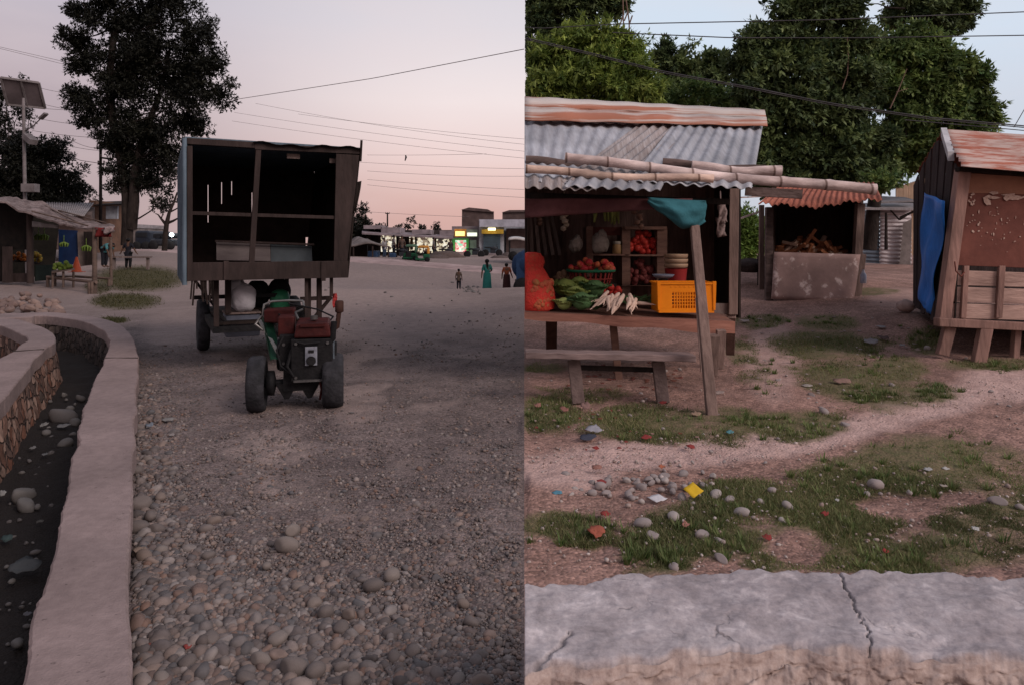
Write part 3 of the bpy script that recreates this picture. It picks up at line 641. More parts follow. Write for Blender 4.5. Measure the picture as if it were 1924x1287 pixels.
# near wall on the right
def wallmat():
    m = bpy.data.materials.new('cracked cement'); nt, N, L, B = nodes(m)
    tc = N.new('ShaderNodeTexCoord'); 
    def nz(s,d=8,r=.7,dist=0):
        n = N.new('ShaderNodeTexNoise'); n.inputs['Scale'].default_value=s; n.inputs['Detail'].default_value=d; n.inputs['Roughness'].default_value=r; n.inputs['Distortion'].default_value=dist
        L.new(tc.outputs['Object'], n.inputs['Vector']); return n.outputs['Fac']
    def rm(f, st):
        r = N.new('ShaderNodeValToRGB'); e = r.color_ramp.elements
        while len(e) < len(st): e.new(.5)
        for q,(p,c) in zip(e,st): q.position=p; q.color=c
        L.new(f, r.inputs[0]); return r.outputs[0]
    def mx(f,a,b,bl='MIX'):
        n = N.new('ShaderNodeMix'); n.data_type='RGBA'; n.blend_type=bl
        if isinstance(f,float): n.inputs[0].default_value=f
        else: L.new(f,n.inputs[0])
        L.new(a,n.inputs[6]); L.new(b,n.inputs[7]); return n.outputs[2]
    c = rm(nz(5.5,9,.72,.6), [(.28,(.21,.182,.185,1)),(.43,(.325,.288,.292,1)),(.56,(.41,.365,.37,1)),(.68,(.60,.54,.54,1))])
    c = mx(1.0, c, rm(nz(1.7,5,.6), [(.32,(.72,.70,.71,1)),(.62,(1.12,1.12,1.12,1))]), 'MULTIPLY')
    c = mx(1.0, c, rm(nz(26,6,.75), [(.3,(.72,.72,.74,1)),(.7,(1.2,1.2,1.2,1))]), 'MULTIPLY')
    # hairline cracks, distorted voronoi edges shown only in places
    nv = N.new('ShaderNodeTexNoise'); nv.inputs['Scale'].default_value=6; nv.inputs['Detail'].default_value=5; L.new(tc.outputs['Object'], nv.inputs['Vector'])
    vm = N.new('ShaderNodeVectorMath'); vm.operation='MULTIPLY_ADD'; L.new(nv.outputs['Color'], vm.inputs[0]); vm.inputs[1].default_value=(.22,.22,.22); L.new(tc.outputs['Object'], vm.inputs[2])
    vo = N.new('ShaderNodeTexVoronoi'); vo.feature='DISTANCE_TO_EDGE'; vo.inputs['Scale'].default_value=6.5; L.new(vm.outputs[0], vo.inputs['Vector'])
    cr = N.new('ShaderNodeMapRange'); cr.inputs[1].default_value=0; cr.inputs[2].default_value=.05; cr.inputs[3].default_value=1; cr.inputs[4].default_value=0; L.new(vo.outputs['Distance'], cr.inputs[0])
    gate = N.new('ShaderNodeMapRange'); gate.inputs[1].default_value=.58; gate.inputs[2].default_value=.70; L.new(nz(2.4,3), gate.inputs[0])
    mu = N.new('ShaderNodeMath'); mu.operation='MULTIPLY'; L.new(cr.outputs[0],mu.inputs[0]); L.new(gate.outputs[0],mu.inputs[1])
    at = N.new('ShaderNodeAttribute'); at.attribute_name='crack'; ma = N.new('ShaderNodeMath'); ma.operation='MAXIMUM'; L.new(mu.outputs[0],ma.inputs[0]); L.new(at.outputs['Fac'],ma.inputs[1])
    dk = N.new('ShaderNodeRGB'); dk.outputs[0].default_value=(.085,.072,.075,1)
    c = mx(ma.outputs[0], c, dk.outputs[0])
    fa = N.new('ShaderNodeAttribute'); fa.attribute_name='face'
    c = mx(fa.outputs['Fac'], c, rm(nz(13,8,.75), [(.3,(.11,.075,.068,1)),(.45,(.30,.225,.20,1)),(.7,(.50,.40,.36,1))]))
    L.new(c, B.inputs['Base Color']); B.inputs['Roughness'].default_value=.93; B.inputs['Specular IOR Level'].default_value=.15
    b1 = N.new('ShaderNodeBump'); b1.inputs['Strength'].default_value=.55; b1.inputs['Distance'].default_value=.012; L.new(nz(38,8,.75), b1.inputs['Height'])
    b2 = N.new('ShaderNodeBump'); b2.inputs['Strength'].default_value=.8; b2.inputs['Distance'].default_value=.01; b2.invert=True; L.new(ma.outputs[0], b2.inputs['Height']); L.new(b1.outputs[0], b2.inputs['Normal'])
    L.new(b2.outputs[0], B.inputs['Normal']); return m
WZ = .45
ts = np.concatenate([np.linspace(SEAM+.0006, .80, 420), np.geomspace(.805, 4, 24)])
bpx = [985,1100,1200,1300,1400,1500,1580,1700,1800,1924,2500]; bpy_ = [1089,1083,1076,1072,1065,1063,1068,1066,1070,1079,1085]
fpx = [985,1035,1100,1130,1250,1400,1500,1570,1700,1924,2500]; fpy = [1262,1240,1248,1246,1232,1215,1212,1220,1230,1240,1250]
pxs = CX+ts*F
bk = np.interp(pxs,bpx,bpy_) + (fbm(ts*45,ts*0,41,4)-.5)*16; fr = np.interp(pxs,fpx,fpy)+(fbm(ts*38,ts*0+3,43,4)-.5)*18; frs = np.interp(pxs,fpx,fpy)-4
Yb = (H-WZ)*F/(bk-HY); Yf = (H-WZ)*F/(fr-HY); Yfs = (H-WZ)*F/(frs-HY)
rows = []; face = []; crack = []
def crk(px, cxs, cys, py, wdt): return np.maximum(0, 1-np.abs(px-np.interp(py,cys,cxs)+ (fbm(py*.09,py*0,61,3)-.5)*22)/wdt)
for j in range(7):     # back face
    rows.append(np.stack([ts*Yb, Yb+.05*(1-j/6)**2+.01*fbm(ts*60,ts*0+j,47,3), -.06+(WZ+.035)*np.full(ts.shape,j/6.0)],-1)); face.append(np.full(ts.shape,.4)); crack.append(np.zeros(ts.shape))
for j in range(1,60):
    v = j/60; Yv = Yb*(1-v)+Yf*v; X = ts*Yv; edge = min(v, 1-v)
    px_, py_ = pxs, HY+(H-WZ)*F/Yv
    ck = np.clip(np.maximum(crk(px_,[1572,1590,1600,1625,1640],[1065,1100,1130,1165,1225],py_,3.2)*.75, .7*crk(px_,[1068,1050,1015,995],[1190,1215,1245,1262],py_,8)*(px_<1100)*(py_>1185)),0,1)
    Zv = WZ + (fbm(X*5,Yv*5,51,5)-.5)*.035 - .02*max(0,1-edge/.06)**2*(1+fbm(X*20,Yv*0,3,2)) - ck*.012 + (fbm(X*30,Yv*30,52,3)-.5)*.008
    rows.append(np.stack([X,Yv,Zv],-1)); face.append(np.clip(smooth(.95,1.0,v+(fbm(X*14,Yv*14,53,3)-.5)*.10),0,1)*np.ones(ts.shape)); crack.append(ck)
for j in range(1,70):  # front face, rough plaster and pebbles
    s_ = (j/69)**1.5; Zv = WZ - .012 - s_*.52 + (fbm(ts*60,ts*0+s_*50,56,4)-.5)*.04*min(1,s_*12)
    bl_ = min(1,s_*14); yy = Yf*(1-bl_)+Yfs*bl_ -.30*s_**.8 - (fbm(ts*44,ts*0+s_*46,55,4)-.5)*.06*min(1,s_*9); rows.append(np.stack([ts*yy, yy, Zv+0*ts],-1)); face.append(np.ones(ts.shape)); crack.append(np.zeros(ts.shape))
rows = np.array(rows); nr, nc = rows.shape[:2]; idx = np.arange(nr*nc).reshape(nr,nc)
Fc = np.stack([idx[:-1,:-1],idx[1:,:-1],idx[1:,1:],idx[:-1,1:]],-1).reshape(-1,4)
wm = wallmat(); base = Vector((1.5,2.2,0))
wo = mesh_np('concrete_wall', rows.reshape(-1,3), Fc, wm, True, base=base, attrs={'face':np.array(face).ravel(),'crack':np.array(crack).ravel()})
bm = bmesh.new(); bm.from_mesh(wo.data); bm.verts.ensure_lookup_table()
bm.faces.new([bm.verts[int(idx[j,0])] for j in range(nr)][::-1]); bm.to_mesh(wo.data); bm.free()
tag(wo, 'low thick cracked cement wall in the right foreground', 'wall')
# ================================================================== common materials
wood_dk = M('dark weathered wood',(.026,.018,.016,1),(.013,.010,.009,1),9,.85,.3,30,stretch=(1,1,.2))
wood_fr = M('brown painted wood',(.042,.029,.027,1),(.025,.018,.017,1),8,.8,.3,30,stretch=(1,1,.25))
wood_gr = M('grey old wood',(.20,.15,.135,1),(.10,.075,.07,1),9,.85,.35,30,stretch=(1,1,.2))
wood_rd = M('reddish bare wood',(.22,.125,.095,1),(.12,.068,.055,1),8,.8,.35,26,stretch=(.25,1,1))
bamboo = M('dry bamboo',(.115,.08,.066,1),(.065,.046,.038,1),6,.6,.2,24,stretch=(.3,1,1))
black = M('black rubber',(.018,.017,.018,1),(.010,.010,.011,1),12,.7,.2)
rubber = M('dusty tyre rubber',(.036,.035,.040,1),(.016,.016,.018,1),9,.75,.3)
iron = M('oily dark iron',(.014,.013,.014,1),(.007,.007,.008,1),9,.6,.2)
bluegrey = M('faded blue grey sheet',(.12,.16,.20,1),(.07,.095,.12,1),4,.6,.2,stretch=(3,3,.4))
bark = M('grey brown bark',(.034,.026,.023,1),(.016,.012,.011,1),9,.9,.5,26,stretch=(1,1,.3))
barkp = M('pale bark',(.20,.13,.10,1),(.11,.075,.06,1),7,.9,.4,20,stretch=(1,1,.3))
cable = M('power cable',(.06,.055,.06,1),None,3,.6,0)
grey_roof = M('grey tin roof',(.26,.24,.245,1),(.16,.14,.145,1),4,.6,.2,stretch=(4,.5,1))
pinkroof = M('pinkish worn sheeting',(.20,.155,.15,1),(.085,.063,.06,1),4,.8,.3)
green_p = M('green paint',(.014,.055,.03,1),(.009,.03,.018,1),6,.5,.1)
red_p = M('dull red paint',(.055,.011,.010,1),(.026,.007,.007,1),7,.55,.15)
skin = M('brown skin',(.10,.055,.038,1),(.08,.042,.03,1),8,.6,0)
hair = M('black hair',(.008,.007,.007,1),None,30,.5,.2)
def cloth(name, c): return M(name, c, tuple(v*.7 for v in c[:3])+(1,), 5, .9, .35, 14)

# ================================================================== trees
def leaves(name, blobs, n, size, mat, parent, clip=None, droop=.3, tips=9, fan=6, clump=.42, aspect=.42, shell=.6, flat=.7):
    """blobs: (px,py,rx,ry,Y[,depth factor]); each blob is filled with leafy twig clumps, each clump with fans of leaves"""
    ex = []
    for b in blobs:
        ex.append((b[0],b[1],b[2]*.72,b[3]*.72,*b[4:]))
        for _ in range(9):
            a = rnd.random()*6.283; k,sr = (rnd.uniform(.45,.80), rnd.uniform(.26,.44)) if rnd.random() < .72 else (rnd.uniform(.9,1.15), rnd.uniform(.12,.22))
            ex.append((b[0]+math.cos(a)*b[2]*k, b[1]+math.sin(a)*b[3]*k, b[2]*sr, b[3]*sr, b[4]+rnd.uniform(-1,1)*(b[2]+b[3])/2/F*b[4]*.6, *b[5:]))
    blobs = ex
    wts = np.array([b[2]*b[3] for b in blobs], float)**.8; wts /= wts.sum()
    per = tips*fan; nc = max(6, n//per); which = rng.choice(len(blobs), nc, p=wts)
    bl = np.array([(*P(b[0],b[1],b[4]), b[2]/F*b[4], b[3]/F*b[4], (b[2]+b[3])/2/F*b[4]*(b[5] if len(b)>5 else .8)) for b in blobs])[which]
    d = rng.normal(0,1,(nc,3)); d /= np.linalg.norm(d,axis=1)[:,None]
    r = rng.uniform(0,1,nc)**shell
    c = bl[:,:3] + np.stack([d[:,0]*bl[:,3], d[:,1]*bl[:,5], d[:,2]*bl[:,4]],-1)*(r*.92)[:,None]
    cs = clump*rng.uniform(.6,1.25,nc)
    q = rng.normal(0,1,(nc,tips,3)); q /= np.linalg.norm(q,axis=2)[...,None]; q *= rng.uniform(.1,1,(nc,tips,1))**.5
    tp = c[:,None,:] + q*cs[:,None,None]*np.array([1,1,flat])
    out = (q+d[:,None,:]*.6); out /= np.linalg.norm(out,axis=2)[...,None]+1e-9
    m = nc*tips*fan
    p = np.repeat(tp.reshape(-1,3), fan, 0) + rng.normal(0,size*.12,(m,3)); o = np.repeat(out.reshape(-1,3), fan, 0)
    dr = o*.7 + rng.normal(0,.62,(m,3)); dr[:,2] -= droop*.6; dr /= np.linalg.norm(dr,axis=1)[:,None]
    nm = rng.normal(0,.35,(m,3)) + np.array([0,0,1.0]) + o*.45
    sd = np.cross(dr,nm); sd /= (np.linalg.norm(sd,axis=1)[:,None]+1e-9)
    L_ = size*rng.uniform(.6,1.35,m)[:,None]; W_ = L_*aspect
    nrm = np.cross(sd,dr)
    v = np.stack([p, p+dr*L_*.45+sd*W_*.5-nrm*W_*.12, p+dr*L_, p+dr*L_*.45-sd*W_*.5-nrm*W_*.12],1)
    if clip is not None:
        k = clip(v).all(1); v = v[k]
    tn = np.clip(np.repeat(rng.beta(.8,1.3,nc),per)*.85+rng.uniform(0,.3,m),0,1)
    if clip is not None: tn = tn[k]
    f = np.arange(4*len(v)).reshape(-1,4)
    return mesh_np(name, v.reshape(-1,3), f, mat, False, parent=parent, base=basis(parent), attrs={'tone':np.repeat(tn,4)})
def wob(p0, p1, k=4, a=.06):
    p0=Vector(p0); p1=Vector(p1); L_=(p1-p0).length
    return [p0.lerp(p1,i/k)+(Vector((rnd.gauss(0,a),rnd.gauss(0,a),rnd.gauss(0,a)))*L_*.5 if 0<i<k else Vector()) for i in range(k+1)]
def limb(mb, p0, p1, r0, r1, a=.06, n=7):
    pts = wob(p0,p1,5,a); mb.tube(pts, [r0+(r1-r0)*i/5 for i in range(6)], n); return pts
def tree(name, label, base, blobs, n, size, lm, bm_, trunk, r0, limbs=True, group=None, cat='tree', clip=None, **kw):
    root = thing(name, label, cat, base, group)
    mb = MB(); pts = [Vector(base)]+[P(*q) for q in trunk]
    mb.tube(pts, [r0*(1-.55*i/len(pts)) for i in range(len(pts))], 10, jitter=.15)
    if limbs:
        for b in blobs:
            e = P(b[0],b[1],b[4]+rnd.uniform(-.5,.5)); s = min(pts[1:] or pts, key=lambda q:(q-e).length+max(0,q.z-e.z)*3)
            if (e-s).length > .3:
                q = limb(mb, s, e, r0*.20, r0*.05, .07)
                for _ in range(3):
                    a = q[rnd.randint(2,4)]; rr = b[2]/F*b[4]*.4
                    limb(mb, a, a+Vector((rnd.gauss(0,rr),rnd.gauss(0,rr),abs(rnd.gauss(0,rr)))), r0*.10, r0*.03, .08, 5)
    if clip is not None:
        keep = [clip(np.array(v)[None,:])[0] for v in mb.v]
        mb.f, mb.sm = zip(*[(f,s) for f,s in zip(mb.f,mb.sm) if all(keep[i] for i in f)]) if mb.f else ([],[])
        mb.f = list(mb.f); mb.sm = list(mb.sm)
    mb.build('trunk', bm_, root)
    leaves('crown', blobs, n, size, lm, root, clip, **kw); return root
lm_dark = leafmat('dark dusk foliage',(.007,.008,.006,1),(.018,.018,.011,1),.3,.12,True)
Yt = 36
bt = G(238,472); bt = P(238,462,Yt); 
BL = [(205,40,62,52,Yt),(150,25,42,30,Yt),(262,20,60,45,Yt+1),(320,50,62,48,Yt),(375,90,48,55,Yt-1),(395,140,42,40,Yt-1),(300,120,80,60,Yt),(215,110,70,45,Yt+1),(160,120,40,26,Yt),(145,70,38,24,Yt),
  (200,180,68,45,Yt),(155,185,34,22,Yt),(270,195,80,52,Yt),(350,190,70,45,Yt-1),(405,185,32,18,Yt-1),(225,235,62,38,Yt),(165,225,32,18,Yt),(290,255,60,38,Yt),(345,240,50,28,Yt),(330,290,36,30,Yt-1),(260,310,46,34,Yt),
  (320,330,22,26,Yt-1),(215,275,30,18,Yt),(290,345,38,22,Yt),(250,-10,110,40,Yt),(385,50,22,26,Yt),(232,345,26,22,Yt),(300,380,20,14,Yt-.5),(250,150,60,50,Yt),(265,250,60,40,Yt),(240,290,40,26,Yt+.5),(300,300,40,30,Yt),(340,150,50,50,Yt),(260,90,60,50,Yt),(210,320,22,14,Yt)]
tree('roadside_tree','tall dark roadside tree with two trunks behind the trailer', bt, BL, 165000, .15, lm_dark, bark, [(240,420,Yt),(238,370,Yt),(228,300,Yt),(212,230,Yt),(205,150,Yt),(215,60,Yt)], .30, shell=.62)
root = bpy.data.objects['roadside_tree']; mb = MB(); mb.tube([P(246,430,Yt),P(252,380,Yt-.2),P(252,330,Yt-.2),P(268,260,Yt),P(300,180,Yt),P(320,90,Yt)],[.30,.26,.21,.18,.13,.07],9,jitter=.15); mb.build('trunk',bark,root)
# low dark tree mass at the left edge
def ltree(label, px, py, Y, blobs, n, size, mat=lm_dark, name='dark_tree', th=90, r0=.3, group=None, **kw):
    b = P(px,py,Y); return tree(name, label, b, [(q[0],q[1],q[2],q[3],Y) for q in blobs], n, size, mat, bark, [(px,py-th*.45,Y),(px+3,py-th,Y)], r0, group=group, **kw)
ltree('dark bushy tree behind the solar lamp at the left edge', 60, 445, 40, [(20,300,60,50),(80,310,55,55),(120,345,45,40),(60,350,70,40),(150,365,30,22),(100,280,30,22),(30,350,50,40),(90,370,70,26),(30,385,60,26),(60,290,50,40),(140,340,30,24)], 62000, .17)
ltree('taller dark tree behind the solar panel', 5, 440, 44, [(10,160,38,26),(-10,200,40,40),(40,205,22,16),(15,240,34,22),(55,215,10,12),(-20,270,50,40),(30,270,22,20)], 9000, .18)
ltree('small dark tree beside the far shop row', 690, 462, 62, [(678,405,16,18),(690,425,14,14),(672,430,18,20),(712,432,10,9),(660,440,20,16)], 6000, .2, th=22)
for a,b,s in ((765,424,13),(792,430,6),(820,428,7),(745,431,6)):
    ltree('thin far tree on the horizon behind the shops', a, b+14, 120, [(a,b-s*.3,s,s*.9),(a+s*.3,b+5,s*.7,s*.5)], 500, .35, name='far_tree', th=10, r0=.12, group='thin far trees on the horizon')
# bare dead tree left of trailer
Yd = 30; root = thing('bare_tree','leafless crooked tree left of the trailer beside the headlight','tree',P(309,470,Yd)); mb = MB()
def br(*q): mb.tube([P(a,b,Yd) for a,b,_ in q],[c for *_,c in q],6)
br((309,472,.12),(311,440,.11),(313,422,.10),(318,400,.07),(327,380,.05),(333,362,.03)); br((313,424,.08),(303,412,.05),(297,404,.03),(292,402,.02)); br((314,420,.07),(325,416,.05),(336,410,.03),(342,400,.02)); br((318,400,.04),(330,394,.03),(340,388,.02)); br((327,381,.03),(336,378,.015)); br((303,412,.03),(306,402,.02),(304,393,.012)); br((322,391,.03),(318,378,.02),(321,368,.012))
mb.build('trunk',bark,root)

# ================================================================== solar lamp, poles
Ys = 26; b = P(52,520,Ys)
root = thing('solar_street_lamp','solar street lamp on a white pole beside the stall roof','street lamp',b)
MB().tube([P(52,520,Ys),P(47,370,Ys),P(44,185,Ys)],[.075,.062,.052],10).build('pole',M('whitish pole',(.17,.15,.155,1),(.11,.095,.095,1),5,.5,.1),root)
panel = M('solar panel underside',(.105,.085,.09,1),(.085,.068,.072,1),3,.5,.05)
mb = MB(); p = [P(1,145,Ys-.4),P(73,155,Ys+.3),P(85,203,Ys+.9),P(14,196,Ys+.2)]; nrm=(p[1]-p[0]).cross(p[3]-p[0]).normalized()*.05
mb.hexa([q-nrm for q in p]+[q+nrm for q in p]); pn = mb.build('solar_panel',panel,root)
mb = MB(); 
for i in range(4): mb.bar(p[i]-nrm*1.3,p[(i+1)%4]-nrm*1.3,.07,.07)
mb.bar(p[0].lerp(p[1],.52)-nrm*1.3,p[3].lerp(p[2],.52)-nrm*1.3,.06,.06); mb.build('frame',M('whitish pole',(.3,.3,.3,1)),pn)
mb = MB(); mb.tube([P(46,247,Ys),P(62,238,Ys-.2),P(80,220,Ys-.4)],.022,6); mb.build('lamp_arm',M('whitish pole',(.3,.3,.3,1)),root)
mb = MB(); mb.bar(P(76,224,Ys-.4),P(87,214,Ys-.5),.16,.07); mb.build('lamp_head',M('whitish pole',(.3,.3,.3,1)),root)
mb = MB(); mb.bar(P(50,256,Ys),P(63,268,Ys-.2),.3,.2); mb.build('lamp_head',M('whitish pole',(.3,.3,.3,1)),root)
mb = MB(); mb.box(P(57,354,Ys-.15),(.5,.3,.30)); mb.build('battery_box',M('whitish pole',(.3,.3,.3,1)),root)
def pole(label, px, py0, py1, Y, r, arms, mat=bark, name='utility_pole'):
    root = thing(name, label,'utility pole',P(px,py0,Y)); MB().tube([P(px,py0,Y),P(px,py1,Y)],[r,r*.75],8).build('pole',mat,root)
    for (a,b,c,d) in arms: MB().bar(P(a,b,Y-.1),P(c,d,Y-.1),.10,.10).build('crossarm',mat,root)
    mb = MB()
    for (a,b,c,d) in arms:
        for t in (.05,.95): q = P(a,b,Y-.1).lerp(P(c,d,Y-.1),t); mb.lathe([(.02,0),(.05,.05),(.03,.10),(.05,.15),(.02,.2)],q,8)
    if arms: mb.build('insulators',M('ceramic',(.25,.2,.19,1)),root)
    return root
pole('wooden utility pole with crossarms left of the tall tree',189,468,268,40,.10,[(182,280,193,278),(189,297,213,300),(184,309,196,309)])
pole('thin far utility pole behind the shop row',728,440,400,90,.12,[(724,402,732,402)])
cable2 = M('thin pale cable',(.22,.185,.19,1),None,3,.6,0)
def wire(label, pts, Y0, Y1, r=.014, sag=0, group='overhead wires', mat=None):
    n = 24; a = P(pts[0][0],pts[0][1],Y0); b = P(pts[-1][0],pts[-1][1],Y1)
    # smooth photo line, straight depth
    xs = [q[0] for q in pts]; ys = [q[1] for q in pts]; out = []
    for i in range(n+1):
        x = xs[0]+(xs[-1]-xs[0])*i/n; y = np.interp(x,xs,ys) if len(pts) > 2 else ys[0]+(ys[-1]-ys[0])*i/n + sag*4*(i/n)*(1-i/n)
        Y = 1/((1-i/n)/Y0+(i/n)/Y1); out.append(P(x,float(y),Y))
    mb = MB(); mb.tube(out, r, 5); return one(mb,'overhead_wire',mat or (cable2 if pts[0][0] < 985 else cable),out[0],label,'wire',group)
gw = 'faint thin overhead wire across the pink evening sky'
wire('topmost single wire rising to the right above the trailer',[(440,188),(700,148),(985,93)],30,20,.012)
for (x0,y0,x1,y1,s) in [(480,195,985,272,6),(560,215,985,262,3),(436,228,985,298,4),(600,300,985,318,3),(690,292,914,290,1),(690,338,985,357,2),(690,348,985,372,2),(690,322,985,332,3),(440,212,985,285,4),(680,398,880,408,1)]:
    wire(gw,[(x0,y0),(x1,y1)],45,38,.009,s)
wire('faint wire at the upper left sky edge',[(-60,85),(0,92),(118,121)],40,40,.012); wire('faint wire just under the upper left wire',[(-60,82),(0,89),(118,116)],40,40,.012)
for (x0,y0,x1,y1) in [(60,190,140,208),(76,204,190,207),(80,225,190,238),(60,246,190,260),(110,270,190,284),(76,166,150,178)]:
    wire('faint wire running into the tall tree from the left',[(x0,y0),(x1,y1)],40,40,.012,2)
wire('slack cable from the dark tree to the utility pole',[(120,288),(150,302),(189,308)],40,40,.018); wire('slack lower cable to the utility pole',[(130,262),(189,280)],40,40,.012,4)
root = thing('wire_spacer','small spacer hanging from wires above the trailer','wire spacer',P(762,298,42)); MB().tube([P(762,292,42),P(763,296,42),P(761,303,42)],[.03,.06,.03],6).build('spacer',cable,root)

# ================================================================== trailer
A0 = 27.0; tl = Vector((-2.996,8.635,0.0)); root = thing('farm_trailer','dark open fronted wooden trailer cabin on two wheels','trailer',tl,rz=R(A0)); tr = root
ply = M('dark plywood lining',(.05,.034,.03,1),(.028,.020,.018,1),5,.9,.2); 
mb = MB(); mb.lim((-.96,0,2.79),(-.20,.06,2.865)); mb.lim((-.96,-.01,2.77),(-.90,.05,1.165)); mb.build('front_frame',wood_fr,root,bevel=.006)
mb = MB(); mb.bar((-.20,.02,2.81),(1.10,.02,2.83),.05,.07); mb.build('front_rail',wood_fr,root)
mb = MB(); mb.quad((-.22,-.06,2.845),(1.12,-.06,2.865),(1.12,.3,2.90),(-.22,.3,2.88),26,3,lambda u,v: .014*math.sin(u*23)+.012*math.sin(u*9+1)); mb.build('roof_edge_sheet',wood_dk,root,solid=.008)
mb = MB(); mb.hexa([(-.98,.05,2.845),(1.13,.05,2.845),(1.13,3.01,2.845),(-.98,3.01,2.845),(-.98,.05,2.885),(1.13,.05,2.885),(1.13,3.01,2.885),(-.98,3.01,2.885)]); mb.build('roof',bluegrey,root)
mb = MB(); mb.bar((-.155,.03,2.80),(-.235,.03,1.38),.062,.05,up=(0,1,0)); mb.build('upright',wood_fr,root)
mb = MB(); mb.bar((-.90,.05,1.975),(.95,.05,1.95),.04,.042); mb.build('middle_rail',wood_fr,root)
mb = MB(); mb.lim((-.955,.0,1.165),(.955,.04,1.385)); mb.lim((-.56,-.022,1.17),(-.50,.0,1.40)); mb.lim((.60,-.02,1.13),(.66,.0,1.38)); mb.build('bottom_board',wood_fr,root,bevel=.005)
mb = MB(); mb.hexa([(.77,.005,1.387),(.945,.005,1.387),(.945,.035,1.387),(.77,.035,1.387),(.80,.005,2.78),(1.10,.005,2.78),(1.10,.035,2.78),(.80,.035,2.78)]); mb.build('corner_board',wood_fr,root)
mb = MB(); mb.hexa([(.945,.04,1.165),(.965,.04,1.165),(.965,3.0,1.165),(.945,3.0,1.165),(1.11,.04,2.86),(1.13,.04,2.86),(1.13,3.0,2.86),(1.11,3.0,2.86)]); mb.tube([(1.12,.02,2.7),(1.135,.02,2.98)],.016,6); mb.build('side_wall',wood_dk,root)
for k,(a,b,c) in enumerate([(1.06,2.05,2.36),(1.0,1.70,1.92),(1.02,1.2,1.6)]): pass
mb = MB(); mb.quad((1.06,.0,2.42),(1.13,.0,2.44),(1.06,.0,2.05),(1.02,.0,2.02),6,4,lambda u,v:.02*math.sin(u*9+v*5)); mb.build('loose_flap',wood_dk,root,solid=.006)
# left wall: outside sheet with narrow gaps
mb = MB(); ys = [.06,.075,1.0,1.02,1.9,1.915,3.0]
mb.lim((-.985,.05,1.165),(-.965,1.45,2.86)); mb.lim((-.985,1.47,1.165),(-.965,3.0,2.86)); mb.build('side_wall',bluegrey,root)
mb = MB()
for i in range(9): mb.lim((-1.005,.06+i*.33,1.12),(-.985,.16+i*.33,2.84))
mb.tube([(-.985,.02,1.12),(-.985,.02,2.86)],.028,8); mb.build('rib',bluegrey,root)
# back wall boards with slits of sky
mb = MB(); xs=[-.962,-.93,-.56,-.36,-.21,.10,.945]; gp=[(1.75,2.62),(2.02,2.62),(2.36,2.66),(2.44,2.62),(1.85,2.42)]
mb.lim((-.962,2.97,1.165),(.955,3.0,1.72)); mb.lim((-.962,2.97,2.70),(1.10,3.0,2.86))
for i,(a,b) in enumerate(zip(xs[1:-1],xs[2:])):
    mb.lim((a+.006,2.97,1.72),(b-.006,3.0,2.70))
mb.lim((-.962,2.97,1.72),(-.92,3.0,2.70)); mb.lim((.934,2.97,1.72),(1.10,3.0,2.70))
for x,(z0,z1) in zip((-.56,-.36,-.21,.10),((1.95,2.55),(2.25,2.6),(2.40,2.62),(1.95,2.45))):
    mb.lim((x-.0065,2.972,1.72),(x+.0065,2.998,z0)); mb.lim((x-.0065,2.972,z1),(x+.0065,2.998,2.70))
mb.lim((-.921,2.972,1.72),(-.569,2.998,2.70)) ; mb.build('back_wall',ply,root)
mb = MB(); mb.lim((-.955,.05,1.17),(.944,2.965,1.20)); mb.build('cabin_floor',ply,root)
mb = MB(); mb.hexa([(-.60,.55,1.40),(.06,.55,1.38),(.06,.575,1.38),(-.60,.575,1.40),(-.60,.60,1.63),(.06,.60,1.60),(.06,.625,1.60),(-.60,.625,1.63)]); mb.build('plank_panel',M('pale plank',(.12,.10,.098,1),(.075,.06,.06,1),6,.8,.2,stretch=(.3,1,1)),root)
mb = MB(); mb.hexa([(.065,.55,1.36),(.60,.55,1.34),(.60,.575,1.34),(.065,.575,1.36),(.065,.60,1.60),(.60,.60,1.58),(.60,.625,1.58),(.065,.625,1.60)]); mb.build('plank_panel',M('slate panel',(.05,.06,.068,1),None,4,.6,.1),root)
mb = MB(); mb.bar((-.62,.53,1.645),(.62,.53,1.60),.03,.025); mb.build('shelf_rail',wood_fr,root)
mb = MB(); mb.lim((.2,.12,2.70),(.36,.16,2.76)); mb.lim((.74,.12,2.67),(.90,.16,2.73)); mb.build('batten',wood_gr,root)
# chassis
mb = MB()
for x in (-.62,.62): mb.lim((x-.04,.25,.50),(x+.04,2.95,.58))
for y in (.3,1.2,2.0,2.9): mb.lim((-.58,y-.03,.50),(.58,y+.03,.58))
mb.lim((-.86,.6,.90),(.2,.64,.95)); mb.bar((-.86,.45,1.16),(-.45,.5,.55),.04,.03)
mb.bar((.0,.3,.52),(.28,-1.3,.42),.06,.06); mb.build('chassis',iron,root)
for x,y in ((-.62,.3),(.50,.3),(.64,.3),(-.62,2.8),(.62,2.8)):
    mb = MB(); mb.lim((x-.03,y-.03,.582),(x+.03,y+.03,1.163)); mb.build('support_post',wood_fr,root)
for a_,b_ in (((.42,.1,.62),(.46,.13,1.16)),((.74,.1,.92),(.78,.13,1.16))):
    mb = MB(); mb.lim(a_,b_); mb.build('hanger',wood_fr,root)
mb = MB(); mb.lim((.40,.28,.86),(.80,.34,.91)); mb.bar((.80,.3,.9),(.55,.3,.6),.05,.04); mb.build('side_bracket',wood_fr,root)
mb = MB(); mb.lim((-.58,.35,.59),(.58,2.9,.62)); mb.build('deck',wood_dk,root)
mb = MB(); mb.box((-.28,.78,.545),(.42,.42,.29)); mb.build('seat_box',M('dusty blue steel',(.10,.11,.145,1),(.065,.07,.09,1),5,.6,.15),root,bevel=.02)
mb = MB(); mb.lim((-.50,.54,.695),(-.06,1.0,.72)); mb.build('seat_board',wood_gr,root,bevel=.006)
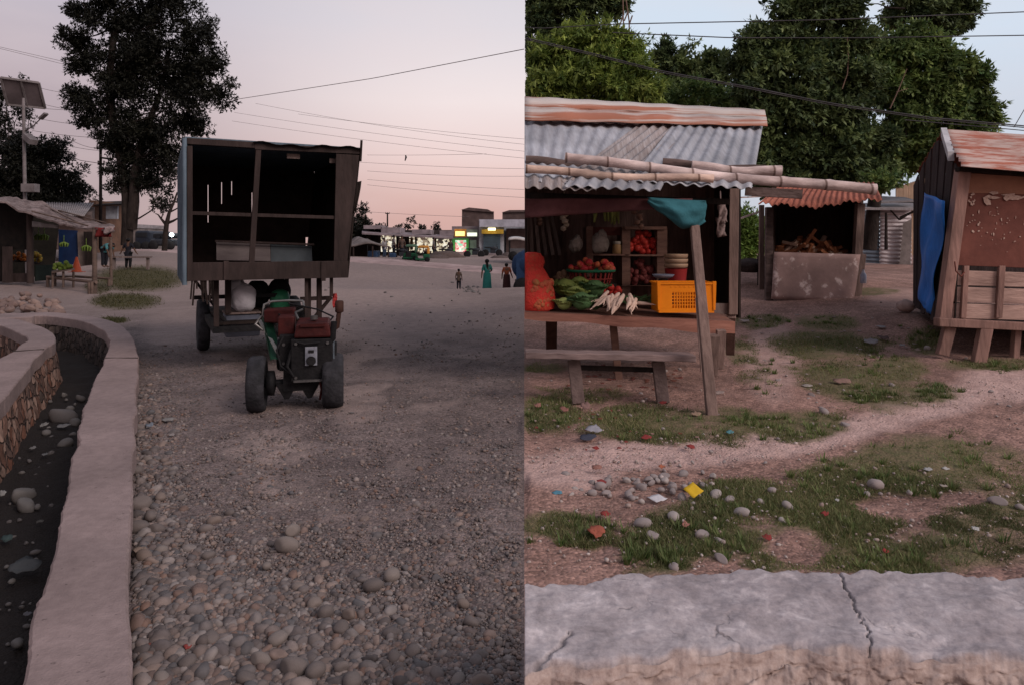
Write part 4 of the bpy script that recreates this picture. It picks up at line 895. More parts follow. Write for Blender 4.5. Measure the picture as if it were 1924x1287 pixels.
mb = MB(); mb.lim((-.50,.50,.72),(-.43,.58,1.16)); mb.build('seat_post',wood_fr,root)
mb = MB()
for i in range(16):
    x = -.93+rnd.random()*.30; mb.bar((x,.02,1.17),(x+rnd.uniform(-.03,.03),.02,1.17-rnd.uniform(.06,.30)),.02,.006)
mb.build('hanging_rag',wood_dk,root)
def tyre(r, w_, lugs=0):
    mb = MB(); k = w_/2
    mb.lathe([(r*.55,-k*.75),(r*.80,-k),(r*.93,-k*.95),(r,-k*.55),(r*1.0,k*.55),(r*.93,k*.95),(r*.80,k),(r*.55,k*.75)],(0,0,0),28,'X')
    for i in range(lugs):
        a = 2*math.pi*i/lugs
        for s in (-1,1):
            aa = a+(.5*math.pi/lugs*2 if s>0 else 0)
            p0 = Vector((s*k*.08, math.cos(aa)*r*1.0, math.sin(aa)*r*1.0)); p1 = Vector((s*k*.85, math.cos(aa+.16)*r*.985, math.sin(aa+.16)*r*.985))
            mb.bar(p0,p1,.020,.016,up=(0,math.cos(aa),math.sin(aa)))
    return mb
def wheel(parent, c, r, w_, lugs, tm):
    mb = tyre(r,w_,lugs); mb.v = [tuple(Vector(v)+Vector(c)) for v in mb.v]
    t = mb.build('wheel',tm,parent)
    mb = MB(); mb.lathe([(.03,-w_*.42),(r*.5,-w_*.30),(r*.57,-w_*.36),(r*.57,w_*.36),(r*.5,w_*.30),(.03,w_*.42)],c,20,'X'); mb.build('rim',M('dull steel rim',(.09,.085,.085,1),None,6,.5,.1,metal=.3),t)
wheel(root,(-.66,2.44,.39),.39,.17,0,rubber); wheel(root,(.66,2.44,.39),.39,.17,0,rubber)
mb = MB(); mb.tube([(-.62,2.44,.39),(.62,2.44,.39)],.04,8); mb.build('axle',iron,root)
def onw(lx,ly,lz): return tl + Matrix.Rotation(R(A0),3,'Z')@Vector((lx,ly,lz))
mb = MB(); c = onw(-.275,.60,.90); mb.blob(c,(.17,.15,.20),3,.16,seed=4,fr=2.4); mb.blob(c+Vector((-.09,.02,.15)),(.11,.10,.12),3,.25,fr=3); one(mb,'sack',cloth('white plastic sack',(.58,.56,.60,1)),c-Vector((0,0,.2)),'full white sack standing on the trailer seat board','sack')
mb = MB(); c = onw(.20,.70,.86); mb.lathe([(.10,-.13),(.125,-.11),(.125,.05),(.105,.10),(.05,.13),(.03,.135)],c,20); one(mb,'jerrycan',M('green plastic can',(.035,.19,.10,1),(.025,.12,.065,1),4,.35,.05),c-Vector((0,0,.13)),'round green plastic can on the trailer deck','can')
for (lx,ly,lz,r) in ((-.05,1.0,.92,.17),(.24,1.05,.95,.16)):
    mb = MB(); c = onw(lx,ly,lz); mb.blob(c,(r,r,r*1.15),3,.12); one(mb,'bundle',cloth('dark tarp',(.02,.02,.022,1)),c-Vector((0,0,r*1.1)),'dark bundle '+('left' if lx<0 else 'right')+' of the two behind the green can','bundle')
mb = MB(); c = onw(.05,.9,.64); mb.lim(c+Vector((-.3,-.1,-.02)),c+Vector((.45,.3,.10))); one(mb,'crate',wood_dk,c,'low dark box on the trailer deck under the bundles','box')
mb = MB(); p = onw(.80,.12,.93); mb.quad(p+Vector((-.03,0,.02)),p+Vector((.03,0,.03)),p+Vector((.04,.01,-.14)),p+Vector((-.02,.01,-.17)),4,5,lambda u,v:.02*math.sin(u*6+v*7)); one(mb,'rag',cloth('pink red cloth',(.45,.06,.06,1)),p,'red rag hanging at the right of the trailer underframe','rag',solid=.004)

# ================================================================== power tiller
root = thing('power_tiller','small two wheeled walking tractor with red hood hitched to the trailer','tractor',(-2.11,6.72,0),rz=R(14))
wheel(root,(-.345,0,.268),.268,.165,0,rubber); wheel(root,(.36,0,.268),.268,.20,0,rubber)
mb = MB(); mb.tube([(-.30,0,.27),(.30,0,.27)],.035,8); mb.lim((-.10,-.08,.20),(.14,.35,.40)); mb.lathe([(.03,-.05),(.12,-.03),(.12,.03),(.03,.05)],(-.22,0,.27),12,'X'); mb.build('axle_housing',iron,root)
mb = MB(); mb.box((.165,.05,.50),(.38,.42,.40)); mb.box((-.07,.12,.56),(.14,.34,.34)); mb.lathe([(.02,-.04),(.15,-.03),(.15,.03),(.02,.04)],(-.14,.15,.52),18,'X'); mb.tube([(.30,-.1,.62),(.36,-.14,.70),(.37,-.14,.86)],.03,8); mb.tube([(-.02,-.12,.6),(-.06,-.16,.45),(.0,-.16,.35)],.018,6); mb.build('engine',iron,root,bevel=.012)
mb = MB(); mb.hexa([(.0,-.16,.71),(.35,-.16,.71),(.35,.20,.71),(.0,.20,.71),(.02,-.15,.84),(.33,-.15,.84),(.33,.20,.87),(.02,.20,.87)]); mb.build('hood',red_p,root,bevel=.02)
mb = MB(); mb.lim((.06,-.175,.815),(.29,-.15,.845)); mb.build('hood_lip',red_p,root)
mb = MB(); mb.tube([(.18,.0,.87),(.18,.0,.905)],.035,10); mb.tube([(.03,.05,.87),(.0,.1,.93),(.06,.2,.95)],.012,6); mb.build('filler_cap',M('dull steel rim',(.09,.085,.085,1)),root)
mb = MB(); mb.lim((-.16,.05,.70),(-.005,.30,.90)); mb.hexa([(-.33,.45,.80),(-.02,.30,.80),(-.02,.55,.80),(-.33,.7,.80),(-.33,.45,.93),(-.02,.30,.95),(-.02,.55,.95),(-.33,.7,.93)]); mb.build('gear_cover',red_p,root,bevel=.015)
mb = MB(); mb.lim((.105,-.182,.455),(.215,-.165,.63)); pl = mb.build('headlamp_plate',M('pale lamp plate',(.26,.27,.31,1),(.12,.125,.15,1),9,.4,.1),root)
mb = MB(); mb.lathe([(.04,0),(.045,.01),(.035,.02)],(.16,-.205,.50),14,'Y'); mb.lim((.135,-.19,.575),(.185,-.183,.60)); mb.build('lamp_lens',black,pl)
mb = MB(); mb.hexa([(-.22,-.02,.50),(-.12,-.02,.50),(-.12,.03,.50),(-.22,.03,.50),(-.38,.75,.78),(-.30,.75,.78),(-.30,.80,.90),(-.38,.80,.90)]); mb.build('belt_guard',green_p,root,bevel=.01)
mb = MB(); mb.bar((-.12,-.03,.505),(-.40,.72,.80),.03,.02); mb.build('guard_edge',M('cream paint',(.42,.40,.36,1)),root)
mb = MB(); mb.tube([(-.18,.6,.72),(-.36,.62,.86),(-.345,.64,.97),(-.27,.66,1.0),(-.1,.68,1.005),(.04,.66,1.0),(.06,.62,.93)],.013,8); mb.tube([(-.34,.5,.72),(-.42,.52,.78),(-.36,.55,.86)],.014,8); mb.build('handlebar',M('dull chrome',(.20,.19,.185,1),None,5,.35,0,metal=.6),root)
mb = MB(); mb.lim((.36,-.13,.45),(.375,.2,.72)); mb.build('radiator_screen',M('blue grey mesh',(.10,.12,.14,1),None,20,.6,.2),root)
mb = MB(); mb.lim((.0,-.19,.30),(.38,-.15,.32)); mb.build('front_bumper',M('dull steel rim',(.09,.085,.085,1)),root)
for x in (-.07,.14):
    mb = MB(); mb.hexa([(x-.02,-.06,.12),(x+.02,-.06,.12),(x+.02,.06,.12),(x-.02,.06,.12),(x-.10,-.08,.27),(x+.10,-.08,.27),(x+.10,.10,.27),(x-.10,.10,.27)]); mb.build('plough_foot',iron,root)
mb = MB(); mb.tube([(.24,-.16,.30),(.255,-.17,.22),(.24,-.15,.12)],.012,6); mb.build('drain_hose',red_p,root)
mb = MB(); mb.bar((-.02,.35,.40),(-.10,1.1,.46),.07,.07); mb.build('hitch_bar',iron,root)
for q in ([(-.10,-.06,.72),(-.16,-.10,.60),(-.12,-.12,.45),(-.02,-.17,.38)],[(.30,.18,.80),(.36,.30,.86),(.20,.50,.92),(-.10,.62,.98)],[(.02,-.17,.68),(.10,-.20,.66),(.24,-.19,.67)],[(-.06,.20,.85),(-.20,.42,.90),(-.34,.60,.93)]): mb = MB(); mb.tube([Vector(p) for p in q],.009,6); mb.build('control_cable',black,root)
for x,z in ((.02,.34),(.31,.34),(.02,.66),(.31,.66),(-.1,.46),(-.1,.64)):
    mb = MB(); mb.lathe([(.014,-.008),(.016,0),(.010,.010)],(x,-.172 if x>-.05 else -.05,z),8,'Y'); mb.build('bolt',M('dull steel rim',(.09,.085,.085,1)),root)
mb = MB(); mb.tube([(.34,.1,.74),(.40,.1,.78),(.42,.1,.95)],.024,8); mb.lathe([(.03,-.05),(.042,-.04),(.042,.06),(.03,.07)],(.42,.1,.97),10); mb.build('exhaust',M('rusty exhaust',(.05,.025,.02,1),None,6,.8,.2),root)
mb = MB(); mb.lathe([(.02,-.01),(.12,-.012),(.125,0),(.12,.012),(.02,.01)],(.385,.05,.52),20,'X'); mb.build('flywheel',iron,root)
# ================================================================== people
def person(label, base, h, face, cl, pose=None, bottoms=None, hairlong=False, skirt=None, group=None, tail=.43):
    root = thing('person', label, 'person', base, group, rz=face)
    J = {'pel':(0,0,.52,.072),'spi':(0,0,.62,.066),'che':(0,0,.745,.08),'nec':(0,0,.845,.030),'hlo':(0,-.006,.88,.044),'hmi':(0,-.008,.925,.056),'hto':(0,0,.968,.045)}
    for s,n in ((-1,'l'),(1,'r')):
        J.update({'sh'+n:(s*.10,0,.805,.036),'el'+n:(s*.145,.01,.64,.027),'wr'+n:(s*.155,-.02,.50,.019),'ha'+n:(s*.157,-.03,.465,.020),
                  'hi'+n:(s*.052,0,.49,.060),'kn'+n:(s*.06,-.012,.275,.042),'an'+n:(s*.062,.01,.045,.026),'to'+n:(s*.07,-.10,.016,.020)})
    if pose: J.update(pose)
    E = [('pel','spi'),('spi','che'),('che','nec'),('nec','hlo'),('hlo','hmi'),('hmi','hto')]
    for n in 'lr': E += [('che','sh'+n),('sh'+n,'el'+n),('el'+n,'wr'+n),('wr'+n,'ha'+n),('pel','hi'+n),('hi'+n,'kn'+n),('kn'+n,'an'+n),('an'+n,'to'+n)]
    for n in 'lr':   # five fingers
        a = Vector(J['ha'+n][:3]); d = (a-Vector(J['wr'+n][:3])).normalized(); sd_ = Vector((0,1,0)) if abs(d.y) < .8 else Vector((1,0,0))
        for k in range(5):
            q = a + d*(.045-.004*abs(k-2)) + sd_*(k-2)*.008 if k else a + d*.02 + sd_*-.028
            J['f%s%d'%(n,k)] = (*q,.0048); E.append(('ha'+n,'f%s%d'%(n,k)))
    J['nose'] = (J['hmi'][0], J['hmi'][1]-.062, J['hmi'][2]-.004, .010); E.append(('hmi','nose'))
    for s in (-1,1): J['ear%d'%s] = (J['hmi'][0]+s*.060, J['hmi'][1]+.005, J['hmi'][2], .010); E.append(('hmi','ear%d'%s))
    def skinmesh(name, keys, edges, mat, grow, par):
        me = bpy.data.meshes.new(name); ix = {k:i for i,k in enumerate(keys)}
        me.from_pydata([tuple(c*h for c in J[k][:3]) for k in keys],[(ix[a],ix[b]) for a,b in edges],[]); me.materials.append(mat)
        o = bpy.data.objects.new(name, me); COL.objects.link(o); o.parent = par
        md = o.modifiers.new('skin','SKIN'); md.use_smooth_shade = True
        for i,k in enumerate(keys):
            r = J[k][3]*h*grow if grow < 2 else (J[k][3]+.012)*h
            me.skin_vertices[0].data[i].radius = (r,r)
        me.skin_vertices[0].data[0].use_root = True
        s_ = o.modifiers.new('sub','SUBSURF'); s_.levels = s_.render_levels = 1
        return o
    skinmesh('body', list(J), E, skin, 1.0, root)
    up = ['pel','spi','che','shl','shr','ell','elr','hil','hir']
    skinmesh('top', up, [e for e in E if e[0] in up and e[1] in up], cl, 9, root)
    if skirt:
        mb = MB(); prof = [(.10,.60),(.115,.50),(.125,.35),(.135,.18),(.155,.035),(.15,.03),(.02,.32)]
        mb.lathe([(r*h*(1+.0),z_*h) for r,z_ in prof],(0,.01*h,0),18); mb.build('skirt',skirt,root)
    if bottoms:
        mb = MB(); mb.lathe([(.088*h,.60*h),(.098*h,.50*h),(.105*h,tail*h),(.10*h,(tail-.005)*h),(.03*h,(tail+.08)*h)],(J['pel'][0]*h,0,0),14); mb.build('shirt_tail',cl,root)
        lo = ['pel','hil','hir','knl','knr','anl','anr']; skinmesh('trousers', lo, [e for e in E if e[0] in lo and e[1] in lo], bottoms, 9, root)
    mb = MB(); hm = Vector(J['hmi'][:3])*h; mb.blob(hm+Vector((0,.018*h,.018*h)),(.066*h,.066*h,.060*h),2,.05)
    if hairlong: mb.tube([hm+Vector((0,.05*h,0)),hm+Vector((0,.07*h,-.10*h)),hm+Vector((0,.06*h,-.22*h))],[.03*h,.026*h,.012*h],8)
    mb.build('hair',hair,root); return root
teal = cloth('teal cloth',(.025,.15,.135,1)); orange = cloth('rust orange cloth',(.22,.06,.03,1)); darkc = cloth('dark cloth',(.018,.018,.024,1)); olive = cloth('olive cloth',(.05,.055,.04,1))
p = P(915,551,30); person('woman in a long teal dress standing on the gravel at right', p, 1.47, R(195), teal, {'ell':(-.15,-.02,.66,.028),'wrl':(-.10,-.10,.62,.02),'hal':(-.07,-.12,.62,.02)}, skirt=teal, hairlong=True)
p = P(862,545,32.3); person('small child in a striped top standing left of the woman in teal', p, .98, R(170), cloth('greyish stripe',(.10,.075,.06,1)), None, bottoms=darkc)
p = P(952,550,30); person('person in a rust orange tunic bending beside the blue cart', p, 1.30, R(185), orange, {'hmi':(0,-.09,.90,.056),'hto':(0,-.11,.94,.045),'hlo':(0,-.07,.865,.044),'nec':(0,-.05,.835,.03),'wrl':(-.19,-.04,.52,.02),'hal':(-.2,-.05,.49,.02)}, skirt=cloth('dark red skirt',(.05,.02,.02,1)))
p = P(241,506,32); person('man in a long dark shirt standing on the grass verge', p, 1.42, R(180), darkc, {'ell':(-.19,.0,.66,.028),'wrl':(-.25,-.02,.53,.02),'hal':(-.27,-.03,.50,.02),'elr':(.18,0,.66,.028),'wrr':(.25,-.02,.53,.02),'har':(.28,-.03,.50,.02)}, bottoms=cloth('near black trousers',(.012,.012,.014,1)), tail=.33)
p = P(196,503,29); person('man in a teal shirt bending over behind the bamboo post', p, 1.45, R(80), cloth('light teal shirt',(.07,.20,.22,1)), {'spi':(0,-.03,.60,.066),'che':(0,-.12,.66,.08),'nec':(0,-.22,.66,.03),'hlo':(0,-.25,.645,.044),'hmi':(0,-.29,.63,.056),'hto':(0,-.33,.61,.045),'shl':(-.10,-.15,.66,.036),'shr':(.10,-.15,.66,.036),'ell':(-.12,-.19,.50,.027),'elr':(.12,-.19,.50,.027),'wrl':(-.10,-.22,.36,.02),'wrr':(.10,-.22,.36,.02),'hal':(-.10,-.23,.325,.02),'har':(.10,-.23,.325,.02)}, bottoms=darkc)
p = P(740,484,50); person('person in pale clothes standing at the road before the lit shops', p, 1.6, R(120), cloth('pale shirt',(.3,.27,.26,1)), None, bottoms=darkc)
p = P(755,484,51); person('person in brown clothes beside the auto rickshaw', p, 1.6, R(20), cloth('brown shirt',(.10,.07,.06,1)), None, bottoms=darkc)
p = P(722,486,50); person('person in a white shirt in front of the dark stall', p, 1.5, R(60), cloth('white shirt',(.34,.33,.34,1)), None, bottoms=cloth('blue trousers',(.04,.06,.10,1)))

# ================================================================== thatched stall at the left
Q = P; r_ = thing('roadside_stall','open roadside stall with sagging pinkish sheet roof on bamboo posts','stall',P(60,533,23))
mb = MB(); up=[(-40,372,24),(20,373,24),(39,375,24),(80,381,23.5),(122,404,23),(174,419,22.3),(215,425,22)]; lo=[(-40,380,20.6),(0,380,21.6),(59,404,21.6),(109,421,21.3),(130,425,21.2),(165,431,21),(214,432,20.8)]
vs=[P(*q) for q in up]+[P(*q) for q in lo]; n_=len(up)
sub=6; rowsv=[]
for j in range(sub+1):
    row=[]
    for i in range(n_-1):
        for k in range(5):
            a=vs[i].lerp(vs[i+1],k/5); b=vs[n_+i].lerp(vs[n_+i+1],k/5); row.append(a.lerp(b,j/sub)+Vector((0,0,rnd.gauss(0,.025))))
    row.append(vs[n_-1].lerp(vs[-1],j/sub)); rowsv.append(row)
nc=len(rowsv[0]); mb.add([p for r in rowsv for p in r],[(j*nc+i,j*nc+i+1,(j+1)*nc+i+1,(j+1)*nc+i) for j in range(sub) for i in range(nc-1)]); mb.build('roof',pinkroof,r_,solid=.05)
mb = MB()
for a,b in (((60,402,21.4),(165,429,20.9)),((110,400,23),(200,424,21.6)),((85,392,23),(150,425,21.2))): mb.tube([P(*a)+Vector((0,0,.07)),P(*b)+Vector((0,0,.07))],.025,6)
mb.build('roof_pole',bamboo,r_)
for (x0,y0,x1,y1,Y,rr,mt) in ((178,553,178,428,21,.075,bamboo),(209,537,208,428,23,.05,bamboo),(57,533,56,400,22.2,.11,wood_fr)):
    MB().tube([P(x0,y0,Y),P(x1,y1,Y)],[rr,rr*.9],8).build('post',mt,r_)
mb = MB(); mb.hexa([P(-60,532,22.6),P(4,530,22.4),P(4,530,22.6),P(-60,532,22.8),P(-60,376,22.6),P(4,382,22.4),P(4,382,22.6),P(-60,376,22.8)]); mb.hexa([P(4,470,22.4),P(56,470,22.3),P(56,470,22.5),P(4,470,22.6),P(4,382,22.4),P(56,404,22.3),P(56,404,22.5),P(4,382,22.6)]); mb.build('front_wall',M('near black boards',(.013,.010,.009,1),(.007,.006,.006,1),6,.95,.2),r_)  # front wall boards share one even near-black base colour
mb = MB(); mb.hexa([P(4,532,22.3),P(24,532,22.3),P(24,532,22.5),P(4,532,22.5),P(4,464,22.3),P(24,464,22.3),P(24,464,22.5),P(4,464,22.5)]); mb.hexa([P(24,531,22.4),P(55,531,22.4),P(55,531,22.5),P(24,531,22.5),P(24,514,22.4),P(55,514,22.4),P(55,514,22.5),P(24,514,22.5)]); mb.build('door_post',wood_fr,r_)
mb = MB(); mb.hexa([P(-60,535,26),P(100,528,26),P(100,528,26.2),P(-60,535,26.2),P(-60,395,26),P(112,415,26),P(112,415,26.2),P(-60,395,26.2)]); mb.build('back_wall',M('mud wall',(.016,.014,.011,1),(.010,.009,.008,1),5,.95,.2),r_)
mb = MB(); mb.hexa([P(110,500,26.2),P(147,497,26.2),P(147,497,26.3),P(110,500,26.3),P(110,432,26.2),P(146,434,26.2),P(146,434,26.3),P(110,432,26.3)]); mb.build('blue_door',M('blue painted door',(.010,.024,.07,1),(.008,.017,.05,1),4,.5,.1),r_)
mb = MB(); mb.hexa([P(148,502,26.1),P(159,500,26.1),P(159,500,26.3),P(148,502,26.3),P(145,437,26.1),P(157,438,26.1),P(157,438,26.3),P(145,437,26.3)]); mb.build('pale_panel',M('pale panel',(.15,.115,.10,1),None,4,.7,.1),r_)
mb = MB(); mb.hexa([P(159,500,25.9),P(180,498,25.9),P(180,498,26),P(159,500,26),P(157,436,25.9),P(180,436,25.9),P(180,436,26),P(157,436,26)]); mb.build('side_wall',wood_dk,r_)
mb = MB(); mb.quad(P(60,416,21.9),P(112,424,21.9),P(110,430,21.9),P(60,427,21.9),10,3,lambda u,v:.04*math.sin(u*12)); mb.build('awning_cloth',cloth('grey white cloth',(.2,.18,.18,1)),r_,solid=.01)
mb = MB(); mb.quad(P(178,428,20.9),P(214,430,20.9),P(210,446,20.9),P(180,446,20.9),12,5,lambda u,v:.08*math.sin(u*15+v*4)); mb.build('red_cloth',cloth('red cloth',(.14,.02,.02,1)),r_,solid=.01)
mb = MB(); mb.quad(P(193,428,20.8),P(215,426,20.8),P(213,436,20.8),P(197,442,20.8),8,4,lambda u,v:.06*math.sin(u*9+v*6)); mb.build('white_cloth',cloth('pinkish white cloth',(.28,.22,.22,1)),r_,solid=.01)
mb = MB(); mb.lim(P(65,529,22.6),P(98,498,23.4)); one(mb,'counter',M('dark green box',(.016,.022,.018,1),None,5,.8,.2),P(80,530,22.8),'dark green counter box inside the roadside stall','counter')
t_ = thing('bamboo_table','low bamboo table with greens on it beside the counter','table',P(118,540,22))
mb = MB(); mb.hexa([P(97,514,21.6),P(140,508,21.6),P(140,506,22.6),P(97,511,22.6),P(97,512,21.6),P(140,506,21.6),P(140,504,22.6),P(97,509,22.6)]); mb.build('table_top',bamboo,t_)
for x,Y in ((99,21.7),(119,21.7),(104,22.5),(138,22.4)): MB().tube([P(x,541,Y),P(x,511,Y)],.035,6).build('leg',bamboo,t_)
t_ = thing('bamboo_bench','rough bamboo rail bench in front of the roadside stall','bench',P(135,545,21.3))
mb = MB(); mb.tube([P(89,521,22.2),P(181,531,20.9)],.05,7); mb.tube([P(139,520,22.8),P(208,524,22.4)],.04,7); mb.tube([P(89,521,22.2),P(139,520,22.8)],.03,6); mb.build('rail',bamboo,t_)
for (x,a,b,Y) in ((90,521,543,22.2),(173,530,554,20.9),(205,524,538,22.4),(168,531,553,20.9)): MB().tube([P(x,b,Y),P(x,a,Y)],.05,6).build('leg',bamboo,t_)
t_ = thing('plank_bench','long plank bench on the verge beside the standing man','bench',P(250,507,31))
mb = MB(); mb.bar(P(210,483.5,31),P(283,484,31),.3,.07); mb.build('seat',wood_gr,t_)
for x in (214,278): MB().bar(P(x,507,31),P(x,485,31),.1,.12).build('leg',wood_gr,t_)
t_ = thing('traffic_cone','orange traffic cone standing beside the blue door','traffic cone',P(144,512,23))
mb = MB(); c = P(144,512,23); mb.lathe([(.17,.0),(.15,.04),(.03,.50),(.02,.51)],c,18); mb.build('cone',M('orange plastic',(.40,.075,.032,1),(.32,.06,.027,1),5,.45,.05),t_)
mb = MB(); mb.box(c+Vector((0,0,.01)),(.38,.38,.02)); mb.build('base',M('orange plastic',(.6,.1,.04,1)),t_,bevel=.008)
orangem = M('orange fruit',(.36,.11,.02,1),(.24,.07,.014,1),9,.5,.1,island=.3); greenm = M('green fruit',(.055,.095,.014,1),(.10,.13,.028,1),9,.5,.1,island=.35); redm = M('red fruit',(.40,.04,.03,1),(.25,.02,.02,1),9,.4,.1,island=.35)
def heap(name, label, cat, px0, px1, py0, py1, Y, r, n, mat, group=None, prof=None):
    """each fruit is an object of its own"""
    me = None; g = group
    for i in range(n):
        u = rnd.random(); x = px0+(px1-px0)*u; top = py1-(py1-py0)*math.sin(math.pi*(.12+.76*u)); y = rnd.uniform(top,py1)
        p_ = P(x,y,Y+rnd.uniform(-.5,.5)*r*3)
        if me is None:
            mb = MB(); mb.blob((0,0,0),(r,r,r*.9),2,.05); o = mb.build(name,mat,None,(0,0,0)); me = o
        else: o = me.copy(); COL.objects.link(o); o.name = name
        s_ = rnd.uniform(.8,1.15); o.scale = (s_,s_,s_); o.rotation_euler = (rnd.random()*6,rnd.random()*6,rnd.random()*6); o.location = p_
        tag(o,label,cat,g)
mb = MB(); mb.lim(P(22,494,23.2),P(52,489,24.2)); one(mb,'shelf',wood_dk,P(37,492,23.5),'dark shelf under the oranges in the roadside stall','shelf')
heap('orange','orange fruit heaped on the shelf in the roadside stall','orange',22,51,476,489,23.6,.06,26,orangem,'oranges in the roadside stall')
mb = MB(); mb.hexa([P(60,497,24),P(80,497,24),P(80,497,24.2),P(60,497,24.2),P(58,470,24.6),P(70,470,24.6),P(70,470,24.8),P(58,470,24.8)]); one(mb,'display_board',wood_dk,P(68,497,24),'sloping fruit board beside the oranges','board')
heap('mango','yellow green fruit on the sloping board','mango',61,77,470,492,23.9,.06,22,M('yellow fruit',(.24,.12,.02,1),(.09,.09,.018,1),4,.5,.1,island=.4),'fruit on the sloping board')
heap('green_vegetable','green vegetable lying on the low bamboo table','vegetable',101,134,492,506,22.2,.075,22,greenm,'greens on the bamboo table')
def hang(label, px, py, Y, n, r, L_, mat, name='banana_bunch', cat='bananas'):
    mb = MB(); c = P(px,py,Y)
    for i in range(n):
        a = 6.28*i/n; d = Vector((math.cos(a),math.sin(a),0)); mb.tube([c+d*r*.3,c+d*r*1.2+Vector((0,0,-L_*.35)),c+d*r*1.0+Vector((0,0,-L_))],[.02,.032,.012],6)
    mb.tube([c+Vector((0,0,.25)),c-Vector((0,0,L_*.3))],.012,5); return one(mb,name,mat,c,label,cat)
hang('green banana bunch hanging at left under the stall roof',72,441,23,9,.10,.2,greenm); hang('green banana bunch hanging beside the first one',83,441,23,9,.10,.2,greenm); hang('pale green bunch hanging in front of the blue door',120,456,24.5,9,.11,.16,greenm); hang('yellowish bunch hanging on the dark side wall',162,462,24.5,9,.12,.2,greenm)
# house behind
h_ = thing('grey_roofed_house','low house with grey tin roof behind the roadside stall','house',P(130,470,36))
mb = MB(); mb.hexa([P(80,470,35),P(178,470,35),P(178,470,39),P(80,470,39),P(80,402,35),P(170,405,35),P(178,390,39),P(80,385,39)]); mb.build('wall',M('pinkish plaster',(.12,.085,.075,1),None,4,.9,.1),h_)
corr(P(76,380,39),P(176,382.5,39),P(158,407,34),P(84,402,34),22,.03).build('roof',grey_roof,h_,solid=.02)
h_ = thing('orange_walled_house','narrow house with orange wall and white board behind the tall tree','house',P(205,470,45))
mb = MB(); mb.lim(P(180,475,45),P(232,384,49)); mb.build('wall',M('orange plaster',(.15,.085,.058,1),(.10,.06,.045,1),4,.9,.1),h_)
mb = MB(); mb.lim(P(199,412,44.8),P(223,388,44.95)); mb.build('white_board',M('white board',(.34,.36,.40,1),None,4,.7,0),h_)
mb = MB(); mb.hexa([P(176,388,44.4),P(236,386,44.4),P(236,380,50),P(176,382,50),P(176,385.5,44.4),P(236,383.5,44.4),P(236,378,50),P(176,380,50)]); mb.build('roof',wood_dk,h_)
h_ = thing('far_building','grey far building behind the bare tree','building',P(300,470,80))
mb = MB(); mb.lim(P(258,472,80),P(292,428,86)); mb.build('wall',M('grey plaster',(.14,.12,.115,1),None,3,.9,.1),h_); mb = MB(); mb.lim(P(256,429,79.6),P(294,425,86.4)); mb.build('roof',grey_roof,h_)
mb = MB()
for x in (263,272,281): mb.lim(P(x,452,79.93),P(x+5,438,79.98))
mb.build('window',black,h_)
# far vehicle with its headlight on
v_ = thing('parked_jeep','dark parked vehicle far along the road with one headlight on','car',P(300,468,55))
def boxp(mb, x0,y0,x1,y1,Y,d): mb.lim(P(x0,y0,Y),Vector((P(x1,y1,Y).x, Y+d, P(x1,y1,Y).z))); return mb
carp = M('dark car paint',(.03,.032,.038,1),None,3,.35,0)
mb = MB(); boxp(mb,281,463,327,450,55,3.6); mb.build('body',carp,v_,bevel=.15); mb = MB(); boxp(mb,285,449,316,438,55.4,2.8); cab = mb.build('cabin',carp,v_,bevel=.2); mb = MB(); boxp(mb,288,448,301,441,55.36,.03); boxp(mb,303,448,314,441,55.36,.03); mb.build('window',M('dim glass',(.02,.022,.026,1),None,3,.15,0),cab)
for x in (288,319):
    mb = MB(); mb.lathe([(.1,-.12),(.36,-.12),(.38,0),(.36,.12),(.1,.12)],P(x,462,54.95),18,'Y'); mb.build('wheel',black,v_)
mb = MB(); mb.blob(P(322.5,441.8,54.7),(.17,.10,.17),2,0); mb.build('headlight',glow('headlight',(.85,.95,1,1),16),v_)
v_ = thing('parked_van','dark van standing behind the bench at the road','van',P(265,468,58)); mb = MB(); boxp(mb,252,463,279,434,58,4); mb.build('body',M('dark blue van',(.02,.024,.035,1),None,3,.4,0),v_,bevel=.2)
mb = MB(); boxp(mb,255,446,276,438,57.95,.04); mb.build('window',M('dim glass',(.02,.022,.026,1)),v_)
for x in (257,274): mb = MB(); mb.lathe([(.1,-.12),(.36,-.12),(.38,0),(.36,.12),(.1,.12)],P(x,463,57.95),18,'Y'); mb.build('wheel',black,v_)

# ================================================================== far road strip and shop row
mb = MB(); lft=[(240,466,56),(660,484,46),(800,492,44.5),(985,507,42),(1030,511,41)]; n_=len(lft)
a=[P(*q) for q in lft]; b=[G(x,y+ (12 if x>600 else 6)) for x,y,_ in lft]
tag_pts=[]
for i in range(n_-1):
    for k in range(12):
        u=a[i].lerp(a[i+1],k/12); v=b[i].lerp(b[i+1],k/12); tag_pts.append((u,v))
vs=[]; fs=[]
for u,v in tag_pts:
    for k in range(7):
        q=u.lerp(v,k/6); vs.append((q.x,q.y,tz(q.x,q.y)+(.045 if 0<k<6 else -.1)))
m_=len(tag_pts)
fs=[(i*7+k,i*7+k+1,(i+1)*7+k+1,(i+1)*7+k) for i in range(m_-1) for k in range(6)]
mb.add(vs,fs,True); tag(mb.build('road',M('pale road dust',(.34,.25,.24,1),(.26,.185,.175,1),.6,.95,.1),None,(0,0,0)),'pale raised road crossing behind the gravel ground','road',kind='structure')
Ysh=60
plast = M('grey mauve plaster',(.24,.20,.215,1),(.17,.14,.15,1),2,.9,.1); pdark = M('dark shop front',(.045,.036,.036,1),None,2,.9,.1); brown = M('brown brick',(.10,.070,.066,1),(.07,.05,.048,1),3,.9,.1)  # pdark is an even dark tone for the shop row wall and pillars
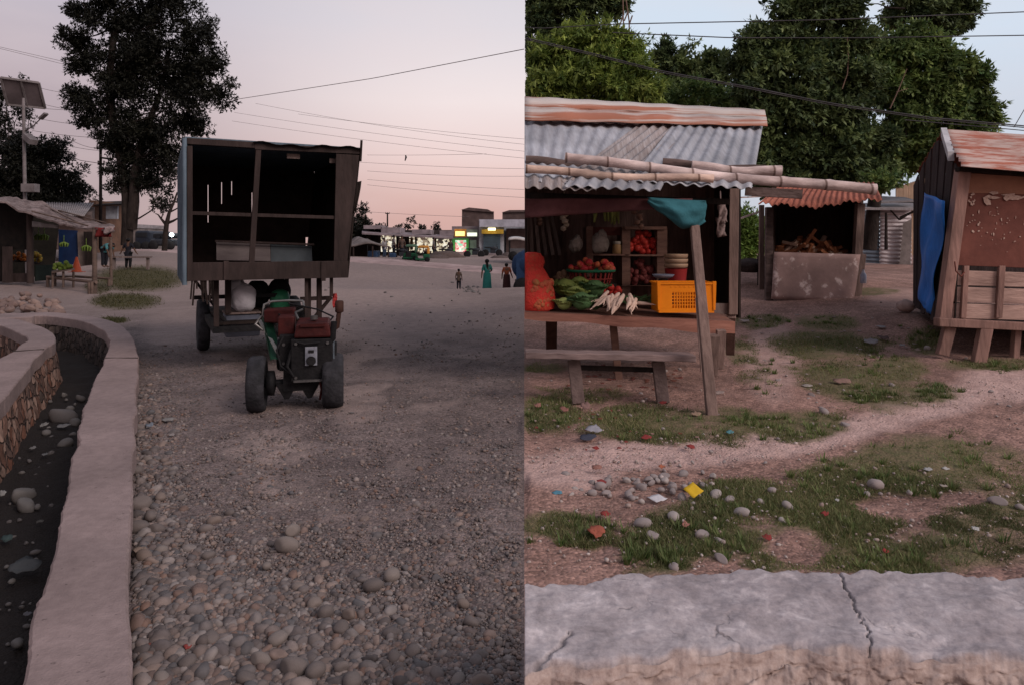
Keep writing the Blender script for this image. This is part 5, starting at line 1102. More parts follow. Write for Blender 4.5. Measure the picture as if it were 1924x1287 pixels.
def goods(name, stops, s):
    if name in MATS: return MATS[name]
    m = bpy.data.materials.new(name); nt,N,L,B = nodes(m); tc=N.new('ShaderNodeTexCoord'); v=N.new('ShaderNodeTexVoronoi'); v.inputs['Scale'].default_value=5.5; L.new(tc.outputs['Object'],v.inputs['Vector'])
    sp=N.new('ShaderNodeSeparateColor'); L.new(v.outputs['Color'],sp.inputs[0]); r=N.new('ShaderNodeValToRGB'); r.color_ramp.interpolation='CONSTANT'; e=r.color_ramp.elements
    while len(e)<len(stops): e.new(.5)
    for i,(q,c) in enumerate(zip(e,stops)): q.position=i/len(stops); q.color=c
    L.new(sp.outputs[0],r.inputs[0]); L.new(r.outputs[0],B.inputs['Base Color']); L.new(r.outputs[0],B.inputs['Emission Color']); B.inputs['Emission Strength'].default_value=s; MATS[name]=m; return m
lit_white = goods('lit white goods',[(.9,.82,.62,1),(.35,.28,.2,1),(1,.95,.8,1),(.12,.08,.06,1),(.8,.7,.5,1),(.05,.04,.035,1)],.85)
lit_pink = goods('lit pink goods',[(.85,.4,.38,1),(.9,.7,.6,1),(.7,.15,.18,1),(.35,.7,.5,1),(.95,.85,.8,1)],.95)
s_ = thing('shop_row','long low row of lit shops across the road','building',P(770,482,Ysh+1))
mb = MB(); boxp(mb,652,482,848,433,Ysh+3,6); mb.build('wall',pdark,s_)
mb = MB()
for x0,x1,y0,y1 in ((683,717,424,431),(716,751,428,439),(774,808,432,441),(826,852,434,444)): boxp(mb,x0,y1,x1,y0,Ysh,3.2)
mb.build('parapet',plast,s_)
mb = MB(); mb.hexa([P(680,441,Ysh-1.5),P(852,450,Ysh-1.5),P(852,446,Ysh+3),P(680,434,Ysh+3),P(680,437.5,Ysh-1.5),P(852,446,Ysh-1.5),P(852,443,Ysh+3),P(680,432,Ysh+3)]); mb.build('awning_slab',plast,s_)
for x0,x1,y0,y1 in ((714,744,441,474),(749,757,446,472),(769,780,446,472),(783,814,446,476),(820,849,450,474)):
    mb = MB(); boxp(mb,x0,y1,x1,y0,Ysh+2.9,.08); mb.build('shop_opening',lit_white,s_)
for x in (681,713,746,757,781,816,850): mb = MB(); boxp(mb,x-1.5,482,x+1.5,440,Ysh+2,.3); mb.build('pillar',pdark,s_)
mb = MB(); boxp(mb,749,468,754,448,Ysh+2.75,.05); mb.build('hanging_goods',M('dull red goods',(.20,.05,.05,1),(.05,.03,.03,1),5,.8,.2),s_); mb = MB(); boxp(mb,771,470,776,448,Ysh+2.75,.05); mb.build('hanging_goods',M('orange goods',(.28,.12,.06,1),(.06,.1,.05,1),5,.8,.2),s_)
s_ = thing('green_shop','small green framed shop with lit yellow sign','shop',P(867,484,Ysh))
mb = MB(); boxp(mb,849,484,900,426,Ysh+1.5,6); mb.build('wall',plast,s_)
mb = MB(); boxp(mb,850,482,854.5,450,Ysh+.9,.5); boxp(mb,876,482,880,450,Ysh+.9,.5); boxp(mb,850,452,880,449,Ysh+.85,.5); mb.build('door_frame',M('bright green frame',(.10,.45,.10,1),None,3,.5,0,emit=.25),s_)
mb = MB(); boxp(mb,855,474,876,452,Ysh+1.4,.05); mb.build('shop_opening',lit_pink,s_); mb = MB(); boxp(mb,850,482,876,474,Ysh+.3,1); mb.build('counter',M('pale pink counter',(.40,.28,.28,1),None,3,.7,.1),s_)
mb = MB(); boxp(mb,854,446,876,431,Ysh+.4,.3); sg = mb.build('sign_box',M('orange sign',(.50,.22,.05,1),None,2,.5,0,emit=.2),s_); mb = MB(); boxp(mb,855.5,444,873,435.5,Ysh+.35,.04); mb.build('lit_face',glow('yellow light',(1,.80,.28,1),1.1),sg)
mb = MB(); boxp(mb,876.5,446,897,432,Ysh+.4,.3); sg = mb.build('sign_box',M('greenish sign',(.30,.35,.28,1),None,2,.5,0),s_); mb = MB(); boxp(mb,878,444.5,896,438,Ysh+.35,.04); mb.build('lit_face',glow('white light',(.95,1,.80,1),1.0),sg)
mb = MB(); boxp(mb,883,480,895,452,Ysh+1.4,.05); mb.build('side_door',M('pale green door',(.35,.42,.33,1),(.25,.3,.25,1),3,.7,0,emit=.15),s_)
s_ = thing('shuttered_building','pale flat roofed building with a blue shutter and yellow sign','building',P(930,484,Ysh-1))
mb = MB(); boxp(mb,900,484,947,413,Ysh,6); boxp(mb,947,484,1034,418,Ysh+1,5); mb.build('wall',M('pale blue plaster',(.30,.31,.34,1),(.22,.22,.245,1),2,.85,.1),s_)
mb = MB(); boxp(mb,901,427,1036,413,Ysh-1.2,1.15); mb.build('parapet',M('white blue band',(.36,.36,.42,1),(.28,.28,.32,1),2,.85,0),s_)
mb = MB(); boxp(mb,951,482,1034,430,Ysh+.3,.6); mb.build('brown_wall',brown,s_)
mb = MB(); boxp(mb,908,477,940,441,Ysh-.15,.1); sh = mb.build('shutter',M('blue steel shutter',(.075,.105,.13,1),(.055,.08,.10,1),3,.5,.1,stretch=(.2,1,8)),s_)
mb = MB()
for i in range(12): boxp(mb,908.2,442.5+i*3,939.8,441.8+i*3,Ysh-.18,.03)
mb.build('slat',M('blue steel shutter',(.1,.1,.1,1)),sh)
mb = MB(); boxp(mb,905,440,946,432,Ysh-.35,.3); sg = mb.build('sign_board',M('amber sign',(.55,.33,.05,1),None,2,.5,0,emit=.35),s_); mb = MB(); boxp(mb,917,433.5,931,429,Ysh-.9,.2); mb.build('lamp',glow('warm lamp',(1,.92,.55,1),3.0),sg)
mb = MB(); boxp(mb,896,479,945,476,Ysh-1.4,1.1); mb.build('step',plast,s_)
for x0,x1,y0,y1,lb in ((867,928,392,428,'dark brown water tank block above the green shop'),(943,1030,397,418,'dark brown block at the seam above the pale building')):
    t_ = thing('tower_block',lb,'building',P((x0+x1)/2,482,Ysh+9)); mb = MB(); mb.hexa([P(x0,482,Ysh+8),P(x1,482,Ysh+8),P(x1,482,Ysh+13),P(x0,482,Ysh+13),P(x0+1,y0+2,Ysh+8),P(x1,y0+6 if x0<900 else y0,Ysh+8),P(x1,y0+6 if x0<900 else y0,Ysh+13),P(x0+1,y0+2,Ysh+13)]); mb.build('wall',brown,t_)
    mb = MB(); mb.hexa([P(x0-1,y0+3,Ysh+7.8),P(x1+1,y0+8 if x0<900 else y0+1,Ysh+7.8),P(x1+1,y0+8 if x0<900 else y0+1,Ysh+13.2),P(x0-1,y0+3,Ysh+13.2),P(x0+14,y0-1.5,Ysh+7.8),P(x1-12,y0+2 if x0<900 else y0-2,Ysh+7.8),P(x1-12,y0+2 if x0<900 else y0-2,Ysh+13.2),P(x0+14,y0-1.5,Ysh+13.2)]); mb.build('parapet',brown,t_)
# dark market stall next to trailer
s_ = thing('market_shed','low dark market shed with a pale sagging roof','stall',P(690,488,49))
mb = MB(); mb.quad(P(645,452,51),P(690,447,51),P(732,463,48.5),P(640,462,48.5),14,5,lambda u,v:.12*math.sin(u*8)+.06*math.sin(v*5)); mb.build('roof',M('grey thatch',(.16,.135,.13,1),(.09,.075,.07,1),3,.9,.4),s_,solid=.08)
mb = MB(); boxp(mb,640,488,690,460,50.2,.2); mb.build('back_wall',wood_dk,s_)
for x in (664,700,730): MB().tube([P(x,489,48.6),P(x,463,48.6)],.06,6).build('post',wood_fr,s_)
mb = MB(); boxp(mb,690,487,709,472,48.8,1); one(mb,'drum',M('blue plastic',(.025,.05,.10,1),None,3,.5,.05),P(700,488,49),'blue box left under the dark market shed','box',bevel=.1)
mb = MB(); boxp(mb,728,488,742,476,49.4,1); one(mb,'drum',M('blue plastic',(.025,.05,.10,1)),P(735,488,49.5),'blue box right beside the people near the rickshaw','box',bevel=.1)
# auto rickshaws, seen from the side
ag = M('rickshaw green',(.02,.10,.05,1),(.015,.07,.035,1),4,.45,.05); ay = M('rickshaw yellow',(.60,.29,.06,1),(.45,.21,.05,1),4,.6,.05)
def hx(mb,x0,x1,yb,yt,Y0,Y1,tx0=0,tx1=0): return mb.hexa([P(x0,yb,Y0),P(x1,yb,Y0),P(x1,yb,Y1),P(x0,yb,Y1),P(x0+tx0,yt,Y0),P(x1+tx1,yt,Y0),P(x1+tx1,yt,Y1),P(x0+tx0,yt,Y1)])
def rickshaw(label,x,yb,Y,top,fr):
    a_ = thing('auto_rickshaw',label,'auto rickshaw',P(x,yb,Y)); g='auto rickshaws before the shops'
    mb = MB(); hx(mb,x-14,x+14,yb-3,yb-7,Y,Y+1.2); hx(mb,x+1,x+14,yb-7,yb-15,Y,Y+1.2,0,-1); hx(mb,x-14,x-9,yb-7,yb-16,Y+.2,Y+1.0,2,0); mb.build('body',ag,a_,bevel=.05)
    mb = MB(); hx(mb,x-10,x+13,yb-26,yb-31,Y-.03,Y+1.23,2,-2); hx(mb,x+8,x+13.5,yb-15,yb-26,Y-.02,Y+1.22); mb.build('canopy',top,a_,bevel=.07)
    mb = MB()
    for q,Yq in ((x-10,Y),(x-10,Y+1.15),(x+1,Y)): mb.bar(P(q-1,yb-14,Yq),P(q+1,yb-27,Yq),.05)
    mb.build('pillar',black,a_)
    mb = MB(); hx(mb,x+2,x+8,yb-7,yb-20,Y+.3,Y+1.0); mb.build('seat',black,a_,bevel=.05)
    mb = MB(); hx(mb,x-11.5,x-10.5,yb-16,yb-26,Y+.1,Y+1.1,1.5,1.5); mb.build('windscreen',M('pale glass',(.16,.22,.20,1),None,3,.2,0),a_)
    for q,Yq in ((x-11,Y+.6),(x+9,Y-.02),(x+9,Y+1.2)): mb = MB(); mb.lathe([(.05,-.06),(.15,-.06),(.165,0),(.15,.06),(.05,.06)],P(q,yb-4.5,Yq),16,'Y'); mb.build('wheel',black,a_)
rickshaw('green auto rickshaw with a yellow canopy at right before the lit shops',794,493,44,ay,1)
rickshaw('green auto rickshaw with a greenish canopy left of the yellow one',771,491,45.6,M('pale green canopy',(.10,.19,.13,1),None,4,.6,.05),1)
# white canopied cart and blue covered cart at the seam
c_ = thing('canopy_cart','cart with a white canopy parked in front of the pale building','cart',P(972,490,46))
mb = MB(); mb.quad(P(955,451,45),P(1012,451,45),P(1012,448,47.2),P(957,448,47.2),10,3,lambda u,v:.06*math.sin(u*7)); mb.build('canopy',M('white canvas',(.5,.47,.46,1),None,3,.8,.1),c_,solid=.12)
for x,Y in ((957,45.1),(1010,45.1),(958,47),(1010,47)): MB().tube([P(x,488,Y),P(x,452,Y)],.04,6).build('post',iron,c_)
mb = MB(); boxp(mb,956,484,1011,468,45.3,1.6); mb.build('body',M('grey cart box',(.12,.12,.13,1),None,3,.6,.1),c_,bevel=.05)
for x in (964,1002): mb = MB(); mb.lathe([(.05,-.05),(.30,-.05),(.32,0),(.30,.05),(.05,.05)],P(x,482,45.15),18,'Y'); mb.build('wheel',black,c_)
c_ = thing('blue_cart','blue tarpaulin covered cart at the edge of the gravel','cart',P(1000,560,28))
mb = MB(); mb.blob(P(1004,500,28.7),(.98,.85,.72),3,.05,seed=3); c0=[(969,530),(1040,530)]; mb.hexa([P(970,531,28),P(1040,531,28),P(1040,529,29.4),P(970,529,29.4),P(970,486,28.1),P(1040,486,28.1),P(1040,486,29.3),P(970,486,29.3)]); mb.build('tarpaulin',cloth('blue tarpaulin',(.022,.045,.10,1)),c_)
mb = MB(); boxp(mb,968,534,1040,529,27.9,1.6); mb.build('cart_bed',wood_dk,c_)
for x in (982,1030): mb = MB(); mb.lathe([(.05,-.04),(.36,-.04),(.38,0),(.36,.04),(.05,.04)],P(x,540,27.9),20,'Y'); mb.build('wheel',black,c_)
# clutter in front of the shops
def motorbike(label,x,yb,Y):
    m_ = thing('motorcycle',label,'motorcycle',P(x,yb,Y)); c=P(x,yb,Y)
    for dx in (-.55,.55): mb=MB(); mb.lathe([(.16,-.04),(.26,-.05),(.28,0),(.26,.05),(.16,.04)],c+Vector((dx,0,.28)),18,'Y'); mb.build('wheel',black,m_)
    mb=MB(); mb.blob(c+Vector((.12,0,.62)),(.30,.13,.14),2,.05); mb.box(c+Vector((.05,0,.38)),(.42,.2,.3)); mb.tube([c+Vector((.55,0,.28)),c+Vector((.38,0,.85))],.03,6); mb.build('body',carp,m_)
    mb=MB(); mb.blob(c+Vector((-.32,0,.68)),(.36,.12,.07),2,.05); mb.build('seat',black,m_)
    mb=MB(); mb.tube([c+Vector((.30,-.3,.95)),c+Vector((.38,0,.9)),c+Vector((.30,.3,.95))],.015,6); mb.build('handlebar',iron,m_)
motorbike('dark motorcycle parked in front of the blue shutter',925,482,56); motorbike('dark motorcycle parked beside the green framed shop',891,485,54); motorbike('dark motorcycle parked left of the pink counter',840,486,53); motorbike('dark motorcycle among the people left of the rickshaws',754,488,50)
for (a,b,Y,rx,rz_,lb) in ((836,486,52,1.5,.26,'brown earth heap right of the auto rickshaws'),(820,488,50,.9,.16,'lower earth heap just right of the auto rickshaws'),(938,489,52,.8,.18,'dark heap in front of the blue shutter'),(956,487,53,.6,.25,'grey heap beside the canopy cart')):
    mb=MB(); mb.blob(P(a,b,Y),(rx,.8,rz_*2),3,.2); one(mb,'earth_heap',M('brown earth heap',(.10,.075,.068,1),(.06,.045,.042,1),3,.95,.3),P(a,b,Y),lb,'heap')
person('person in a dark sari standing by the pink counter',P(846,486,55),1.55,R(30),cloth('dark sari',(.05,.03,.035,1)),None,skirt=cloth('dark sari',(.05,.03,.035,1)))
person('person in a grey shirt walking past the white lit shop',P(815,486,53),1.6,R(90),cloth('grey shirt',(.14,.13,.13,1)),None,bottoms=darkc)
ltree('dark bushy tree rising behind the market shed right of the trailer', 668, 470, 70, [(662,420,16,18),(676,432,18,16),(690,440,14,12),(655,440,14,16)], 5000, .22, th=20, r0=.2)
# litter and rubble heap on the far gravel
for i in range(36):
    a=rnd.uniform(868,900); b=rnd.uniform(538,549); stone(a,b,rnd.uniform(3,7),darkm,'dark stone in the small heap between the child and the woman','stone','small dark stones beside the child')
for i in range(26):
    a=rnd.uniform(600,985); b=rnd.uniform(560,640) if rnd.random()<.6 else rnd.uniform(515,560); stone(a,b,rnd.uniform(3,7),darkm,'dark stone scattered on the open gravel','stone','dark stones scattered on the far gravel')
# ================================================================== trees behind the stalls
lm1 = leafmat('mango foliage',(.05,.098,.02,1),(.31,.37,.085,1),.45,.35,True)
lm2 = leafmat('dark green foliage',(.024,.048,.024,1),(.16,.205,.075,1),.5,.3,True)
lm3 = leafmat('mid green foliage',(.040,.085,.028,1),(.21,.27,.08,1),.45,.35,True)
clipr = lambda v: v[...,0] > v[...,1]*(SEAM+.0006)
def rtree(name, label, px, Y, blobs, n, size, mat, trunk, r0, **kw):
    return tree(name, label, P(px,470,Y), [(*q[:4],Y+(q[4] if len(q)>4 else 0),*(q[5:])) for q in blobs], n, size, mat, bark, trunk, r0, clip=clipr, **kw)
rtree('tall_tree','tall dark tree behind the mango crown, cut by the top edge',1060,31,[(1000,20,40,45),(1040,-10,50,40),(1095,20,48,40),(1135,10,40,40),(1030,60,40,30),(1000,95,30,40),(1160,-5,22,30),(1075,60,50,28)],20000,.24,lm2,[(1060,300,31),(1052,120,31),(1048,20,31)],.25)
rtree('mango_tree','round bright green mango tree behind the stall roof',1105,22,[(1110,75,62,34,0),(1060,105,62,45,.3),(1160,95,50,40,.2),(1020,140,50,48,.4),(1105,140,90,48,-.5),(1190,135,40,48,.2),(1205,170,36,32,0),(1060,180,80,34,-.4),(1150,180,80,30,-.4),(1000,185,40,40,.2),(1220,185,20,20,0)],52000,.205,lm1,[(1105,330,22),(1105,200,22)],.25,droop=.9,aspect=.30,clump=.40,tips=8,fan=9)
rtree('dark_tree','smaller dark tree between the mango tree and the big one',1310,34,[(1255,95,22,24),(1250,125,26,24),(1290,115,36,28),(1330,125,34,28),(1360,135,26,26),(1300,155,60,30),(1265,165,36,28),(1330,180,60,20),(1250,88,8,18)],15000,.25,lm2,[(1310,330,34),(1305,180,34)],.2)
rtree('bush','mid green bush low above the stall ridge',1330,26,[(1300,180,60,24),(1360,190,50,22),(1260,190,40,18),(1405,205,34,20)],7000,.19,lm3,[(1330,300,26)],.08)
rtree('big_tree','largest dark tree rising above the gap between the stalls',1540,23,[(1440,60,32,26),(1425,80,30,20),(1480,30,26,40),(1520,0,40,48),(1555,20,44,44),(1590,80,44,36),(1500,85,60,44),(1440,110,44,40),(1415,125,32,24),(1560,120,70,50),(1460,170,70,52),(1540,190,80,50),(1610,170,50,52),(1480,240,70,50),(1570,260,90,56),(1450,290,40,50),(1530,320,90,34),(1600,315,60,32),(1450,335,40,26),(1500,345,60,20),(1570,340,50,20),(1630,250,44,50),(1640,310,40,30),(1605,50,10,22),(1415,180,24,24),(1600,20,14,26),(1405,142,26,12)],135000,.20,lm2,[(1540,380,23),(1545,250,23),(1560,120,23),(1555,30,23)],.32,droop=.7,clump=.42,tips=8,fan=7)
rtree('leafy_tree','lighter green tree at right of the big dark one',1632,25,[(1700,80,50,34),(1760,95,50,36),(1690,130,50,34),(1760,150,60,40),(1800,125,30,36),(1830,150,22,24),(1720,190,66,42),(1800,200,50,44),(1840,215,26,32),(1700,245,70,44),(1780,255,70,40),(1850,228,18,16),(1660,285,50,30),(1740,290,60,30),(1680,310,50,18),(1660,170,34,40),(1650,100,20,26)],88000,.205,lm3,[(1640,400,25),(1655,280,25),(1690,190,25),(1700,130,25)],.26,droop=.8)
rtree('tall_tree','tall tree with drooping dark top at the upper right',1745,33,[(1740,10,70,26),(1700,25,40,20),(1790,15,30,30),(1810,45,18,22),(1760,45,50,20),(1670,40,26,14),(1820,15,14,20),(1750,-20,80,30)],16000,.24,lm2,[(1745,300,33),(1740,60,33)],.22,droop=.8)
mb = MB(); Yq=22.4
mb.tube([P(1592,72,Yq),P(1594,110,Yq),P(1592,140,Yq),P(1582,168,Yq)],[.012,.018,.02,.02],6); mb.build('limb',barkp,bpy.data.objects['big_tree'])
mb = MB(); Yq=24; mb.tube([P(1704,130,Yq),P(1688,170,Yq),P(1672,205,Yq)],[.012,.02,.024],6); mb.tube([P(1684,174,Yq),P(1706,167,Yq)],[.015,.008],6); mb.build('limb',barkp,bpy.data.objects['leafy_tree'])
mb = MB(); Yq=32; mb.tube([P(1700,17,Yq),P(1670,15,Yq),P(1650,8,Yq),P(1630,8,Yq)],[.05,.03,.025,.015],6); mb.tube([P(1670,15,Yq),P(1650,20,Yq)],[.02,.01],5); mb.build('limb',bark,bpy.data.objects['tall_tree.001'])
rtree('bush','bright green bush seen in the gap left of the rusty roofed shed',1408,19,[(1405,430,22,50),(1425,450,22,30),(1395,460,16,24)],9000,.12,leafmat('bright bush',(.09,.17,.03,1),(.20,.27,.065,1),.4,.3,True),[(1405,440,19)],.05,limbs=False)
rtree('bush','small leafy bush above the corrugated metal shed',1665,21,[(1665,338,22,12),(1645,352,14,10)],1500,.15,lm3,[(1665,400,21)],.05,limbs=False)
# bare stakes and wires
t_ = thing('bare_stake','bare twiggy branch standing up above the mango tree','branch',P(1180,300,27)); mb = MB(); Yq=27
for q in ([(1175,75),(1171,40),(1170,-20)],[(1183,80),(1182,40),(1176,0),(1176,-20)],[(1183,45),(1188,30)],[(1173,40),(1180,22)],[(1171,30),(1164,50)]): mb.tube([P(a,b,Yq) for a,b in q],.028,5)
mb.tube([P(1175,75,Yq),P(1178,300,Yq)],.04,6); mb.build('twigs',barkp,t_)
wire('upper straight wire over the stalls',[(1160,46),(1560,38),(2000,20)],20,20,.016); wire('second straight wire over the stalls',[(1150,62),(1380,72),(1620,72),(2000,66)],20,20,.016)
for d,r in ((0,.017),(3,.014)): wire('thick slack cable falling to the right across the trees',[(988,72+d),(1120,103+d),(1250,136+d),(1400,163+d),(1560,195+d),(1750,222+d),(2000,244+d)],18,18,r)
wire('lower slack cable over the right hut roof',[(1700,226),(1924,246),(2000,252)],18,18,.012); wire('steep stay wire at the right edge of the sky',[(1905,240),(1940,180)],18,18,.010)
wire('faint slanting wire over the dark tree',[(988,52),(1020,54),(1160,46)],20,20,.014)

# ================================================================== vegetable stall
zinc = M('zinc roofing',(.34,.345,.375,1),(.25,.245,.265,1),3,.5,.15,metal=.15,stretch=(6,.7,.7),dirt=.3)
zinc2 = M('brownish zinc roofing',(.33,.30,.30,1),(.20,.16,.15,1),4,.55,.15,metal=.1,stretch=(8,.6,.6),dirt=.3)
rust = M('rusty roofing',(.32,.115,.078,1),(.20,.065,.045,1),6,.75,.25,stretch=(5,.8,.8),dirt=.35)
ridge_m = M('ridge cap',(.48,.42,.39,1),(.33,.135,.088,1),1.3,.6,.2,stretch=(.25,3,5),lo=.46,hi=.56,dirt=.15)
post_m = M('grey brown post',(.21,.145,.125,1),(.115,.078,.068,1),9,.85,.35,30,stretch=(1,1,.15))
def bamboo_mat(name,c1,c2):
    m = M(name,c1,c2,7,.6,.25,22,stretch=(.35,1,1),dirt=.3,dscale=3); nt=m.node_tree; N=nt.nodes; L=nt.links; B=N['Principled BSDF']
    src=B.inputs['Base Color'].links[0].from_socket; tc=N.new('ShaderNodeTexCoord'); sp=N.new('ShaderNodeSeparateXYZ'); L.new(tc.outputs['Object'],sp.inputs[0])
    a=N.new('ShaderNodeMath'); a.operation='MULTIPLY'; a.inputs[1].default_value=2.3; L.new(sp.outputs[0],a.inputs[0]); f=N.new('ShaderNodeMath'); f.operation='FRACT'; L.new(a.outputs[0],f.inputs[0])
    r=N.new('ShaderNodeValToRGB'); e=r.color_ramp.elements; e[0].position=0; e[0].color=(.35,.30,.28,1); e[1].position=.035; e[1].color=(.38,.33,.31,1); q=e.new(.06); q.color=(1.15,1.15,1.15,1); q=e.new(.9); q.color=(1,1,1,1); q=e.new(1.0); q.color=(.8,.78,.76,1)
    L.new(f.outputs[0],r.inputs[0]); mu=N.new('ShaderNodeMix'); mu.data_type='RGBA'; mu.blend_type='MULTIPLY'; mu.inputs[0].default_value=1; L.new(src,mu.inputs[6]); L.new(r.outputs[0],mu.inputs[7]); L.new(mu.outputs[2],B.inputs['Base Color']); return m
log_m = M('rough log',(.15,.105,.095,1),(.07,.05,.045,1),9,.9,.5,20,stretch=(.3,1,1))
pale_pole = bamboo_mat('bleached bamboo',(.62,.50,.47,1),(.30,.225,.21,1))
v_ = thing('vegetable_stall','tin roofed wooden stall with vegetables laid out on its counter','stall',P(1180,640,8.6))
SL = 985.7
corr(P(SL,228,9.8),P(1240,236,9.8),P(1150,352,7.0),P(SL,342,7.0),10,.012,14).build('roof_sheet',zinc,v_,solid=.006)
up = Vector((0,-.01,.03))
corr(P(1205,235,9.8)+up,P(1312,240,9.8)+up,P(1190,354,7.02)+up,P(1055,346,7.02)+up,6,.020,12).build('roof_sheet',zinc2,v_,solid=.006)
corr(P(1268,238,9.8)+up*1.9,P(1432,246,9.8)+up*1.9,P(1411,366,7.0)+up*1.9,P(1180,353,7.0)+up*1.9,9,.016,12).build('roof_sheet',zinc,v_,solid=.006)
corr(P(SL,335,7.15)+up,P(1130,343,7.15)+up,P(1120,362,6.85)+up*.6,P(SL,356,6.85)+up*.6,6,.017,4).build('eave_sheet',zinc2,v_,solid=.006)
corr(P(1075,341,7.1)+up*1.6,P(1250,348,7.1)+up*1.6,P(1240,364,6.84)+up*.8,P(1060,355,6.84)+up*.8,7,.016,4).build('eave_sheet',zinc,v_,solid=.006)
mb = MB(); mb.quad(P(SL,182,10.05),P(1437,207,10.05),P(1440,222,9.8),P(SL,200,9.8),30,2,lambda u,v:.006*math.sin(u*40)); mb.quad(P(SL,200,9.8),P(1440,222,9.8),P(1442,238,9.5),P(SL,226,9.5),30,2,lambda u,v:.008*math.sin(u*31)); mb.build('ridge_cap',ridge_m,v_,solid=.008)
corr(P(SL,196,9.9),P(1434,220,9.9),P(1425,262,12.6),P(SL,250,12.6),22,.02,3).build('roof_sheet',zinc2,v_,solid=.006)
mb = MB(); mb.hexa([P(SL,578,9.85),P(1392,598,9.85),P(1392,598,9.95),P(SL,578,9.95),P(SL,232,9.82),P(1392,250,9.82),P(1392,250,9.92),P(SL,232,9.92)]); mb.build('back_wall',M('dark plank lining',(.16,.10,.086,1),(.085,.053,.046,1),6,.9,.3,stretch=(3,1,.3)),v_)
a0 = Vector((SEAM*1.03+.02,0,0))
mb = MB(); mb.hexa([P(SL+1,590,8.3),P(SL+5,590,8.3),P(SL+5,576,9.8),P(SL+1,576,9.8),P(SL+1,322,8.3),P(SL+5,322,8.3),P(SL+5,250,9.8),P(SL+1,250,9.8)]); mb.build('side_wall',wood_dk,v_)  # end wall added at the seam to stop light leaking in
mb = MB()
for i in range(5): q=996+i*10; mb.bar(P(q,405,8.6+i*.2),P(q+4+i*3,480,8.6+i*.2),.045,.015)
mb.build('wall_slat',wood_gr,v_)
mb = MB(); mb.hexa([P(1388,598,8.6),P(1392,598,8.6),P(1345,585,9.84),P(1342,585,9.84),P(1388,352,8.6),P(1392,352,8.6),P(1345,290,9.84),P(1342,290,9.84)]); mb.build('side_wall',wood_dk,v_)
mb = MB(); mb.hexa([P(1369,592,8.55),P(1386,592,8.55),P(1386,590,8.7),P(1369,590,8.7),P(1371,355,8.55),P(1389,355,8.55),P(1389,355,8.7),P(1371,355,8.7)]); mb.build('post',post_m,v_,bevel=.008)
mb = MB(); mb.bar(P(1374,592,8.6),P(1372,662,9.2),.11,.10); mb.build('post',post_m,v_,bevel=.008)
for (a,b,c,d,Y,w_) in ((1305,425,1338,783,6.75,.088),):
    mb = MB(); mb.bar(P(a,b,7.05),P(c,d,6.46),w_,.07,up=(0,1,0),w1=w_*1.15); mb.build('leaning_post',post_m,v_,bevel=.008)
mb = MB(); mb.bar(P(1310,560,6.95),P(1320,698,6.95),.035,.03,up=(0,1,0)); mb.build('brace',M('pale lath',(.33,.235,.21,1),None,6,.8,.2),v_)
mb = MB(); mb.bar(P(1343,630,7.3),P(1338,705,7.4),.10,.07,up=(0,1,0)); mb.build('leg',post_m,v_,bevel=.006)
mb = MB(); mb.bar(P(1355,620,7.6),P(1350,692,7.7),.10,.07,up=(0,1,0)); mb.build('leg',post_m,v_,bevel=.006)
mb = MB(); mb.bar(P(1151,600,8.2),P(1163,715,8.2),.085,.06,up=(0,1,0)); mb.build('leg',wood_rd,v_,bevel=.006)
mb = MB(); mb.bar(P(1036,595,9.4),P(1036,655,9.9),.15,.10,up=(0,1,0)); mb.build('leg',M('brown leg',(.11,.055,.042,1),None,6,.8,.2),v_)
# counter
plk = M('counter planks',(.20,.105,.080,1),(.11,.058,.048,1),7,.75,.35,24,stretch=(.22,1,1))
mb = MB()
for k in range(5):
    y0=7.8+k*.3; y1=y0+.293
    za=.842-.004*k*0; 
    mb.hexa([Vector((SEAM*y0+.004,y0,.81)),Vector((2.47+.03*k,y0-.1,.71)),Vector((2.50+.03*k,y1-.1,.71)),Vector((SEAM*y1+.004,y1,.81)),Vector((SEAM*y0+.004,y0,.845)),Vector((2.47+.03*k,y0-.1,.748+.006*(k%2))),Vector((2.50+.03*k,y1-.1,.748+.006*(k%2))),Vector((SEAM*y1+.004,y1,.845))])
mb.build('counter_top',plk,v_)
mb = MB(); n_=24; top=[]; 
for i in range(n_+1):
    t=i/n_; x=SEAM*7.78+.004+(2.47-SEAM*7.78)*t; y=7.775-.1*t; zt=.842-.094*t; hb=.075+.07*t+.012*math.sin(t*17)
    top.append((Vector((x,y,zt)),Vector((x,y,zt-hb))))
vs=[]; 
for a,b in top: vs+= [a,b,b+Vector((0,.022,0)),a+Vector((0,.022,0))]
mb.add(vs,[(i*4+k,i*4+(k+1)%4,(i+1)*4+(k+1)%4,(i+1)*4+k) for i in range(n_) for k in range(4)]+[(0,3,2,1),(n_*4,n_*4+1,n_*4+2,n_*4+3)]); mb.build('counter_edge',M('red brown plank',(.27,.125,.092,1),(.17,.075,.058,1),7,.75,.35,24,stretch=(.2,1,1)),v_)
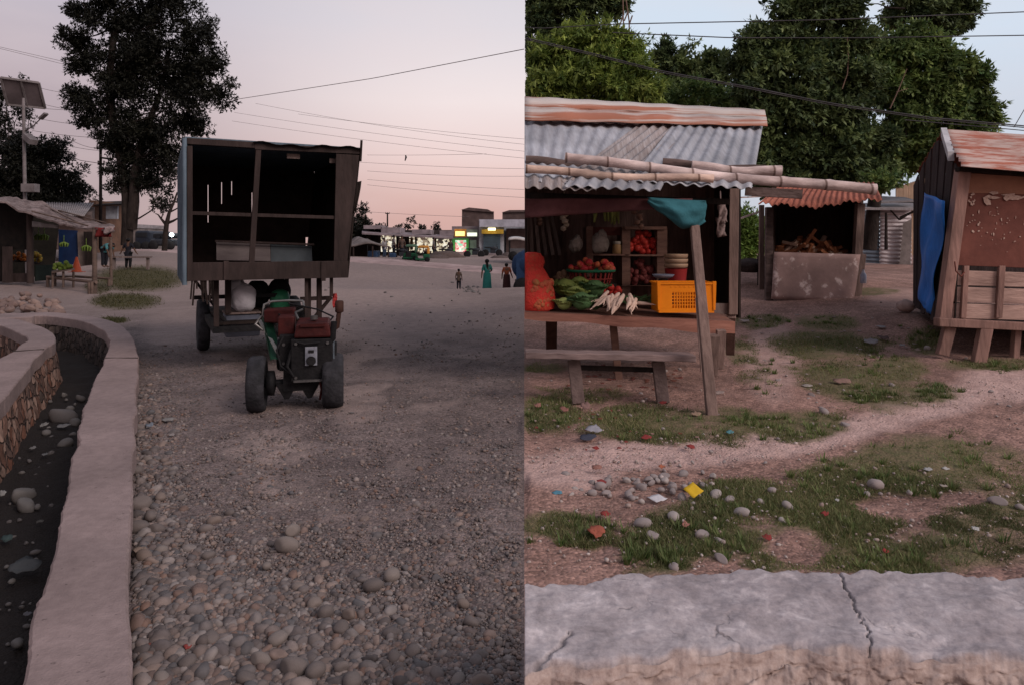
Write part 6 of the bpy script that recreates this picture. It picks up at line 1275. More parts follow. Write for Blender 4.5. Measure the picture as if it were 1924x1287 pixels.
# beams and poles on the eave
def pole_tube(name, pts, r0, r1, mat, nodes_=0, par=v_):
    mb = MB(); p0=Vector(pts[0]); p1=Vector(pts[-1]); n=max(8,nodes_*8); P_=[]; Rr=[]
    for i in range(n+1):
        t=i/n; q=p0.lerp(p1,t); q=q+Vector((0,0,.012*math.sin(t*9)-.02*4*t*(1-t))); r=r0+(r1-r0)*t
        if nodes_:
            ph=(t*nodes_)%1; r*=1+.13*math.exp(-((min(ph,1-ph))/.06)**2)
        P_.append(q); Rr.append(r)
    mb.tube(P_,Rr,12); return mb.build(name,mat,par)
pole_tube('bamboo_pole',[P(1062,297,7.45),P(1645,358,7.0)],.052,.054,pale_pole,7)
pole_tube('bamboo_pole',[P(SL+2,322,7.1)+Vector((0,0,.02)),P(1340,341,7.0)+Vector((0,0,.02))],.043,.041,bamboo_mat('yellowish bamboo',(.58,.42,.34,1),(.30,.21,.175,1)),3)
pole_tube('log',[P(SL+2,302,7.7),P(1150,309,7.7)],.055,.05,log_m); pole_tube('log',[P(1245,306,7.6),P(1440,320,7.4)],.05,.045,log_m); pole_tube('log',[P(1300,312,7.45),P(1468,324,7.3)],.05,.058,pale_pole,1)
pole_tube('pole_end',[P(1020,350,7.3),P(1040,338,7.3)],.04,.045,pale_pole)
mb = MB(); mb.bar(P(SL+3,310,7.75),P(1240,318,7.7),.10,.06); mb.build('eave_beam',log_m,v_); mb = MB(); mb.bar(P(1400,360,7.2),P(1507,366,7.05),.08,.09); mb.build('eave_beam',log_m,v_)
mb = MB(); mb.bar(P(SL+3,368,7.3),P(1370,380,7.3),.06,.06); mb.build('header_beam',wood_dk,v_)
mb = MB(); mb.quad(P(SL+1,374,7.1),P(1300,374,7.1),P(1300,389,7.1),P(SL+1,410,7.1),30,6,lambda u,v:.03*math.sin(u*18+v*2)+.05*v*math.sin(u*5)); mb.v=[(x,y,z+ (.0)) for x,y,z in mb.v]; mb.build('awning_cloth',cloth('maroon cloth',(.10,.040,.042,1)),v_,solid=.006)
mb = MB(); vs=[]; nu,nv=28,16
for j in range(nv+1):
    v=j/nv
    for i in range(nu+1):
        u=i/nu; hh=float(np.interp(u,[0,.12,.35,.6,.82,1],[.05,.10,.21,.29,.30,.20])); top=P(1216+108*u,372+6*u,7.08)
        a=v*math.pi*1.25; bulge=.13*(.45+.55*math.sin(math.pi*min(1,u*.9+.1)))
        f=.012*math.sin(v*26+u*7)+.010*math.sin(v*15-u*11)
        vs.append(top+Vector((.01*math.sin(v*9), -(bulge*math.sin(a)+f) , -hh*(1-math.cos(min(a,math.pi)))/2+ (.03*(v-.8)/.2 if v>.8 else 0)-.015*math.sin(u*14)*v)))
mb.add(vs,[(j*(nu+1)+i,j*(nu+1)+i+1,(j+1)*(nu+1)+i+1,(j+1)*(nu+1)+i) for j in range(nv) for i in range(nu)],True)
one(mb,'tarp_bundle',cloth('teal tarp',(.035,.125,.15,1)),P(1277,372,7.08),'rolled teal tarpaulin hanging under the stall eave','tarpaulin',solid=.006)
# shelves
s_ = thing('shelf','dark wooden shelf unit at the back of the vegetable stall','shelf',P(1180,565,9.4))
mb = MB()
for x in (1104,1171,1237): mb.lim(P(x-2,568,9.15),P(x+3,428,9.6))
mb.build('upright',wood_rd,s_)
for (x0,x1,y) in ((1106,1170,479),(1174,1236,480),(1174,1236,536),(1106,1170,536),(1174,1236,430)): mb = MB(); mb.lim(P(x0,y+2,9.12),P(x1,y-2,9.62)); mb.build('board',wood_rd,s_)
tom = M('tomato skin',(.42,.045,.03,1),(.26,.02,.018,1),5,.35,.03,island=.3); app = M('apple skin',(.40,.035,.04,1),(.42,.20,.06,1),3,.35,.03,lo=.5,hi=.7); oni = M('onion skin',(.22,.06,.055,1),(.14,.035,.035,1),9,.5,.05)
heap('tomato','red tomato heaped on the upper back shelf of the stall','tomato',1180,1234,434,477,9.3,.045,60,tom,'tomatoes on the upper shelf')
heap('tomato','red tomato in the heap low on the counter behind the radishes','tomato',1120,1165,536,556,8.6,.045,20,tom,'tomatoes low on the counter')
heap('onion','red onion heaped on the lower back shelf of the stall','onion',1178,1235,488,533,9.3,.042,60,oni,'onions on the lower shelf')
# basket with apples
b_ = thing('basket','red lattice basket with a green rim full of apples','basket',P(1110,556,8.75))
mb = MB(); c=P(1110,512,8.75)
mb.lathe([(.27,.0),(.31,.01),(.315,.035),(.285,.035),(.27,.01)],c,30); mb.build('rim',M('green plastic rim',(.03,.17,.09,1),None,4,.4,0),b_)
mb = MB()
for i in range(26):
    a=6.283*i/26; d=Vector((math.cos(a),math.sin(a),0)); mb.bar(c+d*.275,c+d*.22+Vector((0,0,-.24)),.022,.008,up=d)
for z_,r in ((-.08,.262),(-.16,.24),(-.235,.222)): mb.tube([c+Vector((math.cos(a)*r,math.sin(a)*r,z_)) for a in np.linspace(0,6.283,25)],.010,5,cap=False)
mb.lathe([(.215,-.245),(.222,-.235),(.02,-.235)],c,24); mb.build('lattice',M('red basket plastic',(.25,.04,.035,1),None,5,.5,0),b_)
mb = MB(); mb.lim(P(1075,572,8.6),P(1150,530,9.0)); one(mb,'wooden_box',wood_dk,P(1110,572,8.8),'dark box holding up the apple basket','box',bevel=.006)
heap('apple','red and yellow apple piled in the green rimmed basket','apple',1072,1150,486,509,8.75,.047,34,app,'apples in the basket')
# bags, jar, greens hung at the back
plastic = M('clear plastic bag',(.30,.26,.23,1),(.13,.10,.085,1),7,.4,.4,12); 
for (px,py,rx,rz_,lb) in ((1082,461,.085,.10,'small tied plastic bag hanging left of the shelf'),(1128,458,.11,.14,'bigger pale plastic bag of snacks on the back shelf')):
    mb = MB(); c=P(px,py,9.05); mb.blob(c,(rx,.08,rz_),3,.34,fr=3); mb.blob(c+Vector((.02,-.01,rz_*.75)),(rx*.55,.05,rz_*.5),3,.4,fr=4); one(mb,'plastic_bag',plastic,c-Vector((0,0,rz_)),lb,'plastic bag')
j_ = thing('jar','round jar with a pale lid on the back shelf','jar',P(1159,478,9.2)); mb = MB(); c=P(1159,478,9.2); mb.lathe([(.05,0),(.062,.01),(.062,.11),(.05,.13)],c,18); mb.build('body',M('tan jar',(.36,.23,.11,1),(.25,.15,.07,1),6,.35,0),j_); mb = MB(); mb.lathe([(.053,.131),(.056,.135),(.056,.165),(.05,.17)],c,18); mb.build('lid',M('pale lid',(.4,.36,.3,1),None,5,.5,0),j_)
mb = MB(); c=P(1140,388,8.9)
for i in range(14):
    a=rnd.uniform(-1,1); mb.tube([c+Vector((a*.06,0,.08)),c+Vector((a*.15,rnd.uniform(-.05,.05),-.05)),c+Vector((a*.17,rnd.uniform(-.06,.06),-.18-rnd.random()*.06))],[.018,.026,.010],6)
one(mb,'banana_bunch',M('dull green banana',(.20,.22,.06,1),(.11,.11,.035,1),5,.5,.1),c+Vector((0,0,.08)),'dull green banana bunch hanging at the back of the stall','bananas')
mb = MB(); c=P(1140,432,9.3); mb.lim(c+Vector((-.22,-.05,-.08)),c+Vector((.2,.1,-.05))); mb.lim(c+Vector((-.2,-.04,-.049)),c+Vector((.18,.08,.03))); one(mb,'carton',M('red carton',(.10,.03,.025,1),None,5,.7,.1),c,'dull red carton under the hanging bananas','box')
mb = MB()
for k in range(2):
    c=P(1356+k*-3,398+k*26,8.4); mb.quad(c+Vector((-.05,0,.10)),c+Vector((.05,0,.10)),c+Vector((.06,-.03,-.13)),c+Vector((-.04,-.02,-.15)),5,7,lambda u,v:.03*math.sin(u*7+v*9+k))
mb.tube([P(1353,360,8.4),P(1354,392,8.4)],.008,5); one(mb,'hanging_bag',M('grey pink bag',(.24,.18,.17,1),(.13,.09,.085,1),5,.6,.3),P(1354,360,8.4),'crumpled bags hanging on the right side wall of the stall','plastic bag',solid=.006)
for i,(px,py,mt,lb) in enumerate(((1010,395,'a','brown hanging bunch at the far left of the stall'),(1060,405,'b','pale hanging packet strip left of the bananas'),(1200,400,'a','dark hanging bunch right of the bananas'))):
    mb=MB(); c=P(px,py,8.8)
    for k in range(7): mb.blob(c+Vector((rnd.gauss(0,.03),rnd.gauss(0,.03),.10-k*.045)),(.045,.04,.04),1,.2)
    mb.tube([c+Vector((0,0,.3)),c],.006,5); one(mb,'hanging_bunch',M('hung brown goods',(.20,.12,.09,1),(.12,.07,.055,1),6,.7,.2) if mt=='a' else M('hung pale goods',(.42,.34,.26,1),(.25,.19,.15,1),6,.6,.2),c+Vector((0,0,.1)),lb,'goods')
heap('potato','brown potato in the heap behind the cabbages','potato',1044,1075,512,530,8.9,.04,26,M('potato skin',(.30,.19,.12,1),(.2,.12,.08,1),9,.8,.1),'potatoes behind the cabbages')
# buckets and dish
k_ = thing('bucket','red bucket carrying stacked cream tubs behind the crate','bucket',P(1270,540,8.7)); c=P(1270,535,8.7)
mb = MB(); mb.lathe([(.115,0),(.12,.01),(.138,.19),(.145,.20)],c,22); mb.build('body',M('red plastic',(.30,.03,.03,1),(.24,.03,.03,1),4,.4,0),k_)
mb = MB()
for i in range(3): mb.lathe([(.105,.205+i*.06),(.14,.215+i*.06),(.15,.25+i*.06),(.145,.262+i*.06)],c,22)
mb.build('tub',M('cream tub',(.36,.25,.17,1),(.28,.18,.12,1),4,.45,0),k_)
mb = MB(); mb.lim(P(1245,571,8.55),P(1296,536,8.95)); one(mb,'wooden_box',wood_dk,P(1270,570,8.7),'dark box under the red bucket','box')
mb = MB(); c=P(1246,521,8.3); mb.lathe([(.06,-.02),(.11,.0),(.135,.03),(.128,.032),(.10,.008),(.02,.0)],c,22); one(mb,'dish',M('blue grey dish',(.18,.20,.26,1),None,5,.35,0),c-Vector((0,0,.02)),'shallow blue grey dish left of the red bucket','dish')
mb = MB(); mb.tube([P(1246,571,8.3),P(1246,525,8.3)],.06,10); one(mb,'dish_stand',wood_dk,P(1246,571,8.3),'dark stand under the blue grey dish','stand')
# crate
c_ = thing('plastic_crate','bright orange yellow plastic crate with lattice sides on the counter','crate',P(1290,588,7.9))
cr = M('orange plastic crate',(.80,.235,.012,1),(.68,.19,.010,1),3,.45,.05,dirt=.12)
cx,cy,cz = P(1289.5,588,7.75); W_,D_,Hh = .62,.40,.35; z0=cz
mb = MB()
def wallx(y):  # front/back lattice
    mb.lim((cx-W_/2,y-.008,z0),(cx+W_/2,y+.008,z0+.05)); mb.lim((cx-W_/2,y-.008,z0+Hh-.12),(cx+W_/2,y+.008,z0+Hh-.035))
    mb.lim((cx-W_/2,y-.0095,z0+.0501),(cx-W_/2+.15,y+.0095,z0+Hh-.1201)); mb.lim((cx+W_/2-.15,y-.0095,z0+.0501),(cx+W_/2,y+.0095,z0+Hh-.1201))
    n=11
    for i in range(1,n): x=cx-W_/2+.15+(W_-.3)*i/n; mb.lim((x-.006,y-.006,z0+.05),(x+.006,y+.006,z0+Hh-.12))
    for i in range(1,5): z_=z0+.05+(Hh-.17)*i/5; mb.lim((cx-W_/2+.15,y-.0045,z_-.005),(cx+W_/2-.15,y+.0045,z_+.005))
wallx(cy); wallx(cy+D_)
for s in (-1,1): x=cx+s*(W_/2-.008); mb.lim((x-.008,cy+.009,z0),(x+.008,cy+D_-.009,z0+Hh-.035))
mb.lim((cx-W_/2+.01,cy+.01,z0+.004),(cx+W_/2-.01,cy+D_-.01,z0+.016)); mb.build('body',cr,c_)
mb = MB()
for s in (-1,1):
    mb.hexa([(cx+s*W_/2-.012,cy-.02,z0+.03),(cx+s*W_/2+.012,cy-.02,z0+.03),(cx+s*W_/2+.012,cy+.02,z0+.03),(cx+s*W_/2-.012,cy+.02,z0+.03),(cx+s*W_/2-.02,cy-.025,z0+Hh),(cx+s*W_/2+.02,cy-.025,z0+Hh),(cx+s*W_/2+.02,cy+.03,z0+Hh),(cx+s*W_/2-.02,cy+.03,z0+Hh)])
mb.lim((cx-W_/2-.02,cy-.022,z0+Hh-.034),(cx+W_/2+.02,cy+.012,z0+Hh-.014)); mb.lim((cx-W_/2-.02,cy+D_-.012,z0+Hh-.034),(cx+W_/2+.02,cy+D_+.022,z0+Hh-.014))
for s in (-1,1): mb.lim((cx+s*W_/2-.02,cy+.012,z0+Hh-.033),(cx+s*W_/2+.02,cy+D_-.012,z0+Hh-.015))
for i in range(8): x=cx-.18+i*.051; mb.lim((x,cy-.011,z0+Hh-.07),(x+.022,cy-.0082,z0+Hh-.05))
mb.build('rim',cr,c_,bevel=.004)
# net sack
n_ = thing('net_sack','tall red net sack of onions at the left end of the counter','sack',P(1014,584,8.05)); c=P(1004,584,8.05)
net = M('red net',(.50,.040,.030,1),(.28,.10,.045,1),15,.6,.6,34,lo=.5,hi=.8,dirt=.4)
mb = MB(); rows=[]; prof=[(.19,0),(.228,.03),(.24,.12),(.232,.22),(.215,.32),(.175,.40),(.140,.455),(.120,.50),(.140,.56),(.138,.62),(.105,.665),(.04,.68)]; nn=26; vs=[]
for i,(r,z_) in enumerate(prof):
    for k in range(nn):
        a=6.283*k/nn; rr=r*(1+.24*float(vnoise(k*.8,i*1.1,77)-.5)); q=c+Vector((math.cos(a)*rr-.10*max(0,z_-.3),math.sin(a)*rr*.85,z_)); q.x=max(q.x,q.y*(SEAM+.001)); vs.append(q)
mb.add(vs,[(i*nn+k,i*nn+(k+1)%nn,(i+1)*nn+(k+1)%nn,(i+1)*nn+k) for i in range(len(prof)-1) for k in range(nn)],True); mb.build('net',net,n_)
mb = MB()
for i in range(42):
    z_=rnd.uniform(.05,.34); a=rnd.uniform(4.6,6.1); mb.blob(c+Vector((math.cos(a)*.196,math.sin(a)*.165,z_)),.040,2,.05)
mb.build('onions',M('net bulge',(.42,.06,.04,1),(.30,.13,.05,1),12,.6,.4,30),n_)
# cabbages
cab_d = M('dark cabbage leaf',(.095,.17,.07,1),(.055,.11,.045,1),5,.5,.3,14,dirt=.3); cab_l = M('light cabbage leaf',(.34,.39,.13,1),(.20,.26,.08,1),5,.5,.3,14,dirt=.3); cab_y = M('yellow green leaf',(.22,.26,.07,1),(.12,.165,.045,1),5,.55,.3,14,dirt=.3)
def cabbage(px,py,Y,r,m1,m2,label):
    c=P(px,py,Y); t=thing('cabbage',label,'cabbage',c-Vector((0,0,r*.8)))
    mb=MB(); mb.blob(c,(r*.8,r*.8,r*.7),3,.10); mb.build('head',m1,t)
    mb=MB()
    for i in range(9):
        a=6.283*i/9+rnd.uniform(-.3,.3); d=Vector((math.cos(a),math.sin(a),0)); s=Vector((-d.y,d.x,0)); o=c+d*r*.45-Vector((0,0,r*.45)); hgt=r*rnd.uniform(.9,1.5)
        vs=[];nu,nv=6,6
        for j in range(nv+1):
            v=j/nv
            for k in range(nu+1):
                u=k/nu*2-1; w_=r*.85*math.sin(math.pi*(.12+.80*v)); vs.append(o+d*(r*.75*v+ r*.25*v*v -.30*r*u*u)+s*u*w_+Vector((0,0,hgt*(v**.8)*(1-.35*v)+.10*r*math.sin(u*7+i)*v)))
        mb.add(vs,[(j*(nu+1)+k,j*(nu+1)+k+1,(j+1)*(nu+1)+k+1,(j+1)*(nu+1)+k) for j in range(nv) for k in range(nu)],True)
    mb.build('outer_leaves',m2,t,solid=.004); return t
cabbage(1093,566,7.9,.15,cab_d,cab_d,'dark green cabbage at the front edge of the counter'); cabbage(1060,571,7.95,.105,cab_l,cab_l,'pale yellow green cabbage next to the net sack'); cabbage(1080,552,8.1,.13,cab_l,cab_y,'light green cabbage in the middle of the heap')
cabbage(1062,541,8.35,.16,cab_y,cab_y,'yellowish leafy cabbage at the upper left of the heap'); cabbage(1117,543,8.3,.15,cab_d,cab_d,'round green cabbage at the upper right of the heap'); cabbage(1118,571,8.05,.10,cab_d,cab_d,'small green cabbage beside the radishes'); cabbage(1088,536,8.5,.15,cab_y,cab_y,'olive leafy cabbage at the back of the heap')
# radishes
radm = M('white radish',(.66,.50,.42,1),(.50,.35,.28,1),5,.5,.08)
mb = MB(); mb.tube([(0,0,0),(.02,0,0),(.07,.004,.004),(.14,.0,.002),(.20,-.006,-.004),(.25,-.004,-.008)],[.008,.021,.023,.018,.010,.003],10); rad0=None
for i in range(30):
    px=rnd.uniform(1138,1200); py=546+ (px-1138)*.12+rnd.uniform(0,20)
    if rad0 is None: rad0=mb.build('radish',radm,None,(0,0,0)); o=rad0
    else: o=rad0.copy(); COL.objects.link(o); o.name='radish'
    p_=P(px,py,7.98-(py-546)/25*.16); o.location=p_; o.rotation_euler=(rnd.uniform(0,6),rnd.uniform(.25,.75),R(rnd.uniform(200,300))); s_=rnd.uniform(.75,1.15); o.scale=(s_,s_,s_)
    tag(o,'white radish in the bundle on the counter','radish','radishes bundled on the counter')
o=rad0.copy(); COL.objects.link(o); o.name='radish'; o.location=P(1190,572,7.9)+Vector((0,0,.01)); o.rotation_euler=(0,.02,R(-12)); tag(o,'single white radish lying apart to the right of the bundle','radish')
mb = MB()
for i in range(60):
    a=P(rnd.uniform(1150,1218),rnd.uniform(560,572),8.15); d=Vector((rnd.uniform(-.02,.14),rnd.uniform(-.02,.1),rnd.uniform(0,.035))); mb.tube([a,a+d*.6+Vector((0,0,.01)),a+d],[.006,.011,.003],5)
one(mb,'radish_greens',cab_d,P(1180,572,8.15),'dark limp greens behind the radish bundle','greens')
# wood bits on counter
mb = MB(); mb.lim(P(1340,590,8.6),P(1372,570,8.65)); one(mb,'plank',wood_gr,P(1356,590,8.6),'short grey plank at the right end of the counter','plank')
# bench
b_ = thing('plank_bench','long grey plank bench standing in front of the vegetable stall','bench',P(1160,757,7.0))
mb = MB(); pA=P(SL+1,662,7.05); pB=P(1302,668,6.95); nseg=16; vs=[]
for i in range(nseg+1):
    q=pA.lerp(pB,i/nseg); w1=.12+.006*math.sin(i*1.7); 
    for (dy,dz) in ((-w1,-.045),(w1,-.045),(w1,.02),(-w1,.02)): vs.append(q+Vector((SEAM*dy*(1 if i==0 else 0),dy,dz+.004*math.sin(i*2.3))))
mb.add(vs,[(i*4+k,i*4+(k+1)%4,(i+1)*4+(k+1)%4,(i+1)*4+k) for i in range(nseg) for k in range(4)]+[(0,1,2,3)[::-1],tuple(nseg*4+k for k in range(4))]); mb.build('seat',M('grey bench plank',(.25,.18,.17,1),(.15,.108,.103,1),8,.8,.35,26,stretch=(.18,1,1)),b_,bevel=.008)
for (a,b,c,d) in ((1078,676,1087,757),(1236,678,1246,757)):
    mb = MB(); mb.bar(P(a,b,7.05),P(c,d,7.0),.125,.07,up=(0,1,0)); mb.build('leg',M('bench leg',(.17,.122,.113,1),(.11,.078,.073,1),8,.85,.3),b_,bevel=.006)
mb = MB(); mb.bar(P(1082,690,7.05),P(1240,695,7.05),.03,.05); mb.build('stretcher',wood_dk,b_)

# ================================================================== rusty roofed shed behind
s_ = thing('small_shed','open fronted shed with a rusty roof and scuffed front panel','shed',P(1530,565,14.2))
mb = MB(); jj=[rnd.uniform(-1,1) for _ in range(40)]
def jagged(a,b,c,d,waves,amp,mat,par,drop):
    m_=corr(a,b,c,d,waves,amp,6); nu=waves*8
    for i in range(nu+1): 
        x,y,z=m_.v[6*(nu+1)+i]; u=i/nu; m_.v[6*(nu+1)+i]=(x,y,z-drop*math.exp(-((u-.45)/.22)**2)+.025*math.sin(u*37))
    return m_.build('roof',mat,par,solid=.006)
jagged(P(1470,344,16.2),P(1642,344,16.2),P(1658,376,13.2),P(1424,384,13.2),20,.02,rust,s_,.10)
panelm = M('scuffed painted panel',(.30,.20,.182,1),(.62,.50,.47,1),5,.75,.15,lo=.56,hi=.66,dirt=.3,dscale=2.2)
mb = MB(); mb.quad(P(1455,474,13.9),P(1617,479,13.9),P(1602,571,13.8),P(1449,562,13.85),16,10,lambda u,v:.02*math.sin(u*5)*v+.012*math.sin(u*14+v*6)); mb.build('front_panel',panelm,s_,solid=.02)
for (a,b,c,d,Y,w_,mt) in ((1445,390,1444,568,14,.14,log_m),(1431,386,1430,556,15,.10,post_m),(1616,384,1606,566,14,.16,post_m),(1622,478,1612,560,14.1,.10,post_m)):
    mb = MB(); mb.bar(P(a,b,Y),P(c,d,Y),w_,w_*.8,up=(0,1,0)); mb.build('post',mt,s_,bevel=.01)
mb = MB(); mb.hexa([P(1455,540,16.1),P(1608,540,16.1),P(1608,540,16.2),P(1455,540,16.2),P(1450,352,16.1),P(1625,352,16.1),P(1625,352,16.2),P(1450,352,16.2)]); mb.hexa([P(1608,560,14.1),P(1611,560,14.1),P(1600,545,16.1),P(1597,545,16.1),P(1616,384,14.1),P(1619,384,14.1),P(1606,352,16.1),P(1603,352,16.1)]); mb.hexa([P(1450,560,14.1),P(1453,560,14.1),P(1462,545,16.1),P(1459,545,16.1),P(1450,388,14.1),P(1453,388,14.1),P(1462,352,16.1),P(1459,352,16.1)]); mb.build('inner_wall',M('brown inner boards',(.10,.06,.05,1),(.05,.032,.028,1),5,.9,.3,stretch=(4,1,.3)),s_)
mb = MB(); mb.lim(P(1458,556,14.3),P(1568,482,15.4)); one(mb,'bin',wood_dk,P(1530,556,14.8),'dark bin inside the rusty roofed shed','bin')
chipm = [M('orange wood',(.34,.13,.06,1),(.20,.075,.04,1),5,.8,.2),M('pale wood',(.48,.33,.24,1),(.32,.2,.15,1),5,.8,.2)]
for i in range(60):
    px=rnd.uniform(1462,1572); top=480-32*math.sin(math.pi*min(1,max(0,(px-1455)/120))); py=rnd.uniform(top,480); mb=MB(); a=P(px,py,14.35+rnd.random()*.6); d=Vector((rnd.uniform(-1,1),rnd.uniform(-.4,.4),rnd.uniform(-.5,.7))).normalized()*rnd.uniform(.12,.26)
    mb.bar(a-d,a+d,rnd.uniform(.06,.14),rnd.uniform(.04,.08)); one(mb,'firewood',chipm[i%3==0],a,'split piece of firewood in the rusty roofed shed','firewood','firewood in the rusty roofed shed')
mb = MB(); mb.bar(P(1388,412,15.2),P(1432,397,15.2),.04,.04); mb.bar(P(1388,372,15.4),P(1432,370,15.4),.03,.03); one(mb,'rail',pale_pole,P(1410,405,15.2),'thin rails between the stall and the rusty roofed shed','rail')
mb = MB(); mb.blob(P(1408,500,15.5),(.5,.3,.16),3,.25); one(mb,'earth_heap',M('dark heap',(.07,.055,.052,1),(.04,.03,.03,1),6,.95,.5),P(1408,512,15.5),'dark heap between the stall and the rusty roofed shed','heap')
for a,b,m_ ,lb,hh in ((1622,522,'b','clear blue plastic bottle beside the shed',.24),):
    mb=MB(); c=P(1622,533,13.6); mb.lathe([(.05,0),(.058,.02),(.058,.16),(.03,.22),(.022,.24),(.022,.27)],c,14); one(mb,'bottle',M('bluish bottle',(.25,.27,.36,1),(.4,.36,.38,1),8,.3,0),c,lb,'bottle')
# corrugated metal shed
s_ = thing('metal_shed','small corrugated metal shed in the passage','shed',P(1665,498,25))
zb = M('blue zinc',(.17,.21,.25,1),(.12,.15,.18,1),4,.5,.1,metal=.2,stretch=(1,1,5)); zw = M('pale zinc',(.50,.46,.48,1),(.36,.31,.315,1),4,.5,.1,metal=.15,stretch=(1,1,5))
corr(P(1621,396,26.6),P(1621,494,26.6),P(1653,496,25),P(1653,394,25),14,.022,4).build('wall',zb,s_,solid=.01)
corr(P(1653,392,25),P(1653,496,25),P(1712,500,25),P(1712,392,25),14,.025,5).build('wall',zw,s_,solid=.01)
mb = MB(); mb.hexa([P(1616,395,24.6),P(1716,396,24.6),P(1716,386,27),P(1616,386,27),P(1616,391,24.6),P(1716,392,24.6),P(1716,382,27),P(1616,382,27)]); mb.hexa([P(1630,384,25),P(1722,380,25),P(1700,374,26),P(1652,372,26),P(1630,381,25),P(1722,377,25),P(1700,371,26),P(1652,369,26)]); mb.build('roof',grey_roof,s_)
mb = MB(); mb.hexa([P(1690,498,24.7),P(1711,503,24.7),P(1711,503,24.8),P(1690,498,24.8),P(1697,420,24.7),P(1713,412,24.7),P(1713,412,24.8),P(1697,420,24.8)]); mb.build('door',M('grey board',(.16,.135,.13,1),None,4,.8,.2),s_)
mb = MB(); mb.bar(P(1670,392,24.8),P(1690,414,24.6),.06,.05); mb.bar(P(1690,414,24.6),P(1716,398,24.4),.05,.05); mb.hexa([P(1690,413,24.5),P(1718,400,24.4),P(1718,397,24.6),P(1690,410,24.7),P(1690,411,24.5),P(1718,398,24.4),P(1718,395,24.6),P(1690,408,24.7)]); mb.build('porch_rail',wood_dk,s_)
f_ = thing('plank_house','pale upright plank house wall beyond the metal shed','house',P(1710,480,29)); mb = MB()
for i in range(14): x=1684+i*4.6; mb.lim(P(x,480,29),Vector((P(x+4.3,480,29).x,29.06+.02*(i%3),P(0,350-14*min(1,max(0,(x-1690)/45)),29).z)))
mb.build('plank_wall',M('fresh planks',(.42,.30,.22,1),(.30,.20,.14,1),4,.8,.2,stretch=(3,1,.2)),f_); mb = MB(); mb.lim(P(1680,384,28.5),P(1745,380,29)); mb.hexa([P(1684,480,29.2),P(1748,480,29.2),P(1748,480,33),P(1684,480,33),P(1684,352,29.2),P(1748,340,29.2),P(1748,340,33),P(1684,352,33)]); mb.build('frame',wood_dk,f_)

# ================================================================== raised hut at the right
h_ = thing('raised_hut','wooden hut on stilts with rusty roof and torn posters','hut',P(1850,680,9.6))
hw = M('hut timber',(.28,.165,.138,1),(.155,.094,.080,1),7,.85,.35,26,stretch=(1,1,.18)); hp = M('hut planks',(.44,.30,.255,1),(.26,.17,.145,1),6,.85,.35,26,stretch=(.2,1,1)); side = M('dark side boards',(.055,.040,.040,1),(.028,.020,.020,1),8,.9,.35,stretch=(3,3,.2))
def hb(name, q, Y, t, mat, bev=.006): # front-face board from four photo points (bl, br, tr, tl)
    mb = MB(); a=[P(*q[i],Y) for i in range(4)]; mb.hexa([a[0],a[1],a[1]+Vector((0,t,0)),a[0]+Vector((0,t,0)),a[3],a[2],a[2]+Vector((0,t,0)),a[3]+Vector((0,t,0))]); return mb.build(name,mat,h_,bevel=bev)
XR = 2130
hb('corner_post',[(1766,600),(1787,600),(1826,320),(1803,318)],9.36,.12,hw)
boardm = M('red brown hardboard',(.15,.055,.042,1),(.105,.038,.03,1),3,.7,.12,dirt=.3)
hb('wall_board',[(1796,499),(XR,512),(XR,348),(1822,325)],9.42,.02,boardm)
hb('top_strip',[(1815,363),(XR,372),(XR,346),(1820,326)],9.412,.006,M('faded tan strip',(.27,.13,.085,1),(.21,.10,.068,1),3,.8,.15))
for i in range(3):
    y0=508+i*31; hb('plank',[(1785-i*4,y0+28),(XR,y0+30+8),(XR,y0+9+2),(1788-i*4,y0)],9.45,.02,hp)
for x0,x1 in ((1812,1822),(1878,1890),(1960,1972)): hb('batten',[(x0-6,598),(x1-6,598),(x1,500),(x0,500)],9.40,.045,hw)
hb('floor_beam',[(1765,614),(XR,632),(XR,618),(1765,598)],9.33,.14,hw,.01)
hb('eave_beam',[(1803,322),(XR,346),(XR,338),(1803,314)],9.3,.1,wood_dk)
for (a,b,c,d,Y,w_) in ((1784,613,1770,667,9.45,.15),(1852,613,1838,683,9.38,.17),(1911,613,1905,677,9.5,.085),(1990,613,1985,680,9.4,.16),(1800,608,1795,640,11.4,.14),(1900,608,1897,640,11.4,.14)):
    mb = MB(); mb.bar(P(a,b,Y),P(c,d,Y),w_,.09,up=(0,1,0)); mb.build('stilt',hw,h_,bevel=.008)
mb = MB(); mb.hexa([P(1770,600,9.48),P(XR,620,9.48),P(XR+100,590,12.2),P(1718,568,12.2),P(1770,597,9.48),P(XR,616,9.48),P(XR+100,587,12.2),P(1718,565,12.2)]); mb.build('floor',wood_dk,h_)
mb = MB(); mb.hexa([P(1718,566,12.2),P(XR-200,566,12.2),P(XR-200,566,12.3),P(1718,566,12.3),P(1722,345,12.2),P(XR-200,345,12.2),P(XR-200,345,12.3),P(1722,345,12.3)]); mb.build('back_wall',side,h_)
wn=P(1785,460,9.44); wf=P(1716,460,12.2)
def sidep(px,py,off=0.0):
    t=(px-CX)/F; u=(t*wn.y-wn.x)/((wf.x-wn.x)-t*(wf.y-wn.y)); q=wn.lerp(wf,u); nn=Vector((-(wf.y-wn.y),(wf.x-wn.x),0)).normalized()
    p=P(px,py,q.y); return p+nn*off
nb=13; mb=MB(); nn=Vector((-(wf.y-wn.y),(wf.x-wn.x),0)).normalized()
zt0=P(0,318,9.44).z; zb0=P(0,600,9.44).z
